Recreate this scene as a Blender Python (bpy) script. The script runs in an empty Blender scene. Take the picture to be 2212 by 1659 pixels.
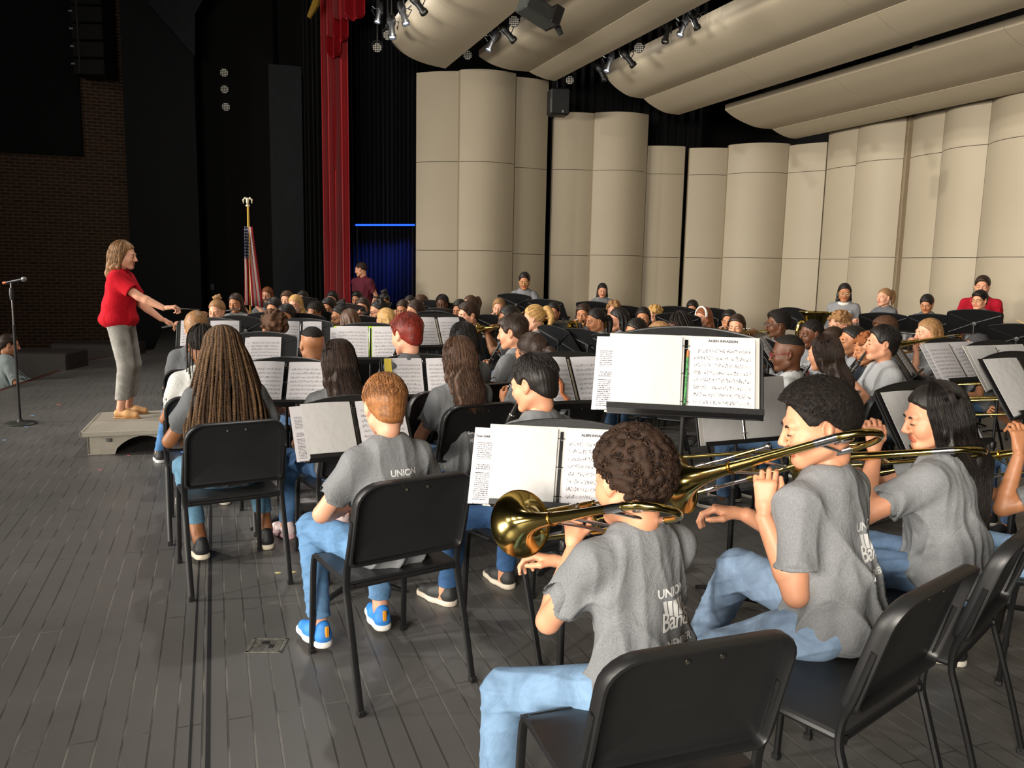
import bpy, math, random
import numpy as np
from mathutils import Vector, Matrix
from mathutils.bvhtree import BVHTree
random.seed(7)
RNG = np.random.RandomState(11)
SC = bpy.context.scene
COL = SC.collection
PI = math.pi

# ------------------------------------------------------------------ camera
W, H, FPX, CH = 2212, 1659, 1770.0, 1.6
HORIZON, ROLL = 573.0, 0.02
_p = math.atan((H / 2 - HORIZON) / FPX)
FW = np.array([0, math.cos(_p), -math.sin(_p)]); _R = np.array([1.0, 0, 0]); _U = np.cross(_R, FW)
RT = _R * math.cos(ROLL) + _U * math.sin(ROLL); UP = _U * math.cos(ROLL) - _R * math.sin(ROLL)
CAM = np.array([0, 0, CH])
cd = bpy.data.cameras.new('camera'); cd.sensor_width = 36; cd.lens = FPX / W * 36; cd.clip_start = 0.05; cd.clip_end = 200
cam = bpy.data.objects.new('camera', cd); COL.objects.link(cam)
cam.matrix_world = Matrix(((RT[0], UP[0], -FW[0], 0), (RT[1], UP[1], -FW[1], 0), (RT[2], UP[2], -FW[2], CH), (0, 0, 0, 1)))
SC.camera = cam

def ray(x, y): return FW + RT * (x - W / 2) / FPX - UP * (y - H / 2) / FPX
def at(x, y, D): r = ray(x, y); return CAM + r * (D / r[1])
def gp(x, y, z=0.0): r = ray(x, y); return CAM + r * ((z - CH) / r[2])
SU = np.array([-math.sin(math.radians(20)), math.cos(math.radians(20)), 0.0])   # across the stage
SV = np.array([math.cos(math.radians(20)), math.sin(math.radians(20)), 0.0])    # upstage
def onu(x, y, u): r = ray(x, y); return CAM + r * (u / (r @ SU))
def onv(x, y, v): r = ray(x, y); return CAM + r * (v / (r @ SV))
def uv(u, v, z=0.0): return SU * u + SV * v + np.array([0, 0, z])

# ------------------------------------------------------------------ world, light, exposure
SC.view_settings.view_transform = 'Standard'; SC.view_settings.look = 'None'
SC.view_settings.gamma = 1; SC.view_settings.use_curve_mapping = False
SC.view_settings.exposure = 0.14
wd = bpy.data.worlds.new('world'); SC.world = wd; wd.use_nodes = True
wd.node_tree.nodes['Background'].inputs[0].default_value = (0.9, 0.95, 1, 1)
wd.node_tree.nodes['Background'].inputs[1].default_value = 0.012
SC.cycles.max_bounces = 5; SC.cycles.diffuse_bounces = 3; SC.cycles.glossy_bounces = 3
SC.cycles.sample_clamp_indirect = 4; SC.cycles.use_denoising = True

def light(kind, loc, aim, power, color=(1, 1, 1), **kw):
    l = bpy.data.lights.new('lamp_or_fill', kind); l.energy = power; l.color = color
    for k, v in kw.items(): setattr(l, k, v)
    o = bpy.data.objects.new('lamp_or_fill', l); COL.objects.link(o); o.location = loc
    o.rotation_euler = (Vector(aim) - Vector(loc)).to_track_quat('-Z', 'Y').to_euler()
    return o
WARM, NEUT = (1.0, 0.92, 0.80), (1.0, 0.95, 0.88)
# front-of-house spots over the seats, thrown across the band
for (u, v, z, au, av, pw) in [(2.5, -11, 7.5, 3.0, 4.0, 2050), (8, -12, 8, 7, 4.5, 4200), (12.5, -11, 7.5, 9.5, 4.5, 3300), (-2.0, -9, 7.0, 1.0, 4.5, 1350)]:
    light('SPOT', uv(u, v, z), uv(au, av, 0.9), pw, NEUT, spot_size=math.radians(42), spot_blend=0.6, shadow_soft_size=0.09)
# added area fills, no real fixtures, that brighten the shell and its ceiling
a = light('AREA', uv(6, -13, 2.6), uv(8, 9, 3.6), 520, WARM, shape='RECTANGLE', size=9, size_y=1.2); a.data.spread = math.radians(75)
a = light('AREA', uv(-2.5, -3, 2.3), uv(8, 8, 5.0), 400, WARM, shape='RECTANGLE', size=3, size_y=1.2); a.data.spread = math.radians(110)  # second added fill, set low to lift the ceiling clouds
# overhead electrics hung in the gaps of the ceiling shell
for (u, v, z, pw) in [(3.0, 3.0, 5.0, 430), (6.5, 3.0, 5.0, 430), (10.2, 3.0, 5.0, 430), (1.5, 6.4, 4.6, 430), (5.0, 6.4, 4.6, 430), (9.5, 6.4, 4.6, 430), (12.0, 0.6, 5.4, 260), (7.5, 0.6, 5.4, 260)]:
    light('SPOT', uv(u, v, z), uv(u - .2, v + .3, 0), pw, NEUT, spot_size=math.radians(115), spot_blend=0.7, shadow_soft_size=0.1)
# added dim spot, no real fixture, that brightens the brick side wall
light('SPOT', uv(9, -6, 6.5), uv(18.5, -5, 2.0), 190, WARM, spot_size=math.radians(80), spot_blend=0.8, shadow_soft_size=0.3)
# blue strip behind the side drape
bl_ = light('AREA', at(832, 484, 17.1), at(835, 640, 17.7), 16, (0.05, 0.12, 1.0), shape='RECTANGLE', size=1.1, size_y=.08); bl_.data.spread = math.radians(70)

# ------------------------------------------------------------------ materials
def new_mat(name):
    m = bpy.data.materials.new(name); m.use_nodes = True
    return m, m.node_tree, m.node_tree.nodes['Principled BSDF']
def srgb(c):
    if isinstance(c, str): c = [int(c[i:i + 2], 16) / 255 for i in (0, 2, 4)]
    return tuple((x / 12.92 if x <= .04045 else ((x + .055) / 1.055) ** 2.4) for x in c)
class NT:
    def __init__(s, nt): s.t = nt
    def n(s, typ, **kw):
        x = s.t.nodes.new(typ)
        for k, v in kw.items(): setattr(x, k, v)
        return x
    def l(s, a, b): s.t.links.new(a, b)
    def m(s, op, a, b=None, c=None):
        x = s.n('ShaderNodeMath', operation=op)
        for i, q in enumerate((a, b, c)):
            if q is None: continue
            if hasattr(q, 'links'): s.l(q, x.inputs[i])
            else: x.inputs[i].default_value = q
        return x.outputs[0]
    def coords(s, kind='Object', scale=(1, 1, 1), rot=(0, 0, 0), loc=(0, 0, 0)):
        c = s.n('ShaderNodeTexCoord'); mp = s.n('ShaderNodeMapping'); s.l(c.outputs[kind], mp.inputs[0])
        mp.inputs['Scale'].default_value = scale; mp.inputs['Rotation'].default_value = rot; mp.inputs['Location'].default_value = loc
        return mp.outputs[0]
    def noise(s, vec, scale=5, detail=3, rough=.5, dist=0):
        x = s.n('ShaderNodeTexNoise'); s.l(vec, x.inputs['Vector'])
        x.inputs['Scale'].default_value = scale; x.inputs['Detail'].default_value = detail
        x.inputs['Roughness'].default_value = rough; x.inputs['Distortion'].default_value = dist
        return x.outputs[0]
    def ramp(s, fac, stops):
        r = s.n('ShaderNodeValToRGB'); s.l(fac, r.inputs[0]); e = r.color_ramp.elements
        while len(e) < len(stops): e.new(0.5)
        for i, (p, c) in enumerate(stops): e[i].position = p; e[i].color = (*c, 1) if len(c) == 3 else c
        return r.outputs[0]
    def mix(s, fac, a, b):
        x = s.n('ShaderNodeMix', data_type='RGBA')
        if hasattr(fac, 'links'): s.l(fac, x.inputs[0])
        else: x.inputs[0].default_value = fac
        for q, i in ((a, 6), (b, 7)):
            if hasattr(q, 'links'): s.l(q, x.inputs[i])
            else: x.inputs[i].default_value = (*q, 1)
        return x.outputs[2]
    def bump(s, h, strength=.3, dist=.01):
        b = s.n('ShaderNodeBump'); b.inputs['Strength'].default_value = strength; b.inputs['Distance'].default_value = dist
        s.l(h, b.inputs['Height']); return b.outputs[0]
_MC = {}
def mat(name, col, rough=.5, metal=0, noise=0, nscale=20, bump=0, bscale=60, bdist=.002, emit=None, spec=None, sheen=0, stretch=(1, 1, 1)):
    key = (name, col, rough, metal, emit)
    if key in _MC: return _MC[key]
    m, t, b = new_mat(name); g = NT(t); c = srgb(col)
    b.inputs['Roughness'].default_value = rough; b.inputs['Metallic'].default_value = metal
    b.inputs['Base Color'].default_value = (*c, 1); m.diffuse_color = (*c, 1)
    if spec is not None: b.inputs['Specular IOR Level'].default_value = spec
    if sheen: b.inputs['Sheen Weight'].default_value = sheen
    co = g.coords('Object', stretch)
    if noise:
        n = g.noise(co, nscale, 4)
        g.l(g.ramp(n, [(.3, tuple(x * (1 - noise) for x in c)), (.7, tuple(min(1, x * (1 + noise)) for x in c))]), b.inputs['Base Color'])
    if bump: g.l(g.bump(g.noise(co, bscale, 3), bump, bdist), b.inputs['Normal'])
    if emit: b.inputs['Emission Color'].default_value = (*srgb(emit[0]), 1); b.inputs['Emission Strength'].default_value = emit[1]
    _MC[key] = m; return m

# ------------------------------------------------------------------ mesh builders
def mesh_from(name, V, F, mats, midx=None, smooth=True, uvs=None):
    me = bpy.data.meshes.new(name)
    V = np.asarray(V, dtype=np.float32).reshape(-1, 3)
    if isinstance(F, np.ndarray):
        n, k = F.shape
        me.vertices.add(len(V)); me.vertices.foreach_set('co', V.ravel())
        me.loops.add(n * k); me.loops.foreach_set('vertex_index', F.astype(np.int32).ravel())
        me.polygons.add(n); me.polygons.foreach_set('loop_start', np.arange(0, n * k, k, dtype=np.int32))
        try: me.polygons.foreach_set('loop_total', np.full(n, k, dtype=np.int32))
        except Exception: pass
        me.update(calc_edges=True)
    else:
        me.from_pydata([tuple(map(float, v)) for v in V], [], [tuple(int(i) for i in f) for f in F]); me.update()
    for m in (mats if isinstance(mats, (list, tuple)) else [mats]): me.materials.append(m)
    if midx is not None: me.polygons.foreach_set('material_index', np.asarray(midx, dtype=np.int32))
    me.polygons.foreach_set('use_smooth', np.full(len(me.polygons), smooth, dtype=bool))
    if uvs is not None:
        ul = me.uv_layers.new(name='UVMap'); d = np.asarray(uvs, dtype=np.float32)
        ul.data.foreach_set('uv', d.ravel())
    return me
class MB:
    """collects simple solids in one mesh"""
    def __init__(s): s.V = []; s.F = []; s.M = []; s.S = []
    def add(s, V, F, m=0, M=None, smooth=True):
        o = len(s.V)
        for v in V:
            v = Vector(v)
            if M is not None: v = M @ v
            s.V.append(tuple(v))
        for f in F: s.F.append(tuple(i + o for i in f)); s.M.append(m); s.S.append(smooth)
        return s
    def box(s, c, d, m=0, M=None, bev=0.0):
        x, y, z = d[0] / 2, d[1] / 2, d[2] / 2
        if bev <= 0:
            V = [(c[0] + i * x, c[1] + j * y, c[2] + k * z) for i in (-1, 1) for j in (-1, 1) for k in (-1, 1)]
            F = [(0, 1, 3, 2), (4, 6, 7, 5), (0, 4, 5, 1), (2, 3, 7, 6), (0, 2, 6, 4), (1, 5, 7, 3)]
            return s.add(V, F, m, M, False)
        b = min(bev, x * .99, y * .99, z * .99); V = []; F = []
        idx = {}
        for i in (-1, 1):
            for j in (-1, 1):
                for k in (-1, 1):
                    for a in range(3):
                        p = [i * (x - b), j * (y - b), k * (z - b)]; p[a] += (i, j, k)[a] * b
                        idx[(i, j, k, a)] = len(V); V.append((c[0] + p[0], c[1] + p[1], c[2] + p[2]))
        for a in range(3):
            o = [q for q in range(3) if q != a]
            for sg in (-1, 1):
                q = []
                for (p1, p2) in ((-1, -1), (1, -1), (1, 1), (-1, 1)):
                    t = [0, 0, 0]; t[a] = sg; t[o[0]] = p1; t[o[1]] = p2; q.append(idx[(*t, a)])
                F.append(q)
        for a in range(3):
            o = [q for q in range(3) if q != a]
            for p1 in (-1, 1):
                for p2 in (-1, 1):
                    q = []
                    for e, ax in ((-1, o[0]), (1, o[0]), (1, o[1]), (-1, o[1])):
                        t = [0, 0, 0]; t[a] = e; t[o[0]] = p1; t[o[1]] = p2; q.append(idx[(*t, ax)])
                    F.append(q)
        for i in (-1, 1):
            for j in (-1, 1):
                for k in (-1, 1): F.append([idx[(i, j, k, a)] for a in range(3)])
        return s.add(V, F, m, M, False)
    def tube(s, P, r, n=10, m=0, M=None, cap=True, close=False, sx=1.0):
        P = [Vector(p) for p in P]; k = len(P)
        R = [r] * k if not hasattr(r, '__len__') else list(r)
        t0 = (P[1] - P[0]).normalized(); a = Vector((0, 0, 1)) if abs(t0.z) < .9 else Vector((1, 0, 0))
        nr = t0.cross(a).normalized(); V = []; F = []
        for i in range(k):
            t = ((P[(i + 1) % k] - P[i - 1]) if close else (P[min(i + 1, k - 1)] - P[max(i - 1, 0)]))
            t = t.normalized() if t.length > 1e-9 else t0
            nr = (nr - t * nr.dot(t)); nr = nr.normalized() if nr.length > 1e-9 else t.orthogonal().normalized()
            b = t.cross(nr)
            for j in range(n):
                q = 2 * PI * j / n; V.append(P[i] + nr * (math.cos(q) * R[i] * sx) + b * (math.sin(q) * R[i]))
        for i in range(k if close else k - 1):
            i2 = (i + 1) % k
            for j in range(n):
                j2 = (j + 1) % n; F.append((i * n + j, i * n + j2, i2 * n + j2, i2 * n + j))
        if cap and not close: F.append(tuple(range(n - 1, -1, -1))); F.append(tuple((k - 1) * n + j for j in range(n)))
        return s.add(V, F, m, M)
    def lathe(s, prof, n=24, m=0, M=None, axis='z'):
        V = []; F = []; k = len(prof)
        for (r, z) in prof:
            for j in range(n):
                q = 2 * PI * j / n; c = (r * math.cos(q), r * math.sin(q), z)
                V.append(c if axis == 'z' else (c[0], c[2], c[1]))
        for i in range(k - 1):
            for j in range(n):
                j2 = (j + 1) % n
                f = (i * n + j, i * n + j2, (i + 1) * n + j2, (i + 1) * n + j)
                F.append(f if axis == 'z' else f[::-1])
        return s.add(V, F, m, M)
    def plate(s, outline, th, m=0, M=None, smooth=False):
        """flat outline in xz, thickness along y (front at y=0 going to +th)"""
        n = len(outline)
        V = [(x, 0, z) for x, z in outline] + [(x, th, z) for x, z in outline]
        F = [tuple(range(n)), tuple(range(2 * n - 1, n - 1, -1))] + [(i, i + n, (i + 1) % n + n, (i + 1) % n) for i in range(n)]
        return s.add(V, F, m, M, smooth)
    def build(s, name, mats, parent=None, loc=None, rotz=0, matrix=None):
        me = mesh_from(name, s.V, s.F, mats, s.M)
        me.polygons.foreach_set('use_smooth', np.array(s.S, dtype=bool))
        if any(s.S): me.set_sharp_from_angle(angle=math.radians(38))
        return link(name, me, parent, loc, rotz, matrix)
def link(name, me, parent=None, loc=None, rotz=0, matrix=None):
    o = bpy.data.objects.new(name, me); COL.objects.link(o)
    if matrix is not None: o.matrix_basis = matrix
    else:
        if loc is not None: o.location = loc
        o.rotation_euler = (0, 0, rotz)
    if parent is not None: o.parent = parent
    return o
def tag(o, label=None, cat=None, group=None, kind=None):
    if label: o['label'] = label
    if cat: o['category'] = cat
    if group: o['group'] = group
    if kind: o['kind'] = kind
    return o
def empty(name, loc=(0, 0, 0), rotz=0, label=None, cat=None, group=None, matrix=None):
    o = bpy.data.objects.new(name, None); COL.objects.link(o); o.empty_display_size = .1
    if matrix is not None: o.matrix_basis = matrix
    else: o.location = loc; o.rotation_euler = (0, 0, rotz)
    return tag(o, label, cat, group)
KIDS = {}
def dup(o, parent=None, first=True):
    c = o.copy(); COL.objects.link(c)
    if parent is not None: c.parent = parent
    for ch in list(o.children): dup(ch, c, False)
    return c
def smoothpath(P, n=6):
    P = [np.array(p, float) for p in P]; out = []
    for i in range(len(P) - 1):
        a, b, c, d = P[max(i - 1, 0)], P[i], P[i + 1], P[min(i + 2, len(P) - 1)]
        for k in range(n):
            t = k / n
            out.append(.5 * ((2 * b) + (c - a) * t + (2 * a - 5 * b + 4 * c - d) * t * t + (3 * b - a - 3 * c + d) * t ** 3))
    out.append(P[-1]); return out
_TXT = {}
def text_geo(txt, size, bold=0.0, shear=0.0, sp=1.0, depth=0.0):
    key = (txt, size, bold, shear, sp, depth)
    if key in _TXT: return _TXT[key]
    c = bpy.data.curves.new('lettering', 'FONT'); c.body = txt; c.size = size; c.align_x = 'CENTER'; c.offset = bold; c.shear = shear
    c.space_character = sp; c.extrude = depth; c.resolution_u = 3
    o = bpy.data.objects.new('lettering', c); COL.objects.link(o)
    me = bpy.data.meshes.new_from_object(o.evaluated_get(bpy.context.evaluated_depsgraph_get()))
    V = [tuple(v.co) for v in me.vertices]; F = [tuple(p.vertices) for p in me.polygons]
    bpy.data.objects.remove(o); bpy.data.curves.remove(c); bpy.data.meshes.remove(me)
    _TXT[key] = (V, F); return V, F

def A_z(z): return np.array([0, 0, float(z)])
# ------------------------------------------------------------------ the setting
def struct(name, mb_or_me, mats=None):
    o = mb_or_me.build(name, mats) if isinstance(mb_or_me, MB) else link(name, mb_or_me)
    o['kind'] = 'structure'; return o

# stage floor: worn black painted boards running across the stage
m_floor, t, b = new_mat('black_stage_boards'); g = NT(t)
co = g.coords('Object', rot=(0, 0, math.radians(-20)))          # x upstage, y across
br = g.n('ShaderNodeTexBrick'); mp2 = g.n('ShaderNodeMapping'); g.l(co, mp2.inputs[0]); mp2.inputs['Rotation'].default_value = (0, 0, PI / 2)
g.l(mp2.outputs[0], br.inputs['Vector'])
for k, v in (('Scale', 1.0), ('Mortar Size', .004), ('Brick Width', 1.9), ('Row Height', .083), ('Mortar Smooth', .3), ('Bias', 0)): br.inputs[k].default_value = v
br.inputs['Color1'].default_value = (1, 1, 1, 1); br.inputs['Color2'].default_value = (.0, .0, .0, 1); br.inputs['Mortar'].default_value = (.5, .5, .5, 1)
n1 = g.noise(co, 1.2, 5, .6); n2 = g.noise(co, 9, 5, .65)
base = g.mix(n1, srgb('494846'), srgb('656361'))
base = g.mix(g.m('MULTIPLY', br.outputs['Color'], .16), base, srgb('5f5d59'))
cs = g.coords('Object', scale=(60, 3.2, 1), rot=(0, 0, math.radians(-20)))
scr = g.ramp(g.noise(cs, 1.0, 4, .7), [(.66, (0, 0, 0)), (.74, (1, 1, 1))])
c2 = g.coords('Object', scale=(2.6, 44, 1), rot=(0, 0, math.radians(35)))
scr2 = g.ramp(g.noise(c2, 1.0, 3, .6), [(.70, (0, 0, 0)), (.78, (1, 1, 1))])
c3 = g.coords('Object', scale=(2.0, 34, 1), rot=(0, 0, math.radians(-62)))
scr3 = g.ramp(g.noise(c3, 1.0, 3, .6), [(.72, (0, 0, 0)), (.79, (1, 1, 1))])
spk = g.ramp(g.noise(co, 70, 3, .7), [(.70, (0, 0, 0)), (.76, (1, 1, 1))])
mask = g.ramp(g.noise(co, .9, 3), [(.4, (.15, .15, .15)), (.65, (1, 1, 1))])
sc_ = g.m('MULTIPLY', g.m('ADD', g.m('ADD', g.m('MULTIPLY', scr, .22), g.m('MULTIPLY', scr2, .26)), g.m('MULTIPLY', scr3, .26)), mask)
base = g.mix(sc_, base, srgb('9a968e'))
base = g.mix(g.m('MULTIPLY', spk, .5), base, srgb('a8a294'))
seam = br.outputs['Fac']
seamn = g.ramp(g.noise(co, 3.0, 3), [(.45, (0, 0, 0)), (.6, (1, 1, 1))])
base = g.mix(g.m('MULTIPLY', seam, .5), base, g.mix(seamn, srgb('141312'), srgb('7d7a74')))
g.l(base, b.inputs['Base Color'])
g.l(g.m('ADD', g.m('MULTIPLY', n2, .22), .30), b.inputs['Roughness'])
b.inputs['Specular IOR Level'].default_value = .45
g.l(g.bump(g.m('ADD', g.m('MULTIPLY', seam, -1.0), g.m('MULTIPLY', n2, .25)), .5, .003), b.inputs['Normal'])

e0, e1, e2, e3 = [gp(*q) for q in ((0, 846), (133, 801), (181, 781), (262, 767))]
edge = [e0 + (e0 - e1) * 5, e0 + (e0 - e1) * 1.5 + [-.3, 0, 0], e0, e1, e2, e3, e3 + (e3 - e2) * 1.0]
far = [uv(24, -1.2), uv(24, 12.5), uv(-4, 12.5)]
pts = [p for p in edge] + far + [uv(-4, -8)]
ring = [(p[0], p[1]) for p in pts]; n = len(ring)
fl = MB(); fl.add([(x, y, 0) for x, y in ring] + [(x, y, -.12) for x, y in ring], [tuple(range(n))[::-1]] + [(i, (i + 1) % n, (i + 1) % n + n, i + n) for i in range(n)], 0, None, False)
struct('floor', fl, m_floor)
# trap seam strips let into the boards (two long joints under the first chairs)
mseam = mat('seam_metal', '16151a', .6, noise=.4)
s0, s1 = gp(448, 1659), gp(455, 1090)
for dx, w in ((0, .007), (-.055, .004)):
    d = (s1 - s0) / np.linalg.norm(s1 - s0); nn = np.array([d[1], -d[0], 0])
    a_, b_ = s0 - d * 1.5 + nn * dx, s0 + d * 9 + nn * dx
    q = MB(); q.add([a_ - nn * w, a_ + nn * w, b_ + nn * w, b_ - nn * w, *[p + [0, 0, .0015] for p in (a_ - nn * w, a_ + nn * w, b_ + nn * w, b_ - nn * w)]], [(4, 5, 6, 7), (0, 1, 5, 4), (2, 3, 7, 6), (1, 2, 6, 5), (3, 0, 4, 7)], 0, None, False)
    struct('trim_%d' % (1 if dx == 0 else 2), q, mseam)
# audience floor and stage front
mdark = mat('house_dark', '0b0908', .8, noise=.3)
mlip = mat('stage_lip_wood', '4a2a1c', .5, noise=.35, nscale=8)
q = MB(); q.box((-14, 12, -1.05), (30, 60, .1)); struct('floor_audience', q, mat('house_carpet', '17110f', .95, noise=.3))
q = MB()
for i in range(1, 6):
    a_, b_ = edge[i], edge[i + 1]; d = (b_ - a_) / np.linalg.norm(b_ - a_); nn = np.array([-d[1], d[0], 0]) * .09
    q.add([a_, b_, b_ + nn, a_ + nn, *[p + [0, 0, -.1] for p in (a_, b_, b_ + nn, a_ + nn)]], [(0, 1, 2, 3), (3, 2, 6, 7), (0, 4, 5, 1), (4, 7, 6, 5)], 0, None, False)
struct('trim_stage_edge', q, mlip)

# brick side wall of the house
m_brick, t, b = new_mat('dark_brown_brick'); g = NT(t)
tc = g.n('ShaderNodeTexCoord'); br = g.n('ShaderNodeTexBrick'); g.l(tc.outputs['UV'], br.inputs['Vector'])
br.inputs['Color1'].default_value = (*srgb('4c3526'), 1); br.inputs['Color2'].default_value = (*srgb('3b281d'), 1); br.inputs['Mortar'].default_value = (*srgb('6b5947'), 1)
for k, v in (('Scale', 1.0), ('Mortar Size', .012), ('Brick Width', .22), ('Row Height', .074), ('Mortar Smooth', .1)): br.inputs[k].default_value = v
g.l(br.outputs['Color'], b.inputs['Base Color']); b.inputs['Roughness'].default_value = .85
g.l(g.bump(g.m('MULTIPLY', br.outputs['Fac'], -1), .6, .01), b.inputs['Normal'])
def wall_quad(name, p0, p1, z0, z1, th, m, back=None):
    """vertical slab between two ground points; thickness goes away from the camera"""
    p0 = np.array([p0[0], p0[1], 0.]); p1 = np.array([p1[0], p1[1], 0.]); d = p1 - p0; L = np.linalg.norm(d); d /= L
    nn = np.array([-d[1], d[0], 0]) * th
    V = []
    for z in (z0, z1):
        for p in (p0, p1, p1 + nn, p0 + nn): V.append(p + [0, 0, z])
    F = [(0, 1, 5, 4), (1, 2, 6, 5), (2, 3, 7, 6), (3, 0, 4, 7), (4, 5, 6, 7), (3, 2, 1, 0)]
    uvq = []
    for f in F:
        for i in f:
            P = V[i]; uvq.append((float((P - p0) @ d), P[2]))
    me = mesh_from(name, V, F, m, None, False, uvq); return struct(name, me)
DB = 19.0
pA = at(-900, 600, DB); pB = at(287, 600, DB)
pA = onu(-500, 600, pB @ SU)
wall_quad('wall_brick', pA, pB, -1.2, 9, .3, m_brick)
black1 = mat('black_wall_paint', '0d1015', .8, noise=.25, nscale=3); black2 = mat('black_wall_warm', '0b0a0a', .85, noise=.2); grey3 = mat('charcoal_wall', '1c2126', .75, noise=.2, nscale=6)
wall_quad('wall_proscenium', at(284, 600, 18.6), at(434, 600, 18.9), -1.2, 9.5, .3, black1)
wall_quad('wall_recess', at(425, 600, 20.2), at(600, 600, 20.2), -.1, 9.5, .3, black2)
wall_quad('wall_pier', at(590, 600, 17.6), at(658, 600, 17.8), 0, 5.6, .5, grey3)
wall_quad('wall_backstage', uv(21.5, -4), uv(21.5, 13), -.1, 10, .2, black2)
wall_quad('wall_upstage', uv(22, 11.4), uv(-4, 11.4), 0, 10, .2, black2)
wall_quad('wall_house', uv(-4.5, 14), uv(-4.5, -16), -1.1, 10, .2, mdark)
q = MB(); c0, c1, c2_, c3_ = uv(-4.5, -22, 10), uv(22, -22, 10), uv(22, 13, 10), uv(-4.5, 13, 10)
q.add([c0, c1, c2_, c3_, *[c + [0, 0, .2] for c in (c0, c1, c2_, c3_)]], [(0, 1, 2, 3), (7, 6, 5, 4), (0, 4, 5, 1), (1, 5, 6, 2), (2, 6, 7, 3), (3, 7, 4, 0)], 0, None, False)
struct('ceiling', q, mat('black_ceiling', '08080a', .9, noise=.2))
# sloped grey soffit high over the proscenium wall
pts = [at(355, -20, 18.3), at(470, -60, 18.3), at(421, 30, 18.3), at(421, 122, 18.3), at(318, 5, 18.3)]
q = MB(); q.add([*pts, *[p + SU * .2 for p in pts]], [(0, 1, 2, 3, 4), (9, 8, 7, 6, 5), (0, 4, 9, 5), (4, 3, 8, 9), (3, 2, 7, 8), (2, 1, 6, 7), (1, 0, 5, 6)], 0, None, False)
struct('trim_soffit', q, grey3)
# dark acoustic panel on the brick
q = MB(); d = SV; pc = onu(171, 200, pB @ SU - .18)
pl = onu(-500, 200, pB @ SU - .18); zt, zb = 9.0, at(171, 337, (pc[1]))[2]
V = [[pl[0], pl[1], zb], [pc[0], pc[1], zb], [pc[0], pc[1], zt], [pl[0], pl[1], zt]]; V = [np.array(v) for v in V]
q.add([*V, *[v + SU * .16 for v in V]], [(0, 1, 2, 3), (1, 5, 6, 2), (0, 4, 5, 1), (4, 7, 6, 5)], 0, None, False)
struct('trim_acoustic_panel', q, mat('acoustic_panel_black', '0c0b0d', .95, noise=.3))

# ---------------- acoustic shell towers: bowed cream panels
m_shell, t, b = new_mat('cream_shell_panel'); g = NT(t)
co = g.coords('Object'); nn_ = g.noise(co, 1.1, 4, .55); n3 = g.noise(co, 30, 3)
g.l(g.mix(nn_, srgb('9f9480'), srgb('aa9f8b')), b.inputs['Base Color']); b.inputs['Roughness'].default_value = .55
b.inputs['Specular IOR Level'].default_value = .3
g.l(g.bump(n3, .08, .002), b.inputs['Normal'])
m_joint = mat('panel_joint', '4a4438', .8)
m_edge = mat('panel_edge_frame', '8a7c62', .6)
def tower_panel(n, x0, D0, x1, D1, ytop, seams, bulge, ybase=None):
    P0, P1 = at(x0, 575, D0), at(x1, 575, D1); P0[2] = P1[2] = 0
    Dm = (D0 + D1) / 2; zt = at((x0 + x1) / 2, ytop, Dm)[2]
    d = P1 - P0; L = np.linalg.norm(d); d /= L; out = np.array([d[1], -d[0], 0.])
    root = empty('shell_panel', tuple((P0 + P1) / 2), 0)
    o3 = (P0 + P1) / 2
    K = 14; zs = [0.02] + [s for s in seams] + [zt]
    for si in range(len(zs) - 1):
        za, zb_ = zs[si] + .004, zs[si + 1] - .004
        V = []
        for lay, off in ((0, 0), (1, -.06)):
            for z in (za, zb_):
                for k in range(K + 1):
                    tt = k / K; P = P0 + d * (L * (tt * .992 + .004)) + out * (bulge * (1 - (2 * tt - 1) ** 2) + off) - o3; V.append((P[0], P[1], z))
        n1_ = K + 1; F = []
        for k in range(K):
            F.append((k, k + 1, n1_ + k + 1, n1_ + k)); F.append((2 * n1_ + k, 3 * n1_ + k, 3 * n1_ + k + 1, 2 * n1_ + k + 1))
            F.append((k, 2 * n1_ + k, 2 * n1_ + k + 1, k + 1)); F.append((n1_ + k, n1_ + k + 1, 3 * n1_ + k + 1, 3 * n1_ + k))
        F.append((0, n1_, 3 * n1_, 2 * n1_)); F.append((K, 2 * n1_ + K, 3 * n1_ + K, n1_ + K))
        q = MB(); q.add(V, F); q.build('panel_section', m_shell, root)
    q = MB()
    for PP in (P0, P1): q.box(tuple(PP - out * .07 - o3 + [0, 0, zt / 2 + .01]), (.03, .05, zt - .03))
    q.build('frame', m_edge, root)
    return root
zA = lambda x, y, D: at(x, y, D)[2]
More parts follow.
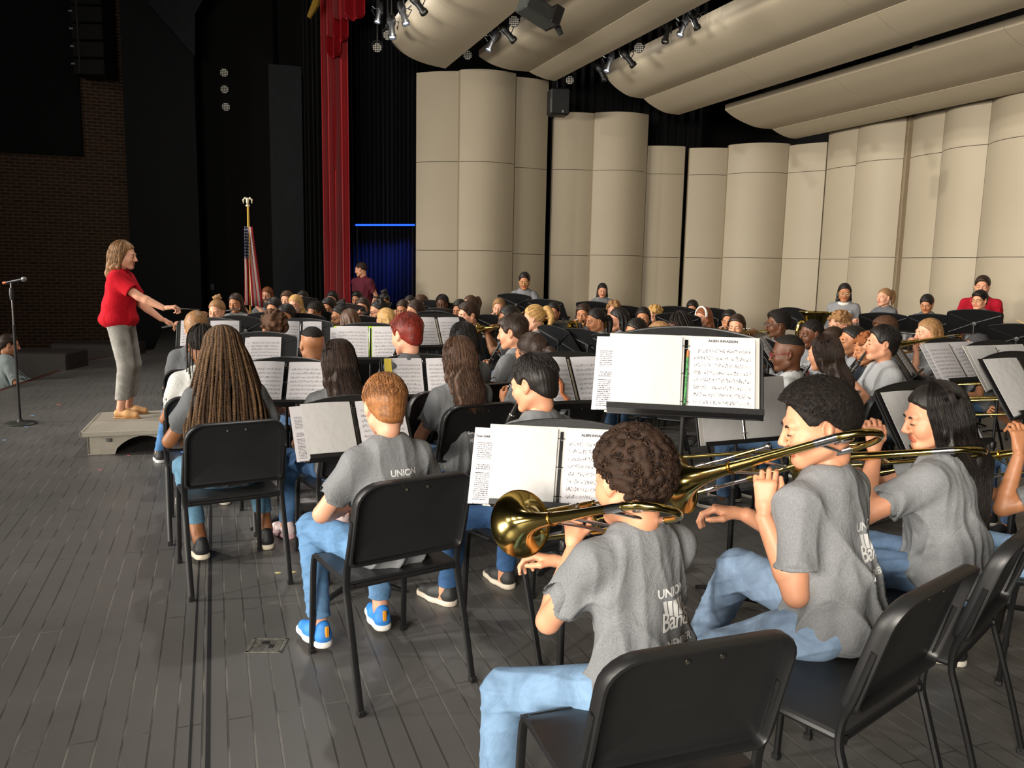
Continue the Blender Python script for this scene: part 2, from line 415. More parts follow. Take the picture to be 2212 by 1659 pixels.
TW = [  # x0,D0,x1,D1,ytop,(seam pixel rows),bulge,label
 (898, 14.9, 990, 14.7, 155, (541, 350), .05, 'tall cream shell panel at the far left beside the black drape'),
 (990, 14.6, 1107, 14.8, 154, (542, 352), .17, 'tall bowed cream shell panel in the middle of the tallest tower'),
 (1107, 14.9, 1176, 15.2, 170, (549, 364), .05, 'tall narrow cream shell panel right of the tallest tower, left of the first black gap'),
 (1188, 15.3, 1274, 15.3, 243, (552, 367), .06, 'medium cream shell panel just right of the first black gap'),
 (1274, 15.2, 1388, 15.3, 245, (552, 370), .20, 'medium bowed cream shell panel with a warm patch of light'),
 (1388, 15.4, 1468, 15.4, 315, (556, 376), .05, 'short narrow cream shell panel left of the second black gap'),
 (1478, 15.4, 1560, 15.3, 319, (557, 378), .05, 'short cream shell panel just right of the second black gap'),
 (1560, 15.2, 1688, 14.9, 311, (557, 375), .20, 'short bowed cream shell panel in the middle of the back tower'),
 (1688, 14.9, 1768, 14.4, 310, (559, 371), .05, 'short cream shell panel beside the stage corner'),
 (1770, 14.4, 1832, 13.7, 235, (560, 362), .05, 'tall cream shell panel at the stage corner, first of the rear wall'),
 (1832, 13.7, 1932, 13.0, 215, (556, 348), .14, 'bowed cream rear wall panel behind the standing girl in a hoodie'),
 (1946, 12.95, 2012, 12.3, 190, (557, 335), .05, 'cream rear wall panel just right of the brown post'),
 (2012, 12.3, 2108, 11.5, 165, (557, 320), .15, 'bowed cream rear wall panel behind the boy with mallets'),
 (2108, 11.5, 2250, 10.4, 140, (556, 300), .18, 'cream rear wall panel behind the man in the red polo'),
 (2250, 10.4, 2420, 9.4, 110, (556, 270), .1, 'cream rear wall panel at the right edge of the photo')]
for i, (x0, D0, x1, D1, yt, sm, bu, lb) in enumerate(TW):
    Dm = (D0 + D1) / 2; xm = (x0 + x1) / 2
    r = tower_panel(i, x0, D0, x1, D1, yt, [zA(xm, sm[0], Dm), zA(xm, sm[1], Dm)], bu)
    tag(r, lb, 'acoustic panel', 'acoustic shell panels')
q = MB(); P = at(1939, 575, 13.0); q.box((P[0], P[1], 2.5), (.085, .12, 5.0), 0, None, .01); struct('trim_post', q, mat('post_brown', '7b6c55', .7, noise=.1))

# ---------------- ceiling shell: long curved clouds parallel to the stage front
def cloud(prof, u1, label, th=.09):
    """prof: list of segments, each a list of picture points taken on the far end plane"""
    org = onu(prof[0][0][0], prof[0][0][1], u1)
    root = empty('ceiling_cloud', tuple(org), 0, label, 'ceiling reflector', 'ceiling shell clouds')
    for seg in prof:
        P = [onu(x, y, u1) for (x, y) in seg]
        Q = smoothpath([( p @ SV, p[2]) for p in P], 5)
        cuts = [0, 2.6, 5.2, 7.8, 10.4, 13.0, 15.5]
        for k in range(len(cuts) - 1):
            ua, ub = u1 - cuts[k] - (.006 if k else 0), u1 - cuts[k + 1] + .0
            V = []; n = len(Q)
            for off in (0, th):
                for u_ in (ua, ub):
                    for (v_, z_) in Q: V.append(uv(u_, v_, z_ + off) - org)
            F = []
            for j in range(n - 1):
                F += [(j, n + j, n + j + 1, j + 1), (2 * n + j, 2 * n + j + 1, 3 * n + j + 1, 3 * n + j), (j, j + 1, 2 * n + j + 1, 2 * n + j), (n + j, 3 * n + j, 3 * n + j + 1, n + j + 1)]
            F += [(0, 2 * n, 3 * n, n), (n - 1, 2 * n - 1, 4 * n - 1, 3 * n - 1)]
            m_ = MB(); m_.add(V, [f[::-1] for f in F]); m_.build('cloud_section', m_shell, root)
    return root
cloud([[(838, 70), (852, 98), (882, 122), (920, 138), (962, 148)]], 13.6, 'leftmost pale ceiling cloud, beside the red curtain')
cloud([[(1034, 121), (1048, 131), (1070, 142), (1102, 151), (1143, 155)], [(1144, 156), (1158, 163), (1178, 171), (1199, 175)]], 13.2, 'second ceiling cloud from the left, over the tallest tower')
cloud([[(1305, 152), (1316, 175), (1336, 194), (1360, 208), (1390, 213)], [(1391, 214), (1408, 228), (1436, 243), (1466, 248)]], 12.8, 'wide ceiling cloud above the middle of the shell, third from the left')
cloud([[(1566, 238), (1590, 256), (1630, 274), (1668, 279)], [(1669, 280), (1685, 290), (1702, 297), (1718, 300)]], 12.2, 'rearmost ceiling cloud, meeting the rear shell wall')

# ---------------- drapes
def drape(name, xa, xb, D, zt, zb, col, folds, amp, label, group=None, rough=.9, Db=None, seed=1, sheen=0, lw=1.0):
    r = np.random.RandomState(seed); P0, P1 = at(xa, 575, D), at(xb, 575, Db or D); P0[2] = P1[2] = 0
    d = P1 - P0; L = np.linalg.norm(d); d /= L; out = np.array([d[1], -d[0], 0]); o3 = (P0 + P1) / 2; o3[2] = zb
    n = folds * 8; V = []; ph = np.cumsum(r.uniform(.7, 1.3, n + 1)); ph = ph / ph[-1] * folds * 2 * PI; am = r.uniform(.6, 1.2, n + 1)
    for z in np.linspace(zb, zt, 12):
        f = 1 - .25 * (z - zb) / (zt - zb)
        for k in range(n + 1):
            P = P0 + d * (L * k / n) + out * (amp * f * am[k // 8 * 8 if k // 8 * 8 < n else n] * math.sin(ph[k] + .15 * z)) - o3; V.append((P[0], P[1], z - zb))
    F = [(j * (n + 1) + k, j * (n + 1) + k + 1, (j + 1) * (n + 1) + k + 1, (j + 1) * (n + 1) + k) for j in range(11) for k in range(n)]
    q = MB(); q.add(V, F)
    o = q.build(name, mat(name + '_cloth_' + col, col, rough, noise=.15, sheen=sheen), None, tuple(o3))
    md = o.modifiers.new('thickness', 'SOLIDIFY'); md.thickness = .01
    return tag(o, label, 'curtain', group)
drape('curtain', 664, 700, 16.6, 9, .02, '08090b', 4, .07, 'black drape hanging just left of the red curtain', None, seed=4)
drape('curtain', 702, 756, 15.9, 9, .02, 'b8081c', 4, .12, 'tall red velvet stage curtain hanging by the proscenium', None, .75, seed=2, sheen=.3)
drape('curtain', 756, 900, 17.6, 9, .02, '0b0d16', 16, .09, 'wide black pleated drape lit blue near the floor, left of the shell', None, seed=3)
drape('curtain', 1150, 1500, 17.4, 9, .02, '08090d', 18, .08, 'black drape seen through the gaps of the shell towers', None, seed=5)
# red valance pieces at the top of the curtain
for i, (x0, y0, x1, y1, w) in enumerate([(742, -10, 788, 30, .33), (718, 40, 752, 78, .3), (704, 78, 735, 112, .26)]):
    a_, b_ = at(x0, y0, 15.7), at(x1, y1, 15.7); q = MB()
    n = 10; V = []
    for j in range(7):
        for k in range(n + 1):
            tt = k / n; P = np.array([a_[0] + (b_[0] - a_[0]) * tt, a_[1] - .08 * math.sin(tt * 4 * PI), 0]); zz = a_[2] + (b_[2] - a_[2]) * (j / 6) - .12 * math.sin(tt * PI) * j / 6
            V.append((P[0] - a_[0], P[1] - a_[1], zz - a_[2]))
    F = [(j * (n + 1) + k, (j + 1) * (n + 1) + k, (j + 1) * (n + 1) + k + 1, j * (n + 1) + k + 1) for j in range(6) for k in range(n)]
    q.add(V, F); o = q.build('valance', mat('curtain_cloth_b8081c', 'a8081a', .75), None, tuple(a_)); md = o.modifiers.new('thickness', 'SOLIDIFY'); md.thickness = .01
    tag(o, ['topmost fold of the red valance', 'middle fold of the red valance', 'lowest fold of the red valance'][i] + ' above the red curtain', 'curtain')
# blue led batten
a_, b_ = at(768, 486, 16.9), at(896, 486, 16.9); q = MB(); q.tube([(0, 0, 0), tuple(b_ - a_)], .018, 8)
ledpost = [tuple(a_ + (b_ - a_) * t_) for t_ in (.03, .97)]
tag(q.build('led_batten', mat('blue_led', '1030ff', .5, emit=('2050ff', 2.2)), None, tuple(a_)), 'thin blue glowing light batten by the pleated black drape', 'light')
lb_ = [o_ for o_ in bpy.data.objects if o_.name.startswith('led_batten')][0]
for p_ in ledpost:
    q = MB(); q.tube([tuple(np.array(p_) - a_), tuple(np.array(p_) - a_ - A_z(p_[2] - .01))], .012, 6); q.build('support_post', mat('batten_post', '101012', .6), lb_)
# yellow leg at top
q = MB(); q.tube([tuple(at(688, -20, 15)), tuple(at(682, 8, 15)), tuple(at(667, 38, 15))], [.05, .07, .04], 8)
tag(q.build('strap', mat('yellow_webbing', '8a6a12', .7)), 'dull yellow strap hanging at the top, left of the red curtain', 'strap')
# ------------------------------------------------------------------ soft-body modelling: smooth unions of tapered limbs, meshed on a grid
def A(*p): return np.array(p, dtype=float)
class Body:
    def __init__(s): s.p = []
    def cone(s, a, b, ra, rb=None, k=.02, op='u'):
        s.p.append(('c', A(*a), A(*b), ra, ra if rb is None else rb, k, op)); return s
    def ell(s, c, r, k=.02, op='u', R=None):
        s.p.append(('e', A(*c), A(*r), R, None, k, op)); return s
    def plane(s, p, n, k=.004):      # keeps the side the normal points away from
        n = A(*n); s.p.append(('p', A(*p), n / np.linalg.norm(n), 0, 0, k, 'i')); return s
    def box(s, c, h, r, k=.02, op='u', R=None):
        s.p.append(('b', A(*c), A(*h), r, R, k, op)); return s
    def fn(s, f): s.p.append(('f', f, None, 0, 0, 0, 'f')); return s
    def chain(s, P, R, k=.02):
        for i in range(len(P) - 1): s.cone(P[i], P[i + 1], R[i], R[i + 1], k)
        return s
    def bounds(s):
        lo = A(9, 9, 9); hi = -lo
        for q in s.p:
            if q[6] != 'u': continue
            if q[0] == 'c':
                for P, r in ((q[1], q[3]), (q[2], q[4])): lo = np.minimum(lo, P - r); hi = np.maximum(hi, P + r)
            elif q[0] == 'e':
                m = q[2] if q[3] is None else np.full(3, q[2].max()); lo = np.minimum(lo, q[1] - m); hi = np.maximum(hi, q[1] + m)
            elif q[0] == 'b':
                m = q[2] + q[3]; m = m if q[4] is None else np.full(3, np.linalg.norm(m)); lo = np.minimum(lo, q[1] - m); hi = np.maximum(hi, q[1] + m)
        return lo - .03, hi + .03
    def ev(s, X):
        d = np.full(len(X), 9.0, dtype=np.float32); Xf = X.astype(np.float32)
        for q in s.p:
            if q[0] == 'f': d = q[1](Xf, d).astype(np.float32); continue
            if q[0] == 'c':
                a, b, ra, rb = q[1].astype(np.float32), q[2].astype(np.float32), q[3], q[4]
                ba = b - a; pa = Xf - a; l2 = float(ba @ ba) + 1e-12; h = np.clip(pa @ ba / l2, 0, 1)
                e = np.sqrt(((pa - h[:, None] * ba) ** 2).sum(1)) - (ra + (rb - ra) * h)
            elif q[0] == 'e':
                P = Xf - q[1].astype(np.float32)
                if q[3] is not None: P = P @ np.asarray(q[3], np.float32)
                r = q[2].astype(np.float32); k0 = np.sqrt(((P / r) ** 2).sum(1)); k1 = np.sqrt(((P / (r * r)) ** 2).sum(1)) + 1e-9
                e = k0 * (k0 - 1) / k1
            elif q[0] == 'b':
                P = Xf - q[1].astype(np.float32)
                if q[4] is not None: P = P @ np.asarray(q[4], np.float32)
                w = np.abs(P) - q[2].astype(np.float32); e = np.sqrt((np.maximum(w, 0) ** 2).sum(1)) + np.minimum(w.max(1), 0) - q[3]
            else: e = (Xf - q[1].astype(np.float32)) @ q[2].astype(np.float32)
            k = q[5]; op = q[6]
            if op == 'u':
                if k > 0: hh = np.maximum(k - np.abs(d - e), 0) / k; d = np.minimum(d, e) - hh * hh * k * .25
                else: d = np.minimum(d, e)
            else:
                if op == 's': e = -e
                if k > 0: hh = np.maximum(k - np.abs(d - e), 0) / k; d = np.maximum(d, e) + hh * hh * k * .25
                else: d = np.maximum(d, e)
        return d
    def mesh(s, h, it=0):
        lo, hi = s.bounds(); b = 4; n = np.ceil((hi - lo) / (h * b)).astype(int) + 1; N = n * b
        ax = [lo[i] + h * b * (np.arange(n[i]) + .5) for i in range(3)]
        G = np.stack(np.meshgrid(*ax, indexing='ij'), -1).reshape(-1, 3)
        c = s.ev(G).reshape(n); act = np.abs(c) < h * b * 1.15 + .004
        D = np.repeat(np.repeat(np.repeat(np.where(c > 0, 1., -1.).astype(np.float32), b, 0), b, 1), b, 2)
        I = np.argwhere(act); off = np.stack(np.meshgrid(*[np.arange(b)] * 3, indexing='ij'), -1).reshape(-1, 3)
        J = (I[:, None, :] * b + off[None]).reshape(-1, 3)
        D[J[:, 0], J[:, 1], J[:, 2]] = s.ev(lo + (J + .5) * h - .0)
        return surface_nets(D, lo + .5 * h, h)
def surface_nets(D, org, h):
    S = D < 0; nx, ny, nz = D.shape
    cs = np.zeros((nx - 1, ny - 1, nz - 1), np.int8)
    for i in (0, 1):
        for j in (0, 1):
            for k in (0, 1): cs += S[i:nx - 1 + i, j:ny - 1 + j, k:nz - 1 + k]
    C = np.argwhere((cs > 0) & (cs < 8)); vid = np.full(cs.shape, -1, np.int32); vid[C[:, 0], C[:, 1], C[:, 2]] = np.arange(len(C))
    acc = np.zeros((len(C), 3), np.float32); cnt = np.zeros(len(C), np.float32)
    for a in range(3):
        o = [q for q in range(3) if q != a]
        for p in (0, 1):
            for q in (0, 1):
                A0 = C.copy(); A0[:, o[0]] += p; A0[:, o[1]] += q; B0 = A0.copy(); B0[:, a] += 1
                d0 = D[A0[:, 0], A0[:, 1], A0[:, 2]]; d1 = D[B0[:, 0], B0[:, 1], B0[:, 2]]; m = (d0 < 0) != (d1 < 0)
                t = np.where(m, d0 / np.where(m, d0 - d1, 1), 0)
                P = np.zeros((len(C), 3), np.float32); P[:, o[0]] = p; P[:, o[1]] = q; P[:, a] = t
                acc += P * m[:, None]; cnt += m
    V = (C + acc / np.maximum(cnt, 1)[:, None]) * h + org
    F = []
    for a in range(3):
        o = [q for q in range(3) if q != a]
        sl0 = [slice(None)] * 3; sl1 = [slice(None)] * 3; sl0[a] = slice(0, D.shape[a] - 1); sl1[a] = slice(1, None)
        X = S[tuple(sl0)] != S[tuple(sl1)]
        E_ = np.argwhere(X); E_ = E_[(E_[:, o[0]] > 0) & (E_[:, o[1]] > 0) & (E_[:, o[0]] < cs.shape[o[0]]) & (E_[:, o[1]] < cs.shape[o[1]])]
        q = []
        for (p, r) in ((-1, -1), (0, -1), (0, 0), (-1, 0)):
            T = E_.copy(); T[:, o[0]] += p; T[:, o[1]] += r; q.append(vid[T[:, 0], T[:, 1], T[:, 2]])
        Q = np.stack(q, 1); ins = S[E_[:, 0], E_[:, 1], E_[:, 2]]; flip = ins if a != 1 else ~ins
        Q = np.where(flip[:, None], Q, Q[:, ::-1]); F.append(Q)
    F = np.concatenate(F); F = F[(F >= 0).all(1)]
    return V.astype(np.float32), F.astype(np.int32)
def vnormals(V, F):
    n = np.cross(V[F[:, 2]] - V[F[:, 0]], V[F[:, 3]] - V[F[:, 1]]); N = np.zeros_like(V)
    for k in range(4): np.add.at(N, F[:, k], n)
    return N / (np.linalg.norm(N, axis=1)[:, None] + 1e-9)
def rot(ax=0, ay=0, az=0):
    return np.array(Matrix.Rotation(az, 3, 'Z') @ Matrix.Rotation(ay, 3, 'Y') @ Matrix.Rotation(ax, 3, 'X'))
def xf(V, R, t): return V @ np.asarray(R, np.float32).T + np.asarray(t, np.float32)
class Join:
    def __init__(s): s.V = []; s.F = []; s.M = []; s.n = 0
    def add(s, V, F, m=0):
        s.V.append(V); s.F.append(np.asarray(F) + s.n); s.n += len(V)
        s.M.append(np.full(len(F), m) if np.isscalar(m) else m); return s
    def get(s): return np.concatenate(s.V), np.concatenate(s.F), np.concatenate(s.M)
_WN = [(RNG.normal(size=3), RNG.uniform(0, 6.28)) for _ in range(24)]
def wob(X, f, o=0, n=5):
    r = 0
    for i in range(n):
        k, p = _WN[(o + i) % 24]; r = r + np.sin(X @ (k * f).astype(np.float32) + p)
    return r / n
def folds(X, f=22, o=0, st=(1, 1, .35)):
    """cloth folds: ridged bands, running mostly downward"""
    Y = X * np.array(st, np.float32); w = wob(Y, f * .45, o + 3)
    a = 1 - np.abs(np.sin((Y @ np.array([f * .8, f * .5, f * .3], np.float32)) + 3.2 * w)); b = 1 - np.abs(wob(Y, f, o, 4)) * 1.6
    return a * a * .55 + b * .45 - .45

# ------------------------------------------------------------------ head, hand and shoe shapes
HEADS = {}
def head_geo(h=.005, lean=0.):
    """face looks along +y; origin at ear height in the middle of the head; about 0.227 m tall"""
    if h in HEADS: return HEADS[h]
    B = Body()
    B.ell((0, -.014, .028), (.072, .094, .086)); B.ell((0, .028, -.035), (.055, .060, .072), .03)
    B.ell((0, .0, -.045), (.058, .06, .05), .03)
    for s in (-1, 1):
        B.ell((s * .034, .058, -.03), (.026, .028, .03), .02)
        B.cone((s * .052, .0, -.06), (s * .02, .062, -.092), .017, .015, .02)
    B.cone((-.008, .072, -.092), (.008, .072, -.092), .018, None, .02)
    B.cone((-.034, .074, .02), (.034, .074, .02), .013, None, .018)
    for s in (-1, 1): B.ell((s * .03, .094, .0), (.017, .014, .0125), .012, 's')
    B.cone((0, .088, .008), (0, .108, -.028), .0075, .0105, .012)
    for s in (-1, 1):
        B.ell((s * .011, .099, -.033), (.0085, .010, .0075), .006); B.ell((s * .031, .0765, .0), (.0165, .0135, .0125), .004)
    B.cone((-.017, .086, -.055), (.017, .086, -.055), .0065, None, .007); B.cone((-.014, .085, -.066), (.014, .085, -.066), .0075, None, .006)
    B.ell((0, .098, -.0605), (.022, .012, .0016), .003, 's')
    for s in (-1, 1):
        B.ell((s * .074, -.008, -.002), (.009, .019, .031), .006, 'u', rot(.15, 0, s * -.35)); B.ell((s * .0815, -.004, .0), (.005, .010, .018), .004, 's', rot(.15, 0, s * -.35))
        B.ell((s * .071, .0, -.028), (.007, .009, .010), .006)
    B.cone((0, -.022, -.05), (0, -.026, -.095), .047, .045, .025)
    V, F = B.mesh(h); J = Join(); c = V[F].mean(1)
    m = np.zeros(len(F), int)
    lips = (np.abs(c[:, 0]) < .023) & (c[:, 1] > .080) & (c[:, 2] < -.0495) & (c[:, 2] > -.0735); m[lips] = 2
    J.add(V, F, m)
    # brows and lash lines
    for s in (-1, 1):
        b = Body(); b.chain([(s * .014, .0895, .0165), (s * .028, .0905, .0215), (s * .045, .079, .0175)], [.0032, .0036, .0022], .002)
        v, f = b.mesh(min(h, .0028) if h < .006 else .0045) if h < .006 else b.mesh(.0033); J.add(v, f, 1)
        b = Body(); b.chain([(s * .016, .0885, -.0035), (s * .031, .0915, -.0055), (s * .046, .0835, -.003)], [.0018, .0024, .0016], .001)
        v, f = b.mesh(.0024 if h < .006 else .003); J.add(v, f, 1)
    HEADS[h] = J.get(); return HEADS[h]
HANDS = {}
def hand_geo(curl=.6, h=.0045, spread=.0, thumb=.5):
    """right hand; wrist at origin, fingers along +y, palm facing -z, thumb on -x side"""
    key = (curl, h, spread, thumb)
    if key in HANDS: return HANDS[key]
    B = Body()
    B.cone((0, -.035, 0), (0, .01, 0), .024, .022, .01)
    for x, r in ((-.026, .0125), (-.010, .0135), (.008, .013), (.024, .0115)): B.cone((x * .5, .008, .0), (x, .078, .0), .015, r, .012)
    B.ell((-.012, .035, -.008), (.024, .034, .013), .012)
    L = [(-.028, .076, .042, .026, .022), (-.0095, .080, .047, .030, .023), (.009, .077, .043, .027, .022), (.0255, .070, .033, .021, .019)]
    for i, (x, y, a, b, c) in enumerate(L):
        P = A(x, y, 0); ang = 0; sp = (i - 1.5) * spread
        for j, (ln, r0, r1) in enumerate(((a, .0092, .0084), (b, .0084, .0077), (c, .0076, .0064))):
            ang += curl * (1.15 if j else .95) * (1 + .06 * i); Q = P + ln * A(math.sin(sp), math.cos(ang), -math.sin(ang)); B.cone(P, Q, r0, r1, .0035 if j == 0 else .002); P = Q
    t = thumb; P0 = A(-.018, .018, -.006); P1 = A(-.044, .046, -.016 - .012 * t); P2 = P1 + .034 * A(-.35 + .55 * t, .85, -.35 * t - .1); P3 = P2 + .027 * A(-.1 + .55 * t, .8, -.45 * t)
    B.chain([P0, P1, P2, P3], [.0145, .0115, .0095, .0078], .006)
    HANDS[key] = B.mesh(h); return HANDS[key]
def shoe_geo(h=.007, size=1.0, kind='trainer'):
    B = Body(); f = size
    B.cone((0, -.03 * f, .045), (0, .07 * f, .04), .035, .036, .03); B.cone((0, .07 * f, .04), (0, .15 * f, .032), .036, .028, .03)
    if kind != 'flat': B.cone((0, -.035 * f, .05), (0, -.03 * f, .085), .034, .032, .02); B.cone((0, 0, .08), (0, .06 * f, .058), .026, .022, .02)
    B.plane((0, 0, .012), (0, 0, -1), .004)
    up = B.mesh(h)
    S = Body(); z0 = .015
    S.cone((0, -.032 * f, z0), (0, .06 * f, z0), .041, .044, .02); S.cone((0, .06 * f, z0), (0, .158 * f, z0), .044, .034, .02)
    S.plane((0, 0, .0), (0, 0, -1), .002); S.plane((0, 0, .028 if kind != 'flat' else .012), (0, 0, 1), .003)
    return up, S.mesh(h)

# ------------------------------------------------------------------ hair
def skull(B, t, k=.02):
    B.ell((0, -.014, .028), (.072 + t, .094 + t, .086 + t), 0)
    return B
def hair_cut(B, front=.076, back=-.075, side=.0, k=.012, fy=.095):
    """removes hair in front of and below the hairline"""
    front += .011; nz = (front - back) / (fy + .1)
    def f(X, d):
        y = X[:, 1]; z = X[:, 2]; line = back + (y + .1) * nz
        line = line - side * np.clip(np.abs(X[:, 0]) / .07, 0, 1) * np.clip((y + .02) / .06, 0, 1) * np.clip((.07 - y) / .03, 0, 1)
        e = (line - z) / math.sqrt(1 + nz * nz); hh = np.maximum(k - np.abs(d - e), 0) / k
        return np.maximum(d, e) + hh * hh * k * .25
    return B.fn(f)
def ridges(amp, f, o=0, vert=True):
    def g(X, d):
        th = np.arctan2(X[:, 0], -(X[:, 1] + .02)); w = wob(X, 22, o, 4)
        return d + amp * np.sin(th * f + 2.5 * w) * np.clip(1, 0, 1)
    return g
def blobs(B, n, r, rad, zmin=-.05, ymax=.07, seed=3, k=.004, hl=None):
    q = np.random.RandomState(seed); c = 0; i = 0
    while c < n and i < n * 12:
        i += 1; v = q.normal(size=3); v /= np.linalg.norm(v); P = A(0, -.014, .028) + v * A(.072 + rad, .094 + rad, .086 + rad)
        line = -.075 + (P[1] + .1) * .78
        if P[2] < (line if hl is None else hl(P)): continue
        B.ell(P, A(1, 1, 1) * r * q.uniform(.75, 1.25), k); c += 1
    return B
HAIR = {}
def strands(path_fn, n, seg, w, seed=5):
    """thin three-sided locks, joined; path_fn(rng) -> list of points"""
    q = np.random.RandomState(seed); Vs = []; Fs = []; o = 0
    for i in range(n):
        P = np.array(path_fn(q)); m = len(P); T = np.gradient(P, axis=0); T /= np.linalg.norm(T, axis=1)[:, None] + 1e-9
        a = np.cross(T, A(.3, .2, 1)); a /= np.linalg.norm(a, axis=1)[:, None] + 1e-9; b = np.cross(T, a)
        R = w * q.uniform(.6, 1.3) * np.sin(np.linspace(.35, PI - .12, m))[:, None]
        ring = [P + R * (a * math.cos(c) + b * math.sin(c)) for c in (0, 2.09, 4.19)]
        Vs.append(np.stack(ring, 1).reshape(-1, 3)); idx = np.arange(m - 1)
        for j in range(3):
            j2 = (j + 1) % 3; Fs.append(np.stack([o + idx * 3 + j, o + idx * 3 + j2, o + (idx + 1) * 3 + j2, o + (idx + 1) * 3 + j], 1))
        o += m * 3
    return np.concatenate(Vs).astype(np.float32), np.concatenate(Fs).astype(np.int32)
def scalp(th, ph, t): # ph: 0 crown .. down
    return A(0, -.014, .028) + A((.072 + t) * math.sin(ph) * math.sin(th), -(.094 + t) * math.sin(ph) * math.cos(th), (.086 + t) * math.cos(ph))
def hair_geo(style, h=.006, length=.3, seed=1, fine=0):
    key = (style, h, length, seed, fine)
    if key in HAIR: return HAIR[key]
    B = Body(); J = Join(); q = np.random.RandomState(seed)
    if style in ('short', 'fringe', 'spiky'):
        skull(B, .011); B.ell((0, -.0, .062), (.066, .085, .062), .02); B.ell((0, -.055, -.035), (.058, .05, .05), .02)
        if style == 'fringe':
            B.ell((.0, .055, .07), (.062, .045, .03), .02)
        hair_cut(B, .066 if style == 'fringe' else .082, -.098, .03)
        B.fn(ridges(.0007, 34, seed))
    elif style == 'fade':
        skull(B, .003); B.ell((0, .0, .066), (.064, .085, .050), .016); hair_cut(B, .084, .038, .01, .006)
    elif style == 'buzz':
        skull(B, .005); hair_cut(B, .080, -.055, .02, .004)
    elif style == 'afro':
        skull(B, .022); B.ell((0, .0, .055), (.082, .102, .078), .02); hair_cut(B, .088, -.055, .035, .006)
        if h < .008: B.fn(lambda X, d: d + .0030 * np.sin(X[:, 0] * 420 + 3 * wob(X, 90, 2)) * np.sin(X[:, 1] * 390 + 3 * wob(X, 80, 7)) * np.sin(X[:, 2] * 400 + 1))
    elif style == 'curly':
        skull(B, .010); hair_cut(B, .084, -.060, .03, .008)
        blobs(B, 330 if h < .006 else 70, .0098 if h < .006 else .016, .017, seed=seed, k=.003)
    elif style == 'bun' or style == 'pony' or style == 'lowpony' or style == 'updo':
        skull(B, .009); hair_cut(B, .085, -.078, .01); B.fn(ridges(.0015, 30, seed))
        if style == 'bun': blobs_c = A(0, -.045, .135); B.ell(blobs_c, (.038, .036, .03), .01); [B.ell(blobs_c + q.normal(size=3) * .02, A(1, 1, 1) * .014, .004) for _ in range(14)]
        elif style == 'updo':
            for _ in range(40): c = A(0, -.05, .08) + q.normal(size=3) * A(.045, .035, .035); B.cone(c, c + q.normal(size=3) * .02, .012, .009, .003)
        else:
            z = .05 if style == 'pony' else -.02; P = [A(0, -.10, z), A(0, -.14, z + .01), A(.005, -.16, z - .06), A(.0, -.15, z - .13), A(-.005, -.135, z - length * .75)]
            B.chain(smoothpath(P, 3), list(np.interp(np.arange(13), [0, 2, 6, 12], [.016, .026, .034, .008])), .01)
    elif style in ('long', 'wavy', 'straight'):
        skull(B, .011); hair_cut(B, .080, -.09, -.0)
        dn = -length; bo = min(1.0, max(0.0, (length - .18) / .10)) if style != 'x' else 1
        for s in (-1, 1):
            B.chain([A(s * .066, -.0, .03), A(s * .073, -.01, -.04), A(s * .072, -.03, -.10), A(s * .080, -.095, dn * .62)], [.016, .019, .024, .016], .02)
            B.chain([A(s * .035, -.07, .0), A(s * .042, -.080, -.10), A(s * .052, -.085 - .035 * bo, -.17), A(s * .050, -.09 - .06 * bo, dn * .8 - .02), A(s * .038, -.09 - .06 * bo, dn - .02)], [.03, .034, .030, .028, .012], .03)
        B.chain([A(0, -.08, .0), A(0, -.094, -.10), A(0, -.100 - .035 * bo, -.17), A(0, -.10 - .06 * bo, dn * .85 - .02), A(0, -.10 - .06 * bo, dn * 1.03 - .02)], [.032, .036, .032, .030, .012], .03)
        a_ = .006 if style == 'wavy' else .003
        B.fn(lambda X, d: d + a_ * np.sin(np.arctan2(X[:, 0], -(X[:, 1] + .0)) * 16 + (3 if a_ > .004 else .8) * wob(X, 30, seed)) * np.clip((.06 - X[:, 2]) / .08, .25, 1))
    elif style == 'bob':
        skull(B, .012); hair_cut(B, .075, -.12, -.0)
        for s in (-1, 1): B.chain([A(s * .066, .0, .03), A(s * .072, -.01, -.04), A(s * .066, -.02, -.10)], [.016, .02, .016], .02)
        B.chain([A(-.04, -.07, -.02), A(.04, -.07, -.02)], [.03, .03], .03); B.chain([A(-.045, -.065, -.09), A(.045, -.065, -.09)], [.026, .026], .03)
        B.fn(ridges(.002, 24, seed))
    elif style in ('braids', 'cornrows', 'twists'):
        skull(B, .007); hair_cut(B, .082, -.075, 0)
        if style == 'cornrows': B.fn(lambda X, d: d + .0035 * np.cos(X[:, 0] * 420))
    if style in ('short', 'fringe', 'spiky', 'fade', 'buzz', 'afro', 'curly', 'cornrows'):
        for s in (-1, 1): B.ell((s * .088, -.001, -.008), (.034, .023, .036), .006, 's')
    if style != 'none':
        V, F = B.mesh(h); J.add(V, F, 0)
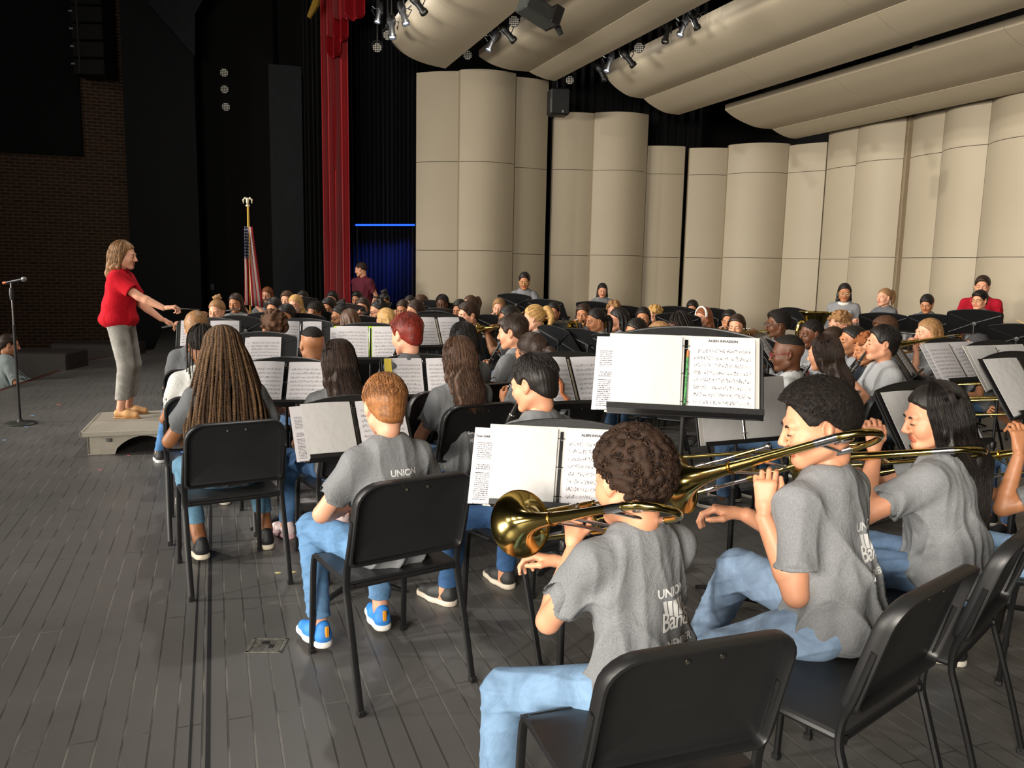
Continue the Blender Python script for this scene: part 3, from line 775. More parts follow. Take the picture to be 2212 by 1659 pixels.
    if fine and style not in ('twists', 'braids'):
        def path(r):
            if style in ('long', 'straight', 'wavy', 'bob'):
                th = r.uniform(-2.15, 2.15); P = []; t0 = .012 + r.uniform(0, .006); L = (length if style != 'bob' else .12) * r.uniform(.8, 1.06)
                ph = np.linspace(.05, 1.5, 7); w = 0.004 if style == 'wavy' else .0012; fr = r.uniform(30, 55); p0 = r.uniform(0, 6)
                s0 = r.uniform(-.015, .015)
                for a in ph: P.append(scalp(th, a, t0) + A(s0 * (1 - a / 1.5), 0, 0))
                E0 = P[-1]; n2 = 10; out = A(math.sin(th), -math.cos(th), 0)
                tx = E0[0] * .92; ty = min(E0[1], -.012) - .006
                for j in range(1, n2 + 1):
                    u = j / n2; z = E0[2] + (-L - E0[2]) * u
                    P.append(A(E0[0] + (tx - E0[0]) * u, E0[1] + (ty - E0[1]) * min(1, u * 1.5), z) + out * (.006 + w * math.sin(fr * z + p0)) - A(0, .075 * min(1.0, max(0.0, (length - .18) / .10)) * min(1, max(0, (-z - .07) / .12)) * (1 if abs(th) < 1.7 else .7), 0) + A(w * math.cos(fr * z + p0 * 2), 0, 0))
                return P
            if style in ('short', 'fringe'):
                th = r.uniform(-3.0, 3.0); a0 = r.uniform(.0, 1.25) if abs(th) < 2.2 else r.uniform(0, .55); P = []; sw = r.uniform(-.25, .25)
                for j in range(6): P.append(scalp(th + sw * j / 5, a0 + .42 * j / 5, .012 + .004 * math.sin(j / 5 * PI) + r.uniform(0, .002)) + A(0, .01 * (1 - a0) * 0, .004))
                return P
            if style == 'curly':
                while True:
                    v = r.normal(size=3); v /= np.linalg.norm(v); P0 = A(0, -.014, .028) + v * A(.086, .108, .100)
                    if P0[2] > -.06 + (P0[1] + .1) * .76: break
                ax = v + r.normal(size=3) * .5; ax /= np.linalg.norm(ax); e1 = np.cross(ax, A(.1, .3, 1)); e1 /= np.linalg.norm(e1); e2 = np.cross(ax, e1); rr = r.uniform(.005, .011); ln = r.uniform(.004, .016); tn = r.uniform(1.2, 2.0); p0 = r.uniform(0, 6)
                return [P0 + ax * ln * (j / 14 - .3) + rr * (e1 * math.cos(p0 + tn * 6.28 * j / 14) + e2 * math.sin(p0 + tn * 6.28 * j / 14)) for j in range(15)]
            if style in ('pony', 'lowpony', 'bun'):
                th = r.uniform(-PI, PI); P = []; c = A(0, -.10, -.02 if style == 'lowpony' else .05)
                f0 = A(0, -.014, .028) + A(.083 * math.sin(th), 0, .097 * math.cos(th)) + A(0, .05, 0); 
                if f0[2] < -.0: f0[1] -= .06
                for j in range(9):
                    u = j / 8; Q = f0 * (1 - u) + c * u - A(0, -.014, .028); Q = Q / np.sqrt(((Q / A(.083, .105, .097)) ** 2).sum()); P.append(Q + A(0, -.014, .028))
                return P
            if style == 'afro':
                while True:
                    v = r.normal(size=3); v /= np.linalg.norm(v); P0 = A(0, -.006, .034) + v * A(.092, .112, .104)
                    if P0[2] > -.045 + (P0[1] + .1) * .74: break
                e1 = r.normal(size=3); e1 /= np.linalg.norm(e1); e2 = np.cross(e1, v); rr = r.uniform(.003, .0055); p0 = r.uniform(0, 6)
                return [P0 + v * .002 * j / 3 + rr * (e1 * math.cos(p0 + j * .9) + e2 * math.sin(p0 + j * .9)) for j in range(9)]
        V, F = strands(path, fine, 0, {'curly': .0023, 'afro': .0011, 'long': .0011, 'straight': .0009, 'wavy': .0013}.get(style, .0009), seed + 20); J.add(V, F, 0)
        J.M[-1] = np.random.RandomState(seed).randint(0, 3, len(F) // 1)[:len(F)] * 0 + np.repeat(np.random.RandomState(seed).randint(0, 3, fine), len(F) // fine)[:len(F)] if len(F) % fine == 0 else np.zeros(len(F), int)
    if style in ('braids', 'twists'):
        nb = (104 if style == 'twists' else 70) if fine or h < .006 else 22
        for i in range(nb):
            th = (i / nb * 2 - 1) * 2.45 + q.uniform(-.05, .05); P = []; L = length * q.uniform(.82, 1.05); t0 = .010 + (i % 3) * .004
            st = q.uniform(.05, .5)
            for a_ in np.linspace(st, 1.5, 6): P.append(scalp(th, a_, t0))
            E0 = P[-1]; fl = 1.0 + (1.15 if style == 'twists' else .15)
            for j in range(1, 12):
                u = j / 11; z = E0[2] + (-L - E0[2]) * u; spread = 1 + (fl - 1) * math.sin(min(1, u * 1.15) * PI / 2)
                P.append(A(E0[0] * spread + .003 * math.sin(9 * u + i), min(E0[1], .03) * (1 - .1 * u) - .03 * min(1, u * 3) * (1 if E0[1] < .03 else 2.0), z))
            P = np.array(smoothpath(P, 4 if style == 'twists' else 2)); r0 = .0068 if style == 'twists' else .0040
            m = MB()
            if style == 'twists' and (fine or h < .006):
                s_ = np.concatenate([[0], np.cumsum(np.linalg.norm(np.diff(P, axis=0), axis=1))]); n_ = int(s_[-1] / .0055); ss = np.linspace(0, s_[-1], n_)
                Q = np.stack([np.interp(ss, s_, P[:, k]) for k in range(3)], 1)
                for sgn in (0, PI):
                    X = Q + .0038 * np.stack([np.cos(ss * 330 + sgn), np.sin(ss * 330 + sgn), 0 * ss], 1); m.tube(X, .0046 * (1 - .25 * ss / s_[-1]), 5)
            else: m.tube(P, [r0 * (1 - .35 * k / len(P)) for k in range(len(P))], 6)
            F4 = np.array([f if len(f) == 4 else (f[0], f[1], f[2], f[2]) for f in m.F if len(f) == 4]); J.add(np.array(m.V, np.float32), F4, i % 2)
    HAIR[key] = J.get(); return HAIR[key]
# ------------------------------------------------------------------ people
SKIN = dict(pale='d29a7e', light='cb9070', tan='ae7652', brown='855636', dark='5c3925')
HAIRC = dict(black=('17120f', '241b16', '100c0a'), dbrown=('2c1d14', '3b281b', '20140e'), brown=('4a3222', '5e4230', '38251a'), lbrown=('8a6642', 'a17b52', '6f4f33'),
             ginger=('8a5a32', 'a26f42', '6e4426'), red=('6e1d10', '8c2c17', '4f130b'), blonde=('b08a52', 'cba66c', '8f6c3f'), auburn=('7a4626', '95603a', '5d331b'), twist=('3d2c1f', '5f4832', '231913'), grey=('3a3a3c', '444448', '303034'))
def m_skin(t): return mat('skin_' + t, SKIN[t], .48, noise=.07, nscale=16, bump=.12, bscale=240, bdist=.001, spec=.4)
def m_lip(t):
    c = [int(SKIN[t][i:i + 2], 16) for i in (0, 2, 4)]; return mat('lips_' + t, '%02x%02x%02x' % (int(c[0] * .86), int(c[1] * .66), int(c[2] * .66)), .4)
def m_hair(c, i, matte=False): return mat('hair_%s_%d%s' % (c, i, '_matte' if matte else ''), HAIRC[c][i], .75 if matte else .5, noise=.35, nscale=60, bump=.5, bscale=120, bdist=.002, spec=.25 if matte else .4)
def m_cloth(name, col, heather=True):
    key = ('cloth', name, col)
    if key in _MC: return _MC[key]
    m, t, b = new_mat(name); g = NT(t); c = srgb(col); co = g.coords('Object')
    n1 = g.noise(g.coords('Object', (1, 1, .5)), 420, 2, .7); n2 = g.noise(co, 14, 4, .6, 1.5)
    lo, hi = tuple(x * (.80 if heather else .92) for x in c), tuple(min(1, x * (1.22 if heather else 1.06)) for x in c)
    g.l(g.ramp(n1, [(.32, lo), (.68, hi)]), b.inputs['Base Color']); b.inputs['Roughness'].default_value = .9; b.inputs['Specular IOR Level'].default_value = .15
    g.l(g.bump(g.m('ADD', g.m('MULTIPLY', n1, .10), n2), .55, .010), b.inputs['Normal']); _MC[key] = m; return m
def m_denim(col):
    key = ('denim', col)
    if key in _MC: return _MC[key]
    m, t, b = new_mat('denim_' + col); g = NT(t); c = srgb(col); co = g.coords('Object')
    n1 = g.noise(co, 9, 5, .65, .8); n2 = g.noise(g.coords('Object', (1, 1, 1)), 500, 2, .6)
    f = g.m('ADD', g.m('MULTIPLY', n1, .75), g.m('MULTIPLY', n2, .25))
    g.l(g.ramp(f, [(.32, tuple(x * .68 for x in c)), (.66, tuple(min(1, x * 1.32 + .01) for x in c))]), b.inputs['Base Color']); b.inputs['Roughness'].default_value = .85; b.inputs['Specular IOR Level'].default_value = .2
    g.l(g.bump(f, .5, .008), b.inputs['Normal']); _MC[key] = m; return m
def ik(S, Wt, l1, l2, pole):
    d = Wt - S; L = np.linalg.norm(d); L2 = min(L, (l1 + l2) * .995); d = d / (L + 1e-9); Wt = S + d * L2
    a = (l1 * l1 - l2 * l2 + L2 * L2) / (2 * L2); hh = math.sqrt(max(l1 * l1 - a * a, 0)); p = pole - d * (pole @ d); p = p / (np.linalg.norm(p) + 1e-9)
    return S + d * a + p * hh, Wt
def basis(fd, pn):
    y = A(*fd); y = y / np.linalg.norm(y); z = -A(*pn); z = z - y * (z @ y); z /= np.linalg.norm(z); x = np.cross(y, z); return np.stack([x, y, z], 1)
GEO = {}
def rig(seated, lean=.02, fat=0, hy=0, hp=0, hr=0, legs=None, sw=.155, twist=0):
    hz = .52 if seated else .90
    N = A(0, lean, hz + .447); Rh = rot(math.radians(-hp), 0, math.radians(hy)) @ rot(0, math.radians(hr), 0); Hc = N + A(0, .018, .118) + Rh @ A(0, .006, .03)
    return dict(hz=hz, N=N, Rh=Rh, Hc=Hc, M=Hc + Rh @ A(0, .098, -.062), lean=lean, sw=sw, fat=fat, S={-1: A(-sw, lean - .005, hz + .382), 1: A(sw, lean - .005, hz + .382)}, seated=seated)
def leg_joints(r, legs):
    out = {}
    for s in (-1, 1):
        hip = A(s * .085, 0, r['hz'] - .01)
        if r['seated']: an = A(*(legs[s] if legs else (s * .13, .40, .095)))
        else: an = A(*(legs[s] if legs else (s * .10, .0, .09)))
        kn, an2 = ik(hip, an, .43 if r['seated'] else .408, .42 if r['seated'] else .402, A(s * .12, .8, .6) if r['seated'] else A(s * .05, 1, 0)); out[s] = (hip, kn, an2)
    return out
def body_arrays(r, arms, legs, h, hands=True, curlkey=None):
    hz, N, S, fat, ln = r['hz'], r['N'], r['S'], r['fat'], r['lean']
    B = Body()
    B.ell((0, ln * .7, hz + .28), (.125, .082, .14), .03); B.ell((0, -.01, hz + .12), (.12, .09, .15), .04); B.ell((0, 0, hz + .0), (.13, .10, .09), .04)
    B.cone(N + A(0, -.004, -.03), r['Hc'] + r['Rh'] @ A(0, -.028, -.07), .047, .046, .02)
    for s in (-1, 1):
        B.cone(N + A(s * .03, -.01, -.025), S[s] + A(0, 0, -.005), .036, .040, .04)
        E_, Wr = arms[s][0], arms[s][1]; B.cone(S[s] + A(-s * .015, 0, -.012), E_, .039 + fat * .02, .037 + fat * .01, .03); 
        mid = E_ + (Wr - E_) * .3; B.cone(E_, mid, .036 + fat * .01, .037 + fat * .01, .01); B.cone(mid, Wr, .037 + fat * .01, .0255, .01)
        hip, kn, an = legs[s]; B.cone(hip, kn, .072, .052, .02); B.cone(kn, an, .048, .036, .02)
        tgt = A(an[0], an[1], .03); B.cone(an, tgt + A(0, .02, 0), .034, .026, .01)
    J = Join(); V, F = B.mesh(h); J.add(V, F, 0)
    for s in (-1, 1):
        E_, Wr, fd, pn, curl, th = arms[s]
        v, f = hand_geo(curl, .0032 if h < .007 else .0052, .06, th); v = v.copy(); f_ = f
        if s < 0: v[:, 0] *= -1; f_ = f[:, ::-1]
        b = basis(fd, pn)
        if s < 0: b = basis(fd, pn); b[:, 0] = b[:, 0]
        k = .93; v = v * k + np.array([0, .03, 0], np.float32) * k
        J.add(xf(v, b, Wr), f_, 0)
    return J
def shirt_arrays(r, arms, h, long=False, fold=1.0, seed=0, fat=None, female=False):
    hz, N, S, ln = r['hz'], r['N'], r['S'], r['lean']; fat = r['fat'] if fat is None else fat; g = 1 + fat
    B = Body(); cw = .158 * g
    B.ell((0, ln * .75 - .002, hz + .29), (cw, .108 * g, .17), .05); B.ell((0, -.008, hz + .12), (.157 * g, .118 * g, .15), .06)
    if female: 
        for s in (-1, 1): B.ell((s * .06, ln + .075, hz + .27), (.065, .05, .06), .04)
    B.ell((0, -.012, hz + .01), (.178 * g, .142 * g, .10), .05)
    for s in (-1, 1): B.cone(N + A(s * .04, -.012, -.035), S[s] + A(-s * .012, 0, -.006), .052, .053 * (1 + fat * .5), .06)
    for s in (-1, 1):
        E_, Wr = arms[s][0], arms[s][1]; d = E_ - S[s]; q = Body()
        if not long:
            L = np.linalg.norm(d); u = d / L; end = S[s] + d * .70; e2 = end + u * .05
            q.cone(S[s] + A(-s * .01, 0, 0), e2, .055 * (1 + fat * .4), .069 * (1 + fat * .4)); q.plane(end, u, .006)
            q.cone(S[s] + d * .45, e2 + u * .03, .045, .060 * (1 + fat * .4), .004, 's')
        else:
            q.cone(S[s], E_, .062, .052); q.cone(E_, Wr - (Wr - E_) * .05, .050, .038, .02)
        def f(X, dd, q=q):
            e = q.ev(X); k = .035; hh = np.maximum(k - np.abs(dd - e), 0) / k
            return np.minimum(dd, e) - hh * hh * k * .25
        B.fn(f)
        # bounds helper: keep the sleeve inside the grid
        B.p.insert(0, ('c', S[s], (S[s] + d * .72) if not long else Wr, .01, .01, 0, 'u'))
    B.p.insert(0, ('c', A(0, -.1, hz), A(0, .1, hz), .16, .16, 0, 'u')) if False else None
    B.cone(N + A(-.028, -.018, -.018), N + A(.028, -.018, -.018), .056, .056, .05)
    # neck opening
    B.cone(N + A(0, -.004, .022), N + A(0, .03, .12), .051, .078, .008, 's')
    B.plane((0, 0, hz - .070 if r['seated'] else hz - .10), (0, 0, -1), .012)
    V, F = B.mesh(h)
    n = vnormals(V, F); z = V[:, 2] - hz
    amp = fold * (.0095 + .018 * np.clip(1 - z / .33, 0, 1)); 
    for s in (-1, 1):
        dd = np.linalg.norm(V - (S[s] + A(-s * .01, 0, -.09)), axis=1); amp = amp + fold * .010 * np.clip(1 - dd / .12, 0, 1)
    for s in (-1, 1):
        d_ = arms[s][0] - S[s]; L_ = np.linalg.norm(d_); u_ = (d_ / L_).astype(np.float32); e_ = (S[s] + d_ * .70).astype(np.float32)
        near = (np.abs((V - e_) @ u_) < .016) & (np.linalg.norm(V - e_, axis=1) < .12); amp = np.where(near, amp * .12, amp)
    V = V + n * np.array([1, 1, .15], np.float32) * (amp * folds(V, 30, seed % 12))[:, None].astype(np.float32)
    return V.astype(np.float32), F
def jeans_arrays(r, legs, h, loose=0, seed=0, fold=1.0, hem=.095, fat=0, flare=0):
    hz = r['hz']; B = Body(); B.ell((0, -.0, hz + .0), (.150 * (1 + fat), .118 * (1 + fat), .095), .04)
    for s in (-1, 1):
        hip, kn, an = legs[s]; B.cone(hip, kn, .083 + loose * .5 + fat * .03, .062 + loose, .03); B.cone(kn, an + A(0, 0, -.02), .060 + loose, .046 + loose + flare, .015)
    B.plane((0, 0, hem), (0, 0, -1), .003)
    V, F = B.mesh(h); n = vnormals(V, F); m = .5
    for s in (-1, 1):
        hip, kn, an = legs[s]; dk = np.linalg.norm(V - kn, axis=1); m = m + 1.2 * np.clip(1 - dk / .12, 0, 1) + .9 * np.clip(1 - np.linalg.norm(V - an, axis=1) / .14, 0, 1)
    Y = V * np.array([.5, 1, 1.3], np.float32); a = 1 - np.abs(np.sin(Y @ np.array([9, 20, 38], np.float32) + 2.5 * wob(V, 14, seed % 9)))
    V = V + n * (.0048 * fold * m * (a * a - .4))[:, None].astype(np.float32); return V.astype(np.float32), F
def arr_mesh(name, V, F, n, mi=None):
    me = mesh_from(name, V, F, [None] * 0, None); 
    for _ in range(n): me.materials.append(None)
    if mi is not None: me.polygons.foreach_set('material_index', np.asarray(mi, dtype=np.int32))
    return me
def olink(name, me, mats, parent=None, matrix=None):
    o = bpy.data.objects.new(name, me); COL.objects.link(o)
    for i, m in enumerate(mats): o.material_slots[i].link = 'OBJECT'; o.material_slots[i].material = m
    if parent is not None: o.parent = parent
    if matrix is not None: o.matrix_basis = matrix
    return o
def project_print(parts, shirt_me, parent, r, s, side, cz, width_scale=1.0, lift=.0025, cx=0.0):
    """lays lettering on the cloth: each part = (V,F,material,dx,dz)"""
    bv = BVHTree.FromPolygons([v.co for v in shirt_me.vertices], [p.vertices[:] for p in shirt_me.polygons])
    q = MB(); mats = []
    for (V, F, m, dx, dz) in parts:
        if m not in mats: mats.append(m)
        P = []; ok = True
        for (x, y, _) in V:
            lx = (x + dx) * width_scale; X = (cx + (lx if side < 0 else -lx)) * s; Z = (cz + y + dz) * s
            o_ = Vector((X, side * .6, Z)); hit = bv.ray_cast(o_, Vector((0, -side, 0)))
            P.append(None if hit[0] is None else hit[0] + hit[1].normalized() * (lift if hit[1].dot(Vector((0, side, 0))) > 0 else -lift))
        FF = [f for f in F if all(P[i] is not None for i in f)]
        P = [p if p is not None else Vector((0, 0, 0)) for p in P]
        q.add(P, [f if side < 0 else f[::-1] for f in FF], mats.index(m))
    return q.build('shirt_print', mats, parent)
def bars(n, w, hgt, gap, taper=.0):
    V = []; F = []
    for i in range(n):
        x = (i - (n - 1) / 2) * (w + gap); b = -hgt / 2 - taper * (1 - abs(i - (n - 1) / 2) / (n / 2))
        ys = np.linspace(b, hgt / 2, 4); o = len(V)
        for y in ys: V += [(x - w / 2, y, 0), (x + w / 2, y, 0)]
        for k in range(3): F.append((o + 2 * k, o + 2 * k + 1, o + 2 * k + 3, o + 2 * k + 2))
    return V, F
def refine(V, F, m=.012):
    """splits long lettering edges so that it can follow the cloth"""
    import bmesh
    bm = bmesh.new(); vs = [bm.verts.new(v) for v in V]
    for f in F:
        try: bm.faces.new([vs[i] for i in f])
        except ValueError: pass
    bmesh.ops.triangulate(bm, faces=bm.faces[:])
    for _ in range(3):
        ed = [e for e in bm.edges if e.calc_length() > m]
        if not ed: break
        bmesh.ops.subdivide_edges(bm, edges=ed, cuts=1); bmesh.ops.triangulate(bm, faces=bm.faces[:])
    bm.verts.index_update(); out = ([tuple(v.co) for v in bm.verts], [tuple(v.index for v in f.verts) for f in bm.faces]); bm.free(); return out
_PR = {}
def print_parts(which):
    if which in _PR: return _PR[which]
    pw = mat('print_white', 'cfcfcf', .8); pk = mat('print_black', '141414', .8); pr = mat('print_red', 'c03038', .8)
    if which == 'back':
        a = refine(*text_geo('UNION', .036, .0009, 0, .95)); b = refine(*bars(5, .0135, .034, .0035, .012)); c = refine(*text_geo('Bands', .062, .0008, .35, .9)); d = refine(*text_geo('MEMBER', .030, .0009, 0, 1.0))
        out = [(*a, pw, 0, .052), (*b, pw, 0, .024), (*c, mat('print_light', 'dededc', .8), 0, -.032), (*d, pw, 0, -.078)]
    else:
        a0 = refine(*text_geo('UNION', .060, .0055, .0, 1.05), m=.02); a = refine(*text_geo('UNION', .060, .0016, 0, 1.05), m=.02); b = refine(*bars(5, .026, .06, .008, .02), m=.02); c0 = refine(*text_geo('Bands', .10, .0055, .3, .9), m=.02); c = refine(*text_geo('Bands', .10, .001, .3, .9), m=.02)
        out = [(*a0, pw, 0, .05), (*[a[0], a[1]], pk, 0, .05), (*b, pr, 0, .005), (*c0, pw, 0, -.07), (*c, pk, 0, -.07)]
    _PR[which] = out; return out
PEOPLE = {}
def poses(pose, r, ov=None):
    """returns arms {side: (elbow, wrist, finger_dir, palm_normal, curl, thumb)} and the instrument frame"""
    M, S, hz = r['M'], r['S'], r['hz']; Ri = np.eye(3); t = {}
    if pose == 'trumpet':
        Ri = rot(math.radians(-6 + 0), 0, 0) @ np.eye(3); f = lambda *p: M + Ri @ A(*p)
        t[-1] = (f(-.045, .10, -.085), (.25, .35, .8), (.9, .1, -.2), .75, .6); t[1] = (f(.055, .10, -.06), (-.35, .75, .45), (-.55, .1, -.6), .55, .4); pole = {-1: A(-.6, -.1, -1), 1: A(.7, -.1, -1)}
    elif pose == 'clarinet':
        d = A(0, .50, -.866); Ri = np.stack([A(1, 0, 0), d, np.cross(A(1, 0, 0), d)], 1); f = lambda *p: M + Ri @ A(*p)
        t[-1] = (f(-.065, .24, -.055), (.45, .65, .35), (.75, -.45, 0), .55, .6); t[1] = (f(.065, .43, -.055), (-.45, .65, .35), (-.75, -.45, 0), .55, .6); pole = {-1: A(-.8, -.3, -1), 1: A(.8, -.3, -1)}
    elif pose == 'flute':
        d = A(.95, .12, -.17); d /= np.linalg.norm(d); x = np.cross(d, A(0, 0, 1)); x /= np.linalg.norm(x); Ri = np.stack([x, d, np.cross(x, d)], 1)
        c = lambda y, o: M + d * y + A(*o)
        t[-1] = (c(.17, (-.03, .075, -.045)), (.4, -.6, .7), (.2, -.9, -.3), .7, .3); t[1] = (c(.40, (.02, -.065, -.055)), (-.2, .6, .75), (-.1, .9, -.3), .65, .3); pole = {-1: A(-.3, .5, -1), 1: A(.9, -.2, -1)}
    elif pose == 'trombone':
        Ri = rot(math.radians(-10), 0, 0); f = lambda *p: M + Ri @ A(*p)
        t[-1] = (f(-.055, .045, -.10), (.25, .1, .95), (.9, .3, 0), .6, .3); t[1] = (f(.05, .34, -.10), (-.5, .75, .3), (-.75, -.3, -.3), .5, .5); pole = {-1: A(-.5, -.2, -1), 1: A(.5, -.2, -1)}
    elif pose == 'mallets':
        t[-1] = (A(-.13, .33, hz + .24), (.1, .9, -.1), (0, 0, -1), .95, .7); t[1] = (A(.15, .33, hz + .26), (-.1, .9, .1), (0, 0, -1), .95, .7); pole = {-1: A(-.6, -.5, -.6), 1: A(.6, -.5, -.6)}
    elif pose == 'down':
        t[-1] = (A(-.20, .03, hz - .08), (0, .1, -1), (1, 0, 0), .35, .3); t[1] = (A(.20, .03, hz - .08), (0, .1, -1), (-1, 0, 0), .35, .3); pole = {-1: A(-.5, -1, 0), 1: A(.5, -1, 0)}
    else:
        t[-1] = (A(-.10, .27, hz + .105), (.3, .9, -.15), (.1, .1, -1), .35, .4); t[1] = (A(.10, .27, hz + .105), (-.3, .9, -.15), (-.1, .1, -1), .35, .4); pole = {-1: A(-.9, -.5, -.3), 1: A(.9, -.5, -.3)}
    if ov:
        for k in ov:
            v = ov[k]
            if k in (-1, 1): t[k] = tuple(A(*q) if isinstance(q, tuple) else q for q in v[:5]); 
            if k in (-1, 1) and len(v) > 5: pole[k] = A(*v[5])
            if k == 'Ri': Ri = v
    arms = {}
    for s in (-1, 1):
        w, fd, pn, cu, th = t[s]; e, w2 = ik(S[s], A(*w), .265, .235, pole[s]); arms[s] = (e, w2, A(*fd), A(*pn), cu, th)
    return arms, Ri
def person(key, px, py, yaw, label, short=None, pose='lap', D=None, ztop=1.17, hair=('short', 'black'), skin='tan', shirt='8f9194', pants='4b6686', seated=True, h=.013, hh=.0065,
           hy=0, hp=12, hr=0, lean=.03, fat=0, long=False, fold=1.0, legs=None, arms=None, prt=None, glasses=None, shoes='trainer', shoecol='1c1c1e', solecol='d8d2c6', hl=.30, fine=0, female=False,
           group=None, sw=.155, loose=0, extra=None, roothz=0., name='person', print_cx=0, print_dz=0, flare=0, hem=.095, hairfront=None, zfoot=0., hs=1.0):
    r = rig(seated, lean, fat, hy, hp, hr, legs, sw)
    if yaw is None or isinstance(yaw, str):
        Q = at(px, py, D) if D else gp(px, py, ztop); yaw = math.degrees(math.atan2(-(-3.36 - Q[0]), 7.17 - Q[1])) + (float(yaw) if yaw else 0)
    Rw = rot(0, 0, math.radians(yaw)); top0 = r['Hc'] + r['Rh'] @ A(0, -.01, .126)
    if D is None: P = gp(px, py, ztop)
    else: P = at(px, py, D); ztop = P[2]
    s = (ztop - zfoot) / top0[2]; root = P - Rw @ (top0 * s); root[2] = zfoot
    def tl(x, y, D): return tuple((Rw.T @ (at(x, y, D) - root)) / s)
    if callable(arms): arms = arms(tl)
    if callable(legs): legs = legs(tl)
    ar, Ri = poses(pose, r, arms); lg = leg_joints(r, legs)
    gk = (pose, seated, lean, fat, hy, hp, hr, h, repr(legs), repr(arms), sw, long, hs)
    if gk not in GEO:
        J = body_arrays(r, ar, lg, h); hv, hf, hm = head_geo(hh); J.add(xf(hv * 1.06 * hs, r['Rh'], r['Hc']), hf, hm); GEO[gk] = J.get()
    V, F, Mi = GEO[gk]; mk = ('m', gk, round(s, 2))
    if mk not in GEO: GEO[mk] = arr_mesh('body', V * round(s, 2), F, 3, Mi)
    M4 = Matrix.Translation(root) @ Matrix.Rotation(math.radians(yaw), 4, 'Z'); sr = round(s, 2)
    hc = hair[1]; o = olink(name, GEO[mk], [m_skin(skin), m_hair(hc if hc not in ('blonde', 'grey', 'twist') else 'brown', 0), m_lip(skin)], None, M4)
    tag(o, label, 'person', group)
    MH = Matrix.Translation(Vector(r['Hc'] * sr)) @ Matrix(r['Rh'].tolist()).to_4x4() @ Matrix.Scale(sr * 1.06 * hs, 4)
    if hair[0] != 'none':
        hang = hair[0] in ('long', 'straight', 'wavy', 'twists', 'braids', 'lowpony', 'pony')
        hk = ('hair', hair[0], hl, fine, (round(hp), round(hr)) if hang else 0, hh if hh < .005 else .0075, hash(key) % 3)
        if hk not in GEO:
            hV, hF, hM = hair_geo(hair[0], .0045 if hh < .005 else .0075, hl, hash(key) % 3 + 1 if False else len(key) % 3 + 1, fine)
            if hang:
                lo = np.clip(-.03 - hV[:, 2], 0, 9); hV = hV.copy(); hV[:, 1] += lo * math.tan(math.radians(hp)) * .95; hV[:, 0] += lo * math.tan(math.radians(hr)) * .9
            GEO[hk] = arr_mesh('hair', hV, hF, 3, hM)
        olink('hair', GEO[hk], [m_hair(hc, i, hair[0] in ('afro', 'curly', 'twists', 'braids', 'cornrows', 'fade', 'buzz')) for i in range(3)], o, MH)
    sk = ('shirt', gk, fold, female, len(key) % 4)
    if sk not in GEO:
        GEO[sk] = shirt_arrays(r, ar, h if h < .009 else .012, long, fold, len(key) * 3, None, female)
    sm = ('shirtm', sk, sr)
    if sm not in GEO: GEO[sm] = arr_mesh('shirt', GEO[sk][0] * sr, GEO[sk][1], 1)
    sh = olink('shirt', GEO[sm], [m_cloth('jersey_' + shirt, shirt)], o)
    if prt:
        for w in prt.split('+'):
            side = -1 if w == 'back' else 1
            project_print(print_parts(w), GEO[sm], sh, r, sr, side, r['hz'] + (.245 if w == 'back' else .24) + print_dz, 1.0, .0022, print_cx)
    jk = ('jeans', pose if False else '', seated, repr(legs), h if h < .009 else .012, loose, hem, flare, sr, fat, fold)
    if jk not in GEO: v, f = jeans_arrays(r, lg, h * 1.05 if h < .009 else .014, loose, len(key), fold, hem, fat, flare); GEO[jk] = arr_mesh('jeans', v * sr, f, 1)
    olink('trousers' if pants[0] in '89ab12' and pants in ('8f8d88', '1b1c20', 'a3a09a', '6b6b6c', '3a3430') else 'jeans', GEO[jk], [m_denim(pants)], o)
    for q in (-1, 1):
        an = lg[q][2]; kk = ('shoe', shoes, h < .009)
        if kk not in GEO:
            (v1, f1), (v2, f2) = shoe_geo(.0055 if h < .009 else .010, .95, shoes); GEO[kk] = (arr_mesh('shoe', v1, f1, 1), arr_mesh('sole', v2, f2, 1))
        a_ = 0 if seated else .12; MS = Matrix.Translation((an[0] * sr, an[1] * sr, max(0, an[2] - .095) * sr)) @ Matrix.Rotation(-q * .14 - a_ * 0, 4, 'Z') @ Matrix.Scale(sr, 4)
        so = olink('shoe', GEO[kk][0], [mat('shoe_' + shoecol, shoecol, .6, noise=.1, nscale=40)], o, MS); olink('sole', GEO[kk][1], [mat('sole_' + solecol, solecol, .6)], so)
    if glasses: o2 = glasses_mb().build('eyeglasses', mat('frame_' + glasses, glasses, .3), o, None, 0, MH)
    if extra: extra(o, r, sr, MH)
    PEOPLE[key] = dict(root=root, yaw=yaw, s=sr, rig=r, M4=M4, arms=ar, Ri=Ri, obj=o, label=label, MH=MH, seated=seated, legs=lg, pose=pose, short=short or label)
    return PEOPLE[key]
def glasses_mb():
    q = MB()
    for s in (-1, 1):
        q.tube([(s * .033 + .022 * math.cos(a), .104 - .004 * abs(math.cos(a)), -.001 + .018 * math.sin(a)) for a in np.linspace(0, 2 * PI, 17)[:-1]], .0019, 5, close=True)
        q.tube([(s * .054, .100, .004), (s * .074, .07, .006), (s * .080, .0, .008), (s * .079, -.02, -.004)], .0019, 5)
    q.tube([(-.012, .104, .003), (0, .108, .005), (.012, .104, .003)], .0018, 5); return q
def P2W(p, v): return np.array(p['M4'] @ Vector(tuple(A(*v) * p['s'])))
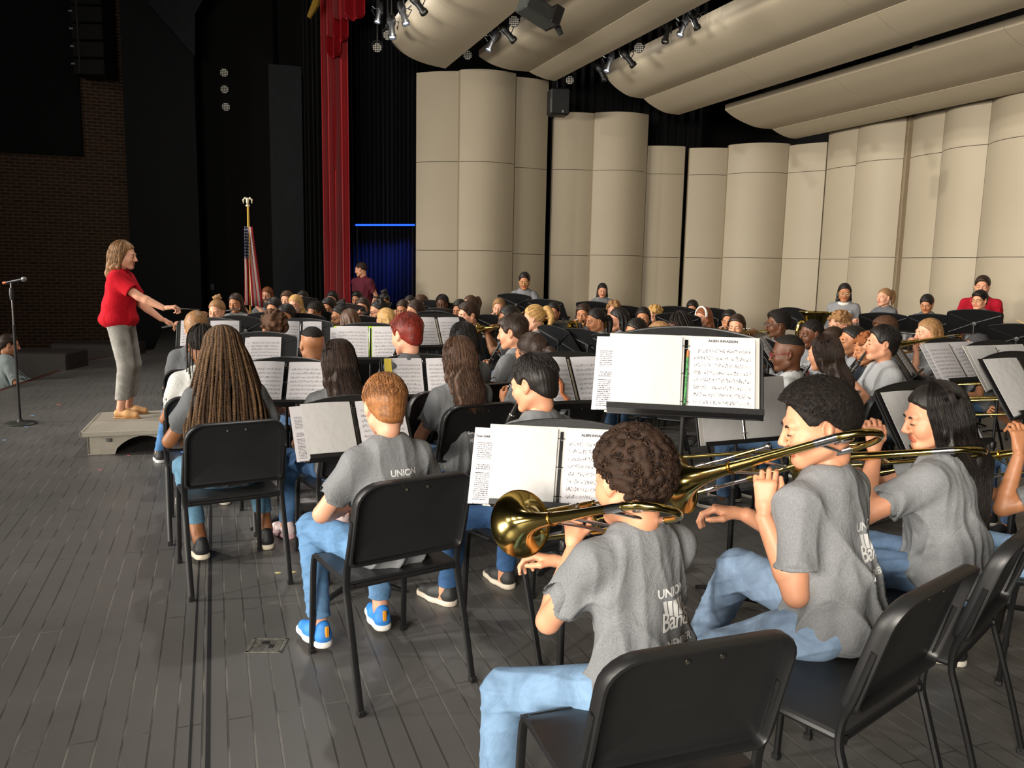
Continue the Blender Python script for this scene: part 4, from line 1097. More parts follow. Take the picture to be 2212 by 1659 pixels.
# ------------------------------------------------------------------ instruments (origin at the mouthpiece, +y away from the player)
m_brass = mat('lacquered_brass', 'c9b36c', .15, 1.0); m_silver = mat('silver_plate', 'd6d6d8', .16, 1.0); m_ebony = mat('black_clarinet_wood', '14110f', .35); m_key = mat('nickel_key', 'c9c7c2', .22, 1.0)
m_valve = mat('valve_pearl', 'e8e4da', .3)
def bow(p0, p1, out, n=9):
    p0, p1, out = A(*p0), A(*p1), A(*out); c = (p0 + p1) / 2; r = (p0 - p1) / 2
    return [c + r * math.cos(a) + out * math.sin(a) for a in np.linspace(0, PI, n)]
def flare(y0, y1, r0, r1, n=16, p=3.2):
    return [(r0 + (r1 - r0) * (.12 * (t) + .88 * t ** (p + 3 * t)), y0 + (y1 - y0) * t) for t in np.linspace(0, 1, n)]
def make_trombone(root, ext=.0, detail=True):
    n = 16 if detail else 8
    # slide: upper tube from the mouthpiece, lower tube 9 cm below
    up, lo = A(0, 0, 0), A(0, 0, -.088); se = .66 + ext
    q = MB(); q.lathe([(.0125, 0), (.0135, .003), (.0115, .01), (.006, .03), (.0048, .05), (.006, .085)], 14, 0, Matrix.Translation((0, -.001, 0)), 'y'); q.build('mouthpiece', m_silver, root)
    q = MB(); q.tube([(0, .08, 0), (0, .60, 0)], .0058, n, 0); q.tube([(0, .05, -.088), (0, .60, -.088)], .0058, n, 0)
    q.tube([(0, .085, 0), (0, .085, -.088)], .006, n, 1); q.tube([(0, .05, 0), (0, .12, 0)], .0085, n, 1); q.tube([(0, .02, -.088), (0, .12, -.088)], .0085, n, 1)
    q.build('inner_slide', [m_silver, m_brass], root)
    q = MB(); q.tube([(0, .14 + ext, 0), (0, se, 0)] + bow((0, se, 0), (0, se, -.088), (0, .045, 0)) + [(0, se, -.088), (0, .14 + ext, -.088)], .0078, n, 0)
    q.tube([(0, .17 + ext, -.002), (0, .17 + ext, -.086)], .0055, n, 1); q.tube([(0, .135 + ext, 0), (0, .175 + ext, 0)], .0095, n, 1); q.tube([(0, .135 + ext, -.088), (0, .175 + ext, -.088)], .0095, n, 1)
    q.lathe([(0, -.012), (.005, -.01), (.006, 0), (.005, .01), (0, .012)], 8, 1, Matrix.Translation((0, se + .052, -.044)))
    q.build('outer_slide', [m_brass, m_silver], root)
    # bell section: back along the player's left, round the tuning bow, forward to the bell
    bx, bz = -.125, .015; yb = -.255
    q = MB(); q.tube([(0, .03, -.088), (-.004, -.06, -.084), (-.006, -.08, -.082), (-.006, yb, -.078)], [.0085, .0078, .0078, .0085], n, 0)
    q.tube([(-.006, yb + .03, -.078)] + bow((-.006, yb, -.078), (bx, yb, bz), (0, -.088, 0), 13) + [(bx, yb + .03, bz)], list(np.linspace(.009, .0115, 15)), n, 0)
    q.tube([(-.006, yb + .09, -.0785), (-.006, yb + .02, -.078)], .0105, n, 1); q.tube([(bx, yb + .07, bz), (bx, yb + .0, bz)], .0128, n, 1)
    q.build('tuning_slide', [m_brass, m_silver], root)
    T = Matrix.Translation((bx, 0, bz)); q = MB()
    pr = [(.0115, yb + .02), (.013, -.08), (.0155, .02), (.0185, .10), (.023, .155), (.030, .195), (.041, .228), (.056, .252), (.076, .269), (.0955, .278), (.1015, .2795), (.1035, .278), (.1035, .2755)]
    inn = [(r - .0016, y + (.0015 if i > 5 else 0)) for i, (r, y) in enumerate(pr[:11])][::-1]
    q.lathe(pr + [(.1015, .2815)] + inn, 48 if detail else 24, 0, T, 'y'); q.lathe([(.0195, .085), (.0215, .087), (.0215, .093), (.0202, .095)], 24, 1, T, 'y')
    q.build('bell', [m_brass, mat('dark_brass_ring', 'b98a35', .25, 1.0)], root)
    for a_, b_ in (((-.006, -.02, -.083), (bx, -.02, bz - .012)), ((-.006, yb + .055, -.08), (bx, yb + .055, bz - .010)), ((0, .055, -.088), (bx + .006, .10, bz - .014))): q = MB(); q.tube([a_, b_], .005, 8); q.build('brace', m_silver, root)
    q = MB(); q.lathe([(0, 0), (.028, .001), (.031, .006), (.031, .014), (.027, .018), (0, .019)], 20, 0, Matrix.Translation((-.065, yb + .015, -.030)) @ Matrix.Rotation(.5, 4, 'Y')); q.build('counterweight', m_silver, root)
def make_trumpet(root):
    q = MB(); q.lathe([(.0115, 0), (.0125, .003), (.010, .009), (.0045, .025), (.0055, .08)], 10, 0, None, 'y'); q.build('mouthpiece', m_silver, root)
    q = MB(); q.tube([(0, .07, 0), (0, .42, 0)] + bow((0, .42, 0), (-.0, .42, -.052), (0, .028, 0), 7) + [(0, .25, -.052)], .0068, 8)
    q.tube([(-.028, .17, -.056), (-.028, .03, -.054)] + bow((-.028, .03, -.054), (-.030, .03, .012), (0, -.033, 0), 7) + [(-.030, .12, .012)], .0075, 8)
    T = Matrix.Translation((-.030, 0, .012)); q.lathe([(.0075, .10), (.0085, .22), (.011, .30), (.015, .36), (.022, .40), (.034, .435), (.050, .456), (.0615, .463), (.0625, .461), (.060, .4645), (.033, .438), (.02, .40), (.009, .33)], 20, 0, T, 'y')
    q.build('tubing', m_brass, root)
    for i in range(3):
        q = MB(); y = .175 + .026 * i; q.tube([(-.012, y, -.115), (-.012, y, .030)], .0095, 10); q.tube([(-.012, y, .030), (-.012, y, .046)], .003, 6); q.tube([(-.012, y, .046), (-.012, y, .050)], .0075, 8, 1)
        q.build('valve', [m_brass, m_valve], root)
def make_flute(root):
    q = MB(); q.tube([(0, -.09, .0), (0, .56, 0)], .0098, 12); q.tube([(-.001, -.012, .006), (-.001, .012, .006)], [.011, .011], 8); q.tube([(0, .12, 0), (0, .135, 0)], .0115, 12); q.build('tube', m_silver, root)
    q = MB()
    for i in range(13): q.lathe([(0, .0035), (.0078, .003), (.008, 0)], 10, 0, Matrix.Translation((-.002, .17 + .028 * i, .0095)) )
    q.tube([(-.010, .15, .006), (-.010, .52, .006)], .0022, 5); q.build('keys', m_key, root)
def make_clarinet(root):
    q = MB(); q.lathe([(.004, -.005), (.0085, .03), (.012, .07), (.0125, .075)], 12, 0, None, 'y'); q.build('mouthpiece', m_ebony, root)
    q = MB(); q.lathe([(.0125, .075), (.0145, .08), (.0145, .14), (.0125, .145), (.013, .34), (.0155, .345), (.0155, .36), (.0135, .365), (.0145, .56), (.018, .58), (.030, .645), (.033, .65), (.029, .648), (.012, .58)], 16, 0, None, 'y')
    q.build('tube', m_ebony, root)
    q = MB()
    for y in (.075, .142, .35, .56): q.lathe([(.0148, y), (.0162, y + .003), (.0148, y + .007)], 12, 0, None, 'y')
    for i in range(12): q.lathe([(0, .003), (.0065, .0025), (.007, 0)], 8, 0, Matrix.Translation((.004 * (-1) ** i, .17 + .032 * i, .0148)))
    q.tube([(.010, .16, .012), (.010, .33, .012)], .0022, 5); q.tube([(-.011, .37, .011), (-.011, .54, .011)], .0022, 5); q.tube([(.012, .40, .010), (.013, .55, .010)], .002, 5); q.build('keys', m_key, root)
PROTO = {}
def inst_matrix(p): 
    r = p['rig']; return p['M4'] @ Matrix.Translation(Vector(r['M'] * p['s'])) @ Matrix(p['Ri'].tolist()).to_4x4()
def instrument(kind, matrix, label, group=None, proto=None, **kw):
    k = (kind, tuple(kw.items()))
    mk = {'trombone': make_trombone, 'trumpet': make_trumpet, 'flute': make_flute, 'clarinet': make_clarinet}[kind]
    if k not in PROTO:
        o = empty(kind, label=label, cat=kind, group=group, matrix=matrix); mk(o, **kw); PROTO[k] = o
    else:
        o = dup(PROTO[k]); o.matrix_basis = matrix
    o['label'] = ' '.join(label.split()[:16])
    return o

# ------------------------------------------------------------------ chairs
m_poly = mat('black_chair_plastic', '1b1b1c', .42, noise=.1, nscale=6, bump=.25, bscale=500, bdist=.0006, spec=.5); m_steel = mat('black_steel_tube', '202021', .38, .3, noise=.15, nscale=9, spec=.5); m_screw = mat('steel_screw', 'b9b2a4', .3, 1)
def make_chair():
    o = empty('orchestra_chair')
    # back shell: rounded rectangle dished from front to back with a rolled rim
    zb, zt, w, rc = .515, .845, .235, .085
    out = []; 
    def corner(cx, cz, a0, a1, r, n=7): return [(cx + r * math.cos(a), cz + r * math.sin(a)) for a in np.linspace(a0, a1, n)]
    out = corner(w - .025, zb + .025, -PI / 2, 0, .025, 4) + corner(w - rc, zt - rc, 0, PI / 2, rc) + corner(-w + rc, zt - rc, PI / 2, PI, rc) + corner(-w + .025, zb + .025, PI, 1.5 * PI, .025, 4)
    n = len(out); y0 = lambda z: -.205 - .10 * (z - .5) / .34; cz = (zb + zt) / 2
    def ring(sc, dy, dx=0):
        V = []
        for (x, z) in out:
            x2 = x * sc; z2 = cz + (z - cz) * (1 - (1 - sc) * 1.2); V.append((x2, y0(z2) + dy + .028 * (x2 / w) ** 2, z2))
        return V
    layers = [(.2, .012), (.80, .012), (.90, .010), (.975, .004), (1.0, -.006), (1.0, -.034), (.985, -.042), (.955, -.042), (.94, -.036), (.93, -.012), (.86, -.004), (.2, -.004)]
    q = MB(); V = []; F = []
    for sc, dy in layers: V += ring(sc, dy)
    for i in range(len(layers) - 1):
        for j in range(n): j2 = (j + 1) % n; F.append((i * n + j, (i + 1) * n + j, (i + 1) * n + j2, i * n + j2))
    F.append(tuple(range(n))); F.append(tuple((len(layers) - 1) * n + j for j in range(n - 1, -1, -1)))
    q.add(V, F); bk = q.build('backrest', m_poly, o)
    for x in (-.042, .042):
        q = MB(); q.lathe([(0, .003), (.005, .002), (.0055, 0)], 10, 0, Matrix.Translation((x, y0(.80) - .004, .80)) @ Matrix.Rotation(PI / 2, 4, 'X')); q.build('screw', m_screw, bk)
    # seat
    q = MB(); V = []; F = []; nx_, ny_ = 11, 11
    for lay in (0, 1):
        for j in range(ny_):
            for i in range(nx_):
                x = -1 + 2 * i / (nx_ - 1); y = -1 + 2 * j / (ny_ - 1); wx = .222 - .014 * (y > 0) * y; X = x * wx; Y = .012 + y * .208
                z = .456 - .012 * (1 - x * x) * (1 - y * y) - (.018 * max(0, y - .6) / .4 * 1.6 if y > .6 else 0); V.append((X, Y, z - lay * .011))
    m_ = nx_ * ny_
    for j in range(ny_ - 1):
        for i in range(nx_ - 1):
            a_ = j * nx_ + i; F.append((a_, a_ + 1, a_ + nx_ + 1, a_ + nx_)); F.append((m_ + a_, m_ + a_ + nx_, m_ + a_ + nx_ + 1, m_ + a_ + 1))
    for i in range(nx_ - 1):
        F.append((i, m_ + i, m_ + i + 1, i + 1)); a_ = (ny_ - 1) * nx_ + i; F.append((a_, a_ + 1, m_ + a_ + 1, m_ + a_))
    for j in range(ny_ - 1):
        a_ = j * nx_; F.append((a_, a_ + nx_, m_ + a_ + nx_, m_ + a_)); a_ = j * nx_ + nx_ - 1; F.append((a_, m_ + a_, m_ + a_ + nx_, a_ + nx_))
    q.add(V, F); q.build('seat', m_poly, o)
    q = MB()
    q.tube([(-.205, -.185, .432), (.205, -.185, .432)], .012, 8); q.tube([(-.19, .20, .425), (.19, .20, .425)], .011, 8)
    for s in (-1, 1): q.tube([(s * .212, -.20, .435), (s * .198, .20, .428)], .012, 8)
    q.build('seat_frame', m_steel, o)
    for s in (-1, 1):
        q = MB(); P = smoothpath([(s * .232, -.315, .012), (s * .232, -.262, .20), (s * .230, -.212, .36), (s * .230, -.192, .43), (s * .230, -.198, .50), (s * .232, -.222, .56), (s * .228, -.262, .70)], 4)
        q.tube(P, .0145, 8, 0, None, True, False, .72); q.box((s * .232, -.316, .012), (.026, .030, .024), 1, None, .003); q.build('rear_leg', [m_steel, m_poly], o)
        q = MB(); P = smoothpath([(s * .208, .232, .012), (s * .206, .222, .22), (s * .203, .212, .39), (s * .200, .196, .425), (s * .195, .15, .43)], 4)
        q.tube(P, .0135, 8, 0, None, True, False, .75); q.box((s * .208, .233, .010), (.026, .026, .020), 1, None, .003); q.build('front_leg', [m_steel, m_poly], o)
    return o
CHAIR0 = make_chair(); _used = []
def chair(loc, yaw, label, group=None):
    if not _used: o = CHAIR0; _used.append(1)
    else: o = dup(CHAIR0)
    o.location = (loc[0], loc[1], 0); o.rotation_euler = (0, 0, math.radians(yaw)); tag(o, ' '.join(label.split()[:16]), 'chair', group); return o
def chair_for(key, label=None, off=0.0, yaw=None):
    p = PEOPLE[key]; d = rot(0, 0, math.radians(p['yaw'])) @ A(0, -.055 + off, 0); R_ = p['root'] + d
    return chair(R_, p['yaw'] if yaw is None else yaw, label or 'black chair under the ' + p['short'], None)

# ------------------------------------------------------------------ music stands and what is on them
m_desk, t, b = new_mat('black_stand_enamel'); g = NT(t); co = g.coords('Object'); nz = g.noise(co, 420, 2, .6)
g.l(g.ramp(nz, [(.56, srgb('131314')), (.64, srgb('2b2b2c'))]), b.inputs['Base Color']); b.inputs['Roughness'].default_value = .42; g.l(g.bump(nz, .35, .001), b.inputs['Normal'])
def make_stand(h, tilt, name='music_stand'):
    """origin on the floor; the desk's front (reader's side) faces -y; h = height of the ledge"""
    o = empty(name); T = Matrix.Translation((0, -.02, h)) @ Matrix.Rotation(math.radians(-tilt), 4, 'X')
    w, hh_ = .255, .315; top = [(w - .012, hh_ - .035), (w - .02, hh_ - .02)]
    ol = [(-w, 0), (w, 0), (w, hh_ - .045), (w - .006, hh_ - .028), (w - .02, hh_ - .016)] + [(x, hh_ - .016 + .036 * (1 - (x / (w - .02)) ** 2)) for x in np.linspace(w - .04, -w + .04, 11)] + [(-w + .02, hh_ - .016), (-w + .006, hh_ - .028), (-w, hh_ - .045)]
    q = MB(); q.plate(ol, .004, 0, T)
    q.tube([Vector((x, .002, z)) for (x, z) in ol[1:]] + [Vector((-w, .002, 0))], .0042, 6, 0, T)
    for sx, sz in ((-1, 0), (1, 0), (-1, 1), (1, 1)):
        q.tube([(sx * .02, .008, .155 + (sz - .5) * .02), (sx * (w - .02), .005, .015 if sz == 0 else hh_ - .045)], .0048, 6, 0, T, True, False, 1.6)
    q.build('desk', m_desk, o)
    q = MB(); q.box((0, -.026, .002), (2 * w, .055, .004), 0, T, .001); q.box((0, -.053, .010), (2 * w, .004, .02), 0, T, .001); q.build('ledge', m_desk, o)
    q = MB(); C_ = T @ Vector((0, .022, .155)); q.lathe([(0, -.012), (.022, -.010), (.024, 0), (.020, .012), (0, .014)], 14, 0, Matrix.Translation(C_) @ Matrix.Rotation(PI / 2, 4, 'X')); q.build('tilt_joint', m_steel, o)
    c = Vector((C_.x, C_.y, 0)); q = MB(); q.tube([C_, (c.x, c.y, .55)], .0085, 10); q.build('upper_tube', m_steel, o)
    q = MB(); q.tube([(c.x, c.y, .60), (c.x, c.y, .045)], .0135, 12); q.lathe([(.0145, .575), (.019, .58), (.019, .612), (.0145, .618)], 12, 0, Matrix.Translation((c.x, c.y, 0))); q.build('pole', m_steel, o)
    for k in range(3):
        a_ = PI / 2 + k * 2 * PI / 3; d = Vector((math.cos(a_), math.sin(a_), 0)); q = MB()
        q.tube([Vector((c.x, c.y, .052)), Vector((c.x, c.y, .045)) + d * .07, Vector((c.x, c.y, .028)) + d * .17, Vector((c.x, c.y, .007)) + d * .235], [.014, .013, .011, .008], 8, 0, None, True, False, 1.5); q.build('foot', m_steel, o)
    return o, T
m_print, t, b = new_mat('printed_music'); g = NT(t); tc = g.n('ShaderNodeTexCoord'); sp_ = g.n('ShaderNodeSeparateXYZ'); g.l(tc.outputs['UV'], sp_.inputs[0]); oi = g.n('ShaderNodeObjectInfo')
u_, v_ = sp_.outputs[0], sp_.outputs[1]; rows = g.m('MULTIPLY', v_, 10.4); fr = g.m('FRACT', rows)
inb = g.m('MULTIPLY', g.m('GREATER_THAN', fr, .30), g.m('LESS_THAN', fr, .66)); ln_ = g.m('LESS_THAN', g.m('FRACT', g.m('MULTIPLY', g.m('SUBTRACT', fr, .30), 14.0)), .26)
cx_ = g.n('ShaderNodeCombineXYZ'); g.l(g.m('MULTIPLY', u_, 46), cx_.inputs[0]); g.l(g.m('ADD', g.m('MULTIPLY', rows, 3.2), g.m('MULTIPLY', oi.outputs['Random'], 40)), cx_.inputs[1])
vo = g.n('ShaderNodeTexVoronoi'); g.l(cx_.outputs[0], vo.inputs['Vector']); vo.inputs['Scale'].default_value = 1
nt_ = g.m('MULTIPLY', g.m('LESS_THAN', vo.outputs['Distance'], .30), g.m('MULTIPLY', g.m('GREATER_THAN', fr, .22), g.m('LESS_THAN', fr, .78)))
cy_ = g.n('ShaderNodeCombineXYZ'); g.l(g.m('MULTIPLY', u_, 70), cy_.inputs[0]); g.l(g.m('FLOOR', rows), cy_.inputs[1]); st_ = g.noise(cy_.outputs[0], 1.0, 1)
stem = g.m('MULTIPLY', g.m('MULTIPLY', g.m('GREATER_THAN', st_, .56), g.m('LESS_THAN', g.m('FRACT', g.m('MULTIPLY', u_, 52)), .22)), g.m('MULTIPLY', g.m('GREATER_THAN', fr, .30), g.m('LESS_THAN', fr, .70)))
mar = g.m('MULTIPLY', g.m('MULTIPLY', g.m('GREATER_THAN', u_, .07), g.m('LESS_THAN', u_, .94)), g.m('MULTIPLY', g.m('GREATER_THAN', v_, .05), g.m('LESS_THAN', v_, .88)))
ink = g.m('MULTIPLY', g.m('MINIMUM', g.m('ADD', g.m('ADD', g.m('MULTIPLY', g.m('MULTIPLY', inb, ln_), .65), g.m('MULTIPLY', nt_, .9)), g.m('MULTIPLY', stem, .7)), .85), mar)
g.l(g.mix(ink, srgb('bfbdc1'), srgb('08080a')), b.inputs['Base Color']); b.inputs['Roughness'].default_value = .8; b.inputs['Specular IOR Level'].default_value = .15
m_paper = mat('white_paper', 'c0bdbd', .8, noise=.02, nscale=8, bump=.4, bscale=14, bdist=.004); m_sleeve = mat('plastic_page_sleeve', 'b4b3b3', .45, bump=.7, bscale=22, bdist=.004, spec=.3); m_bind = mat('black_binder_vinyl', '161617', .4); m_bindw = mat('white_binder_vinyl', 'b5b3ae', .45); m_ring = mat('chrome_ring', 'd0d0d0', .15, 1)
m_typed, t, b = new_mat('typed_page'); g = NT(t); tc = g.n('ShaderNodeTexCoord'); sp_ = g.n('ShaderNodeSeparateXYZ'); g.l(tc.outputs['UV'], sp_.inputs[0]); u_, v_ = sp_.outputs[0], sp_.outputs[1]; rows = g.m('MULTIPLY', v_, 38); fr = g.m('FRACT', rows)
cy_ = g.n('ShaderNodeCombineXYZ'); g.l(g.m('MULTIPLY', u_, 60), cy_.inputs[0]); g.l(g.m('FLOOR', rows), cy_.inputs[1]); w_ = g.noise(cy_.outputs[0], 1.7, 2)
para = g.noise(g.coords('UV', (0, 5, 0)), 2.0, 1)
ink = g.m('MULTIPLY', g.m('MULTIPLY', g.m('LESS_THAN', fr, .5), g.m('GREATER_THAN', w_, .47)), g.m('MULTIPLY', g.m('GREATER_THAN', para, .42), g.m('MULTIPLY', g.m('GREATER_THAN', u_, .1), g.m('MULTIPLY', g.m('LESS_THAN', u_, .92), g.m('LESS_THAN', v_, .82)))))
g.l(g.mix(g.m('MULTIPLY', ink, .9), srgb('bfbdc1'), srgb('2a2a30')), b.inputs['Base Color']); b.inputs['Roughness'].default_value = .35
def page(name, x0, x1, z0, z1, y, T, m, parent, curl=.0, skew=0.0, th=.0012):
    nx_, nz_ = 8, 6; V = []; F = []; UV = []
    P = lambda i, j: (x0 + (x1 - x0) * i / nx_ + skew * j / nz_, y - curl * math.sin(PI * i / nx_) - .25 * curl * (j / nz_) ** 2, z0 + (z1 - z0) * j / nz_)
    for lay in (0, th):
        for j in range(nz_ + 1):
            for i in range(nx_ + 1): p_ = P(i, j); V.append(tuple(T @ Vector((p_[0], p_[1] + lay, p_[2]))))
    k = (nx_ + 1) * (nz_ + 1)
    for j in range(nz_):
        for i in range(nx_):
            a_ = j * (nx_ + 1) + i; F.append((a_, a_ + 1, a_ + nx_ + 2, a_ + nx_ + 1)); UV += [(i / nx_, j / nz_), ((i + 1) / nx_, j / nz_), ((i + 1) / nx_, (j + 1) / nz_), (i / nx_, (j + 1) / nz_)]
    for j in range(nz_):
        for i in range(nx_): a_ = k + j * (nx_ + 1) + i; F.append((a_, a_ + nx_ + 1, a_ + nx_ + 2, a_ + 1)); UV += [(0, 0)] * 4
    edge_ = [(i, i + 1) for i in range(nx_)] + [(nx_ + j * (nx_ + 1), nx_ + (j + 1) * (nx_ + 1)) for j in range(nz_)] + [(nz_ * (nx_ + 1) + i + 1, nz_ * (nx_ + 1) + i) for i in range(nx_)] + [((j + 1) * (nx_ + 1), j * (nx_ + 1)) for j in range(nz_)]
    for a_, b_ in edge_: F.append((a_, a_ + k, b_ + k, b_)); UV += [(0, 0)] * 4
    me = mesh_from(name, V, np.array(F), m, None, True, UV); me.set_sharp_from_angle(angle=.6)
    return link(name, me, parent)
def binder(M4, T, label, wl=.235, wr=.235, h=.29, x=0.0, left='blank', right='music', cover='black', title=None, extra=None, tilt=0, name='ring_binder', group=None, spine=.035, rings=True, lw=None):
    """an open ring binder standing on the ledge, spine in the middle"""
    o = empty(name, label=label, cat='binder', group=group, matrix=M4); T = T @ Matrix.Translation((x, -.006, .006)) @ Matrix.Rotation(math.radians(tilt), 4, 'Y')
    mc = m_bind if cover == 'black' else (m_bindw if cover == 'white' else mat('binder_' + cover, cover, .4))
    q = MB(); q.box((-spine / 2 - (wl + .012) / 2, .001, h / 2), (wl + .012, .003, h + .012), 0, T, .001); q.box((spine / 2 + (wr + .012) / 2, .001, h / 2), (wr + .012, .003, h + .012), 0, T, .001); q.box((0, .001, h / 2), (spine, .003, h + .012), 0, T); q.build('cover', mc, o)
    mm = {'blank': m_sleeve, 'paper': m_paper, 'music': m_print, 'typed': m_typed}
    lx1 = -spine / 2 + .004; 
    if left: page('left_page', lx1 - wl, lx1, .003, h - .004, -.010, T, mm[left], o, .006)
    if left and lw: page('loose_page', lx1 - wl - lw, lx1 - wl + .09, -.002, h - .012, -.006, T, mm['typed' if left != 'music' else 'music'], o, .002)
    if right: page('right_page', spine / 2 - .004, spine / 2 - .004 + wr, .003, h - .004, -.008, T, mm[right], o, .005)
    q = MB(); q.box((0, -.003, h / 2), (.012, .004, h * .92), 0, T, .001); o_s = q.build('spine_bar', m_ring, o)
    if rings:
        for k in (.14, .5, .86):
            q = MB(); q.tube([(T @ Vector((.017 * math.cos(a_), -.005 - .012 * math.sin(a_), h * k))) for a_ in np.linspace(0, PI, 9)], .0016, 6); q.build('ring', m_ring, o)
    if title:
        for (txt, sz, tx, tz, ms) in title:
            V, F = text_geo(txt, sz, .0003); q = MB(); q.add([(x_ + tx, -.0165, y_ + tz) for (x_, y_, _) in V], F, 0, T, False); q.build('title', mat('ink', '1c1c20', .7), o)
    if extra: extra(o, T)
    return o
def sheet(M4, T, label, x=0, w=.22, h=.28, kind='music', skew=0, n=1, group=None, title=None, name='sheet_music', cx=0):
    o = empty(name, label=label, cat='sheet music', group=group, matrix=M4); mm = {'blank': m_paper, 'music': m_print, 'typed': m_typed}
    for k in range(n): page('page', x - w / 2 + k * .03, x + w / 2 + k * .03, .008 + k * .004, h + k * .004, -.006 - k * .003, T, mm[kind], o, .004, skew)
    if title:
        for (txt, sz, tx, tz, ms) in title:
            V, F = text_geo(txt, sz, .0003); q = MB(); q.add([(x_ + tx + x, -.0125, y_ + tz) for (x_, y_, _) in V], F, 0, T, False); q.build('title', mat('ink', '1c1c20', .7), o)
    return o
_SP = {}
def stand(px, py, D, yaw, label, tilt=20, group=None, ledge=None):
    """px,py = picture point of the middle of the ledge; yaw: direction the reader looks (0 = away from camera)"""
    P = at(px, py, D); h = round(P[2] if ledge is None else ledge, 2); k = (round(h, 1), tilt)
    if k not in _SP:
        o, T = make_stand(round(h, 1), tilt); _SP[k] = (o, T)
    else: o = dup(_SP[k][0]); T = _SP[k][1]
    dz = h - round(h, 1); R_ = rot(0, 0, math.radians(yaw)); off = R_ @ A(0, -.02, 0)
    o.location = (P[0] - off[0], P[1] - off[1], 0); o.rotation_euler = (0, 0, math.radians(yaw))
    for c in o.children:
        if c.name.split('.')[0] in ('desk', 'ledge', 'tilt_joint', 'upper_tube'): c.location = (0, 0, dz)
    tag(o, label, 'music stand', group)
    M4 = Matrix.Translation((P[0] - off[0], P[1] - off[1], dz)) @ Matrix.Rotation(math.radians(yaw), 4, 'Z')
    return M4, T
# ------------------------------------------------------------------ the band, near to far
GREY = '747679'; GREYL = '828487'; GREYD = '5d5f62'
def frame_from(Bp, Lp, up=(0, 0, 1), roll=0):
    """trombone frame from the bell mouth and the tuning bow"""
    y = Bp - Lp; y /= np.linalg.norm(y); z = A(*up); z = z - y * (z @ y); z /= np.linalg.norm(z); x = np.cross(y, z)
    Rm = np.stack([x, y, z], 1) @ rot(0, math.radians(roll), 0); o = Bp - Rm @ A(-.125, .28, .015)
    M = Matrix(Rm.tolist()).to_4x4(); M.translation = Vector(o); return M, o, Rm
# nearest player
M1, o1, R1 = frame_from(at(1124, 1131, 2.42), at(1462, 1075, 1.82), (0, 0, 1), -18)
t1 = instrument('trombone', M1, 'shiny brass trombone held by the nearest curly haired player, bell at its left', ext=.0)
person('curlyboy', 1364, 942, 30, 'nearest player, boy with brown curly hair playing trombone', 'nearest curly haired boy', 'trombone', D=2.17, hair=('curly', 'dbrown'), skin='light', shirt=GREY, pants='6a86a3', h=.0058, hh=.0036,
       hy=3, hp=12, hr=3, lean=.05, fold=1.35, prt='back', print_cx=.045, print_dz=-.01, fine=2600, loose=.010, flare=.012, sw=.168, hs=1.13, hem=.02,
       legs=lambda t: {-1: t(1078, 1800, 2.16), 1: t(1420, 1900, 2.2)},
       arms=lambda t: {-1: (t(1238, 1192, 2.28), (.28, .45, .85), (.75, .35, -.25), .75, .35, (-.62, -.12, -1)), 1: (t(1222, 1218, 2.40), (-.6, .75, .1), (-.2, -.2, -1), .55, .5, (.6, -.2, -1))})
M2, o2, R2_ = frame_from(at(1466, 1042, 2.58), at(1915, 915, 2.20), (0, 0, 1), -18)
instrument('trombone', M2, 'brass trombone held by the short afro haired boy, bell half hidden by the curly head', ext=.10)
person('afroboy', 1756, 828, 40, 'boy with short black afro playing trombone, face in profile to the left', 'afro haired trombone boy', 'trombone', D=2.47, hair=('afro', 'black'), skin='light', shirt=GREYL, pants='7f95b0', h=.0058, hh=.0036,
       hy=44, hp=15, lean=.05, fold=1.5, prt='back', print_cx=.05, print_dz=.0, fine=2600, loose=.012, sw=.165,
       legs=lambda t: {-1: t(1330, 1560, 2.75), 1: t(1500, 1400, 3.0)},
       arms=lambda t: {-1: (t(1650, 1118, 2.38), (.10, .10, 1), (.8, .5, -.1), .65, .35, (-.1, .1, -1)), 1: (t(1612, 1112, 2.62), (-.55, .8, .12), (-.2, .1, -1), .6, .5, (.6, 0, -1))})
M3, o3_, R3 = frame_from(at(1720, 995, 3.05), at(2168, 965, 2.71), (0, 0, 1), -18)
instrument('trombone', M3, 'brass trombone held by the girl with very long black hair, slide pushed far out', ext=.20)
person('longhair', 2012, 828, 52, 'girl with very long straight black hair playing trombone at the right', 'long black haired trombone girl', 'trombone', D=2.97, hair=('long', 'black'), skin='light', shirt=GREYL, pants='6c87a8', h=.0062, hh=.0038,
       hy=32, hp=14, lean=.05, fold=1.3, hl=.62, fine=1300, female=True, fat=.22, sw=.165,
       arms=lambda t: {-1: (t(1888, 985, 2.95), (.2, .15, 1), (.8, .5, -.1), .6, .3, (-.6, 0, -1)), 1: (t(1800, 1000, 3.15), (-.6, .8, .1), (-.2, .1, -1), .6, .5, (.6, 0, -1))})
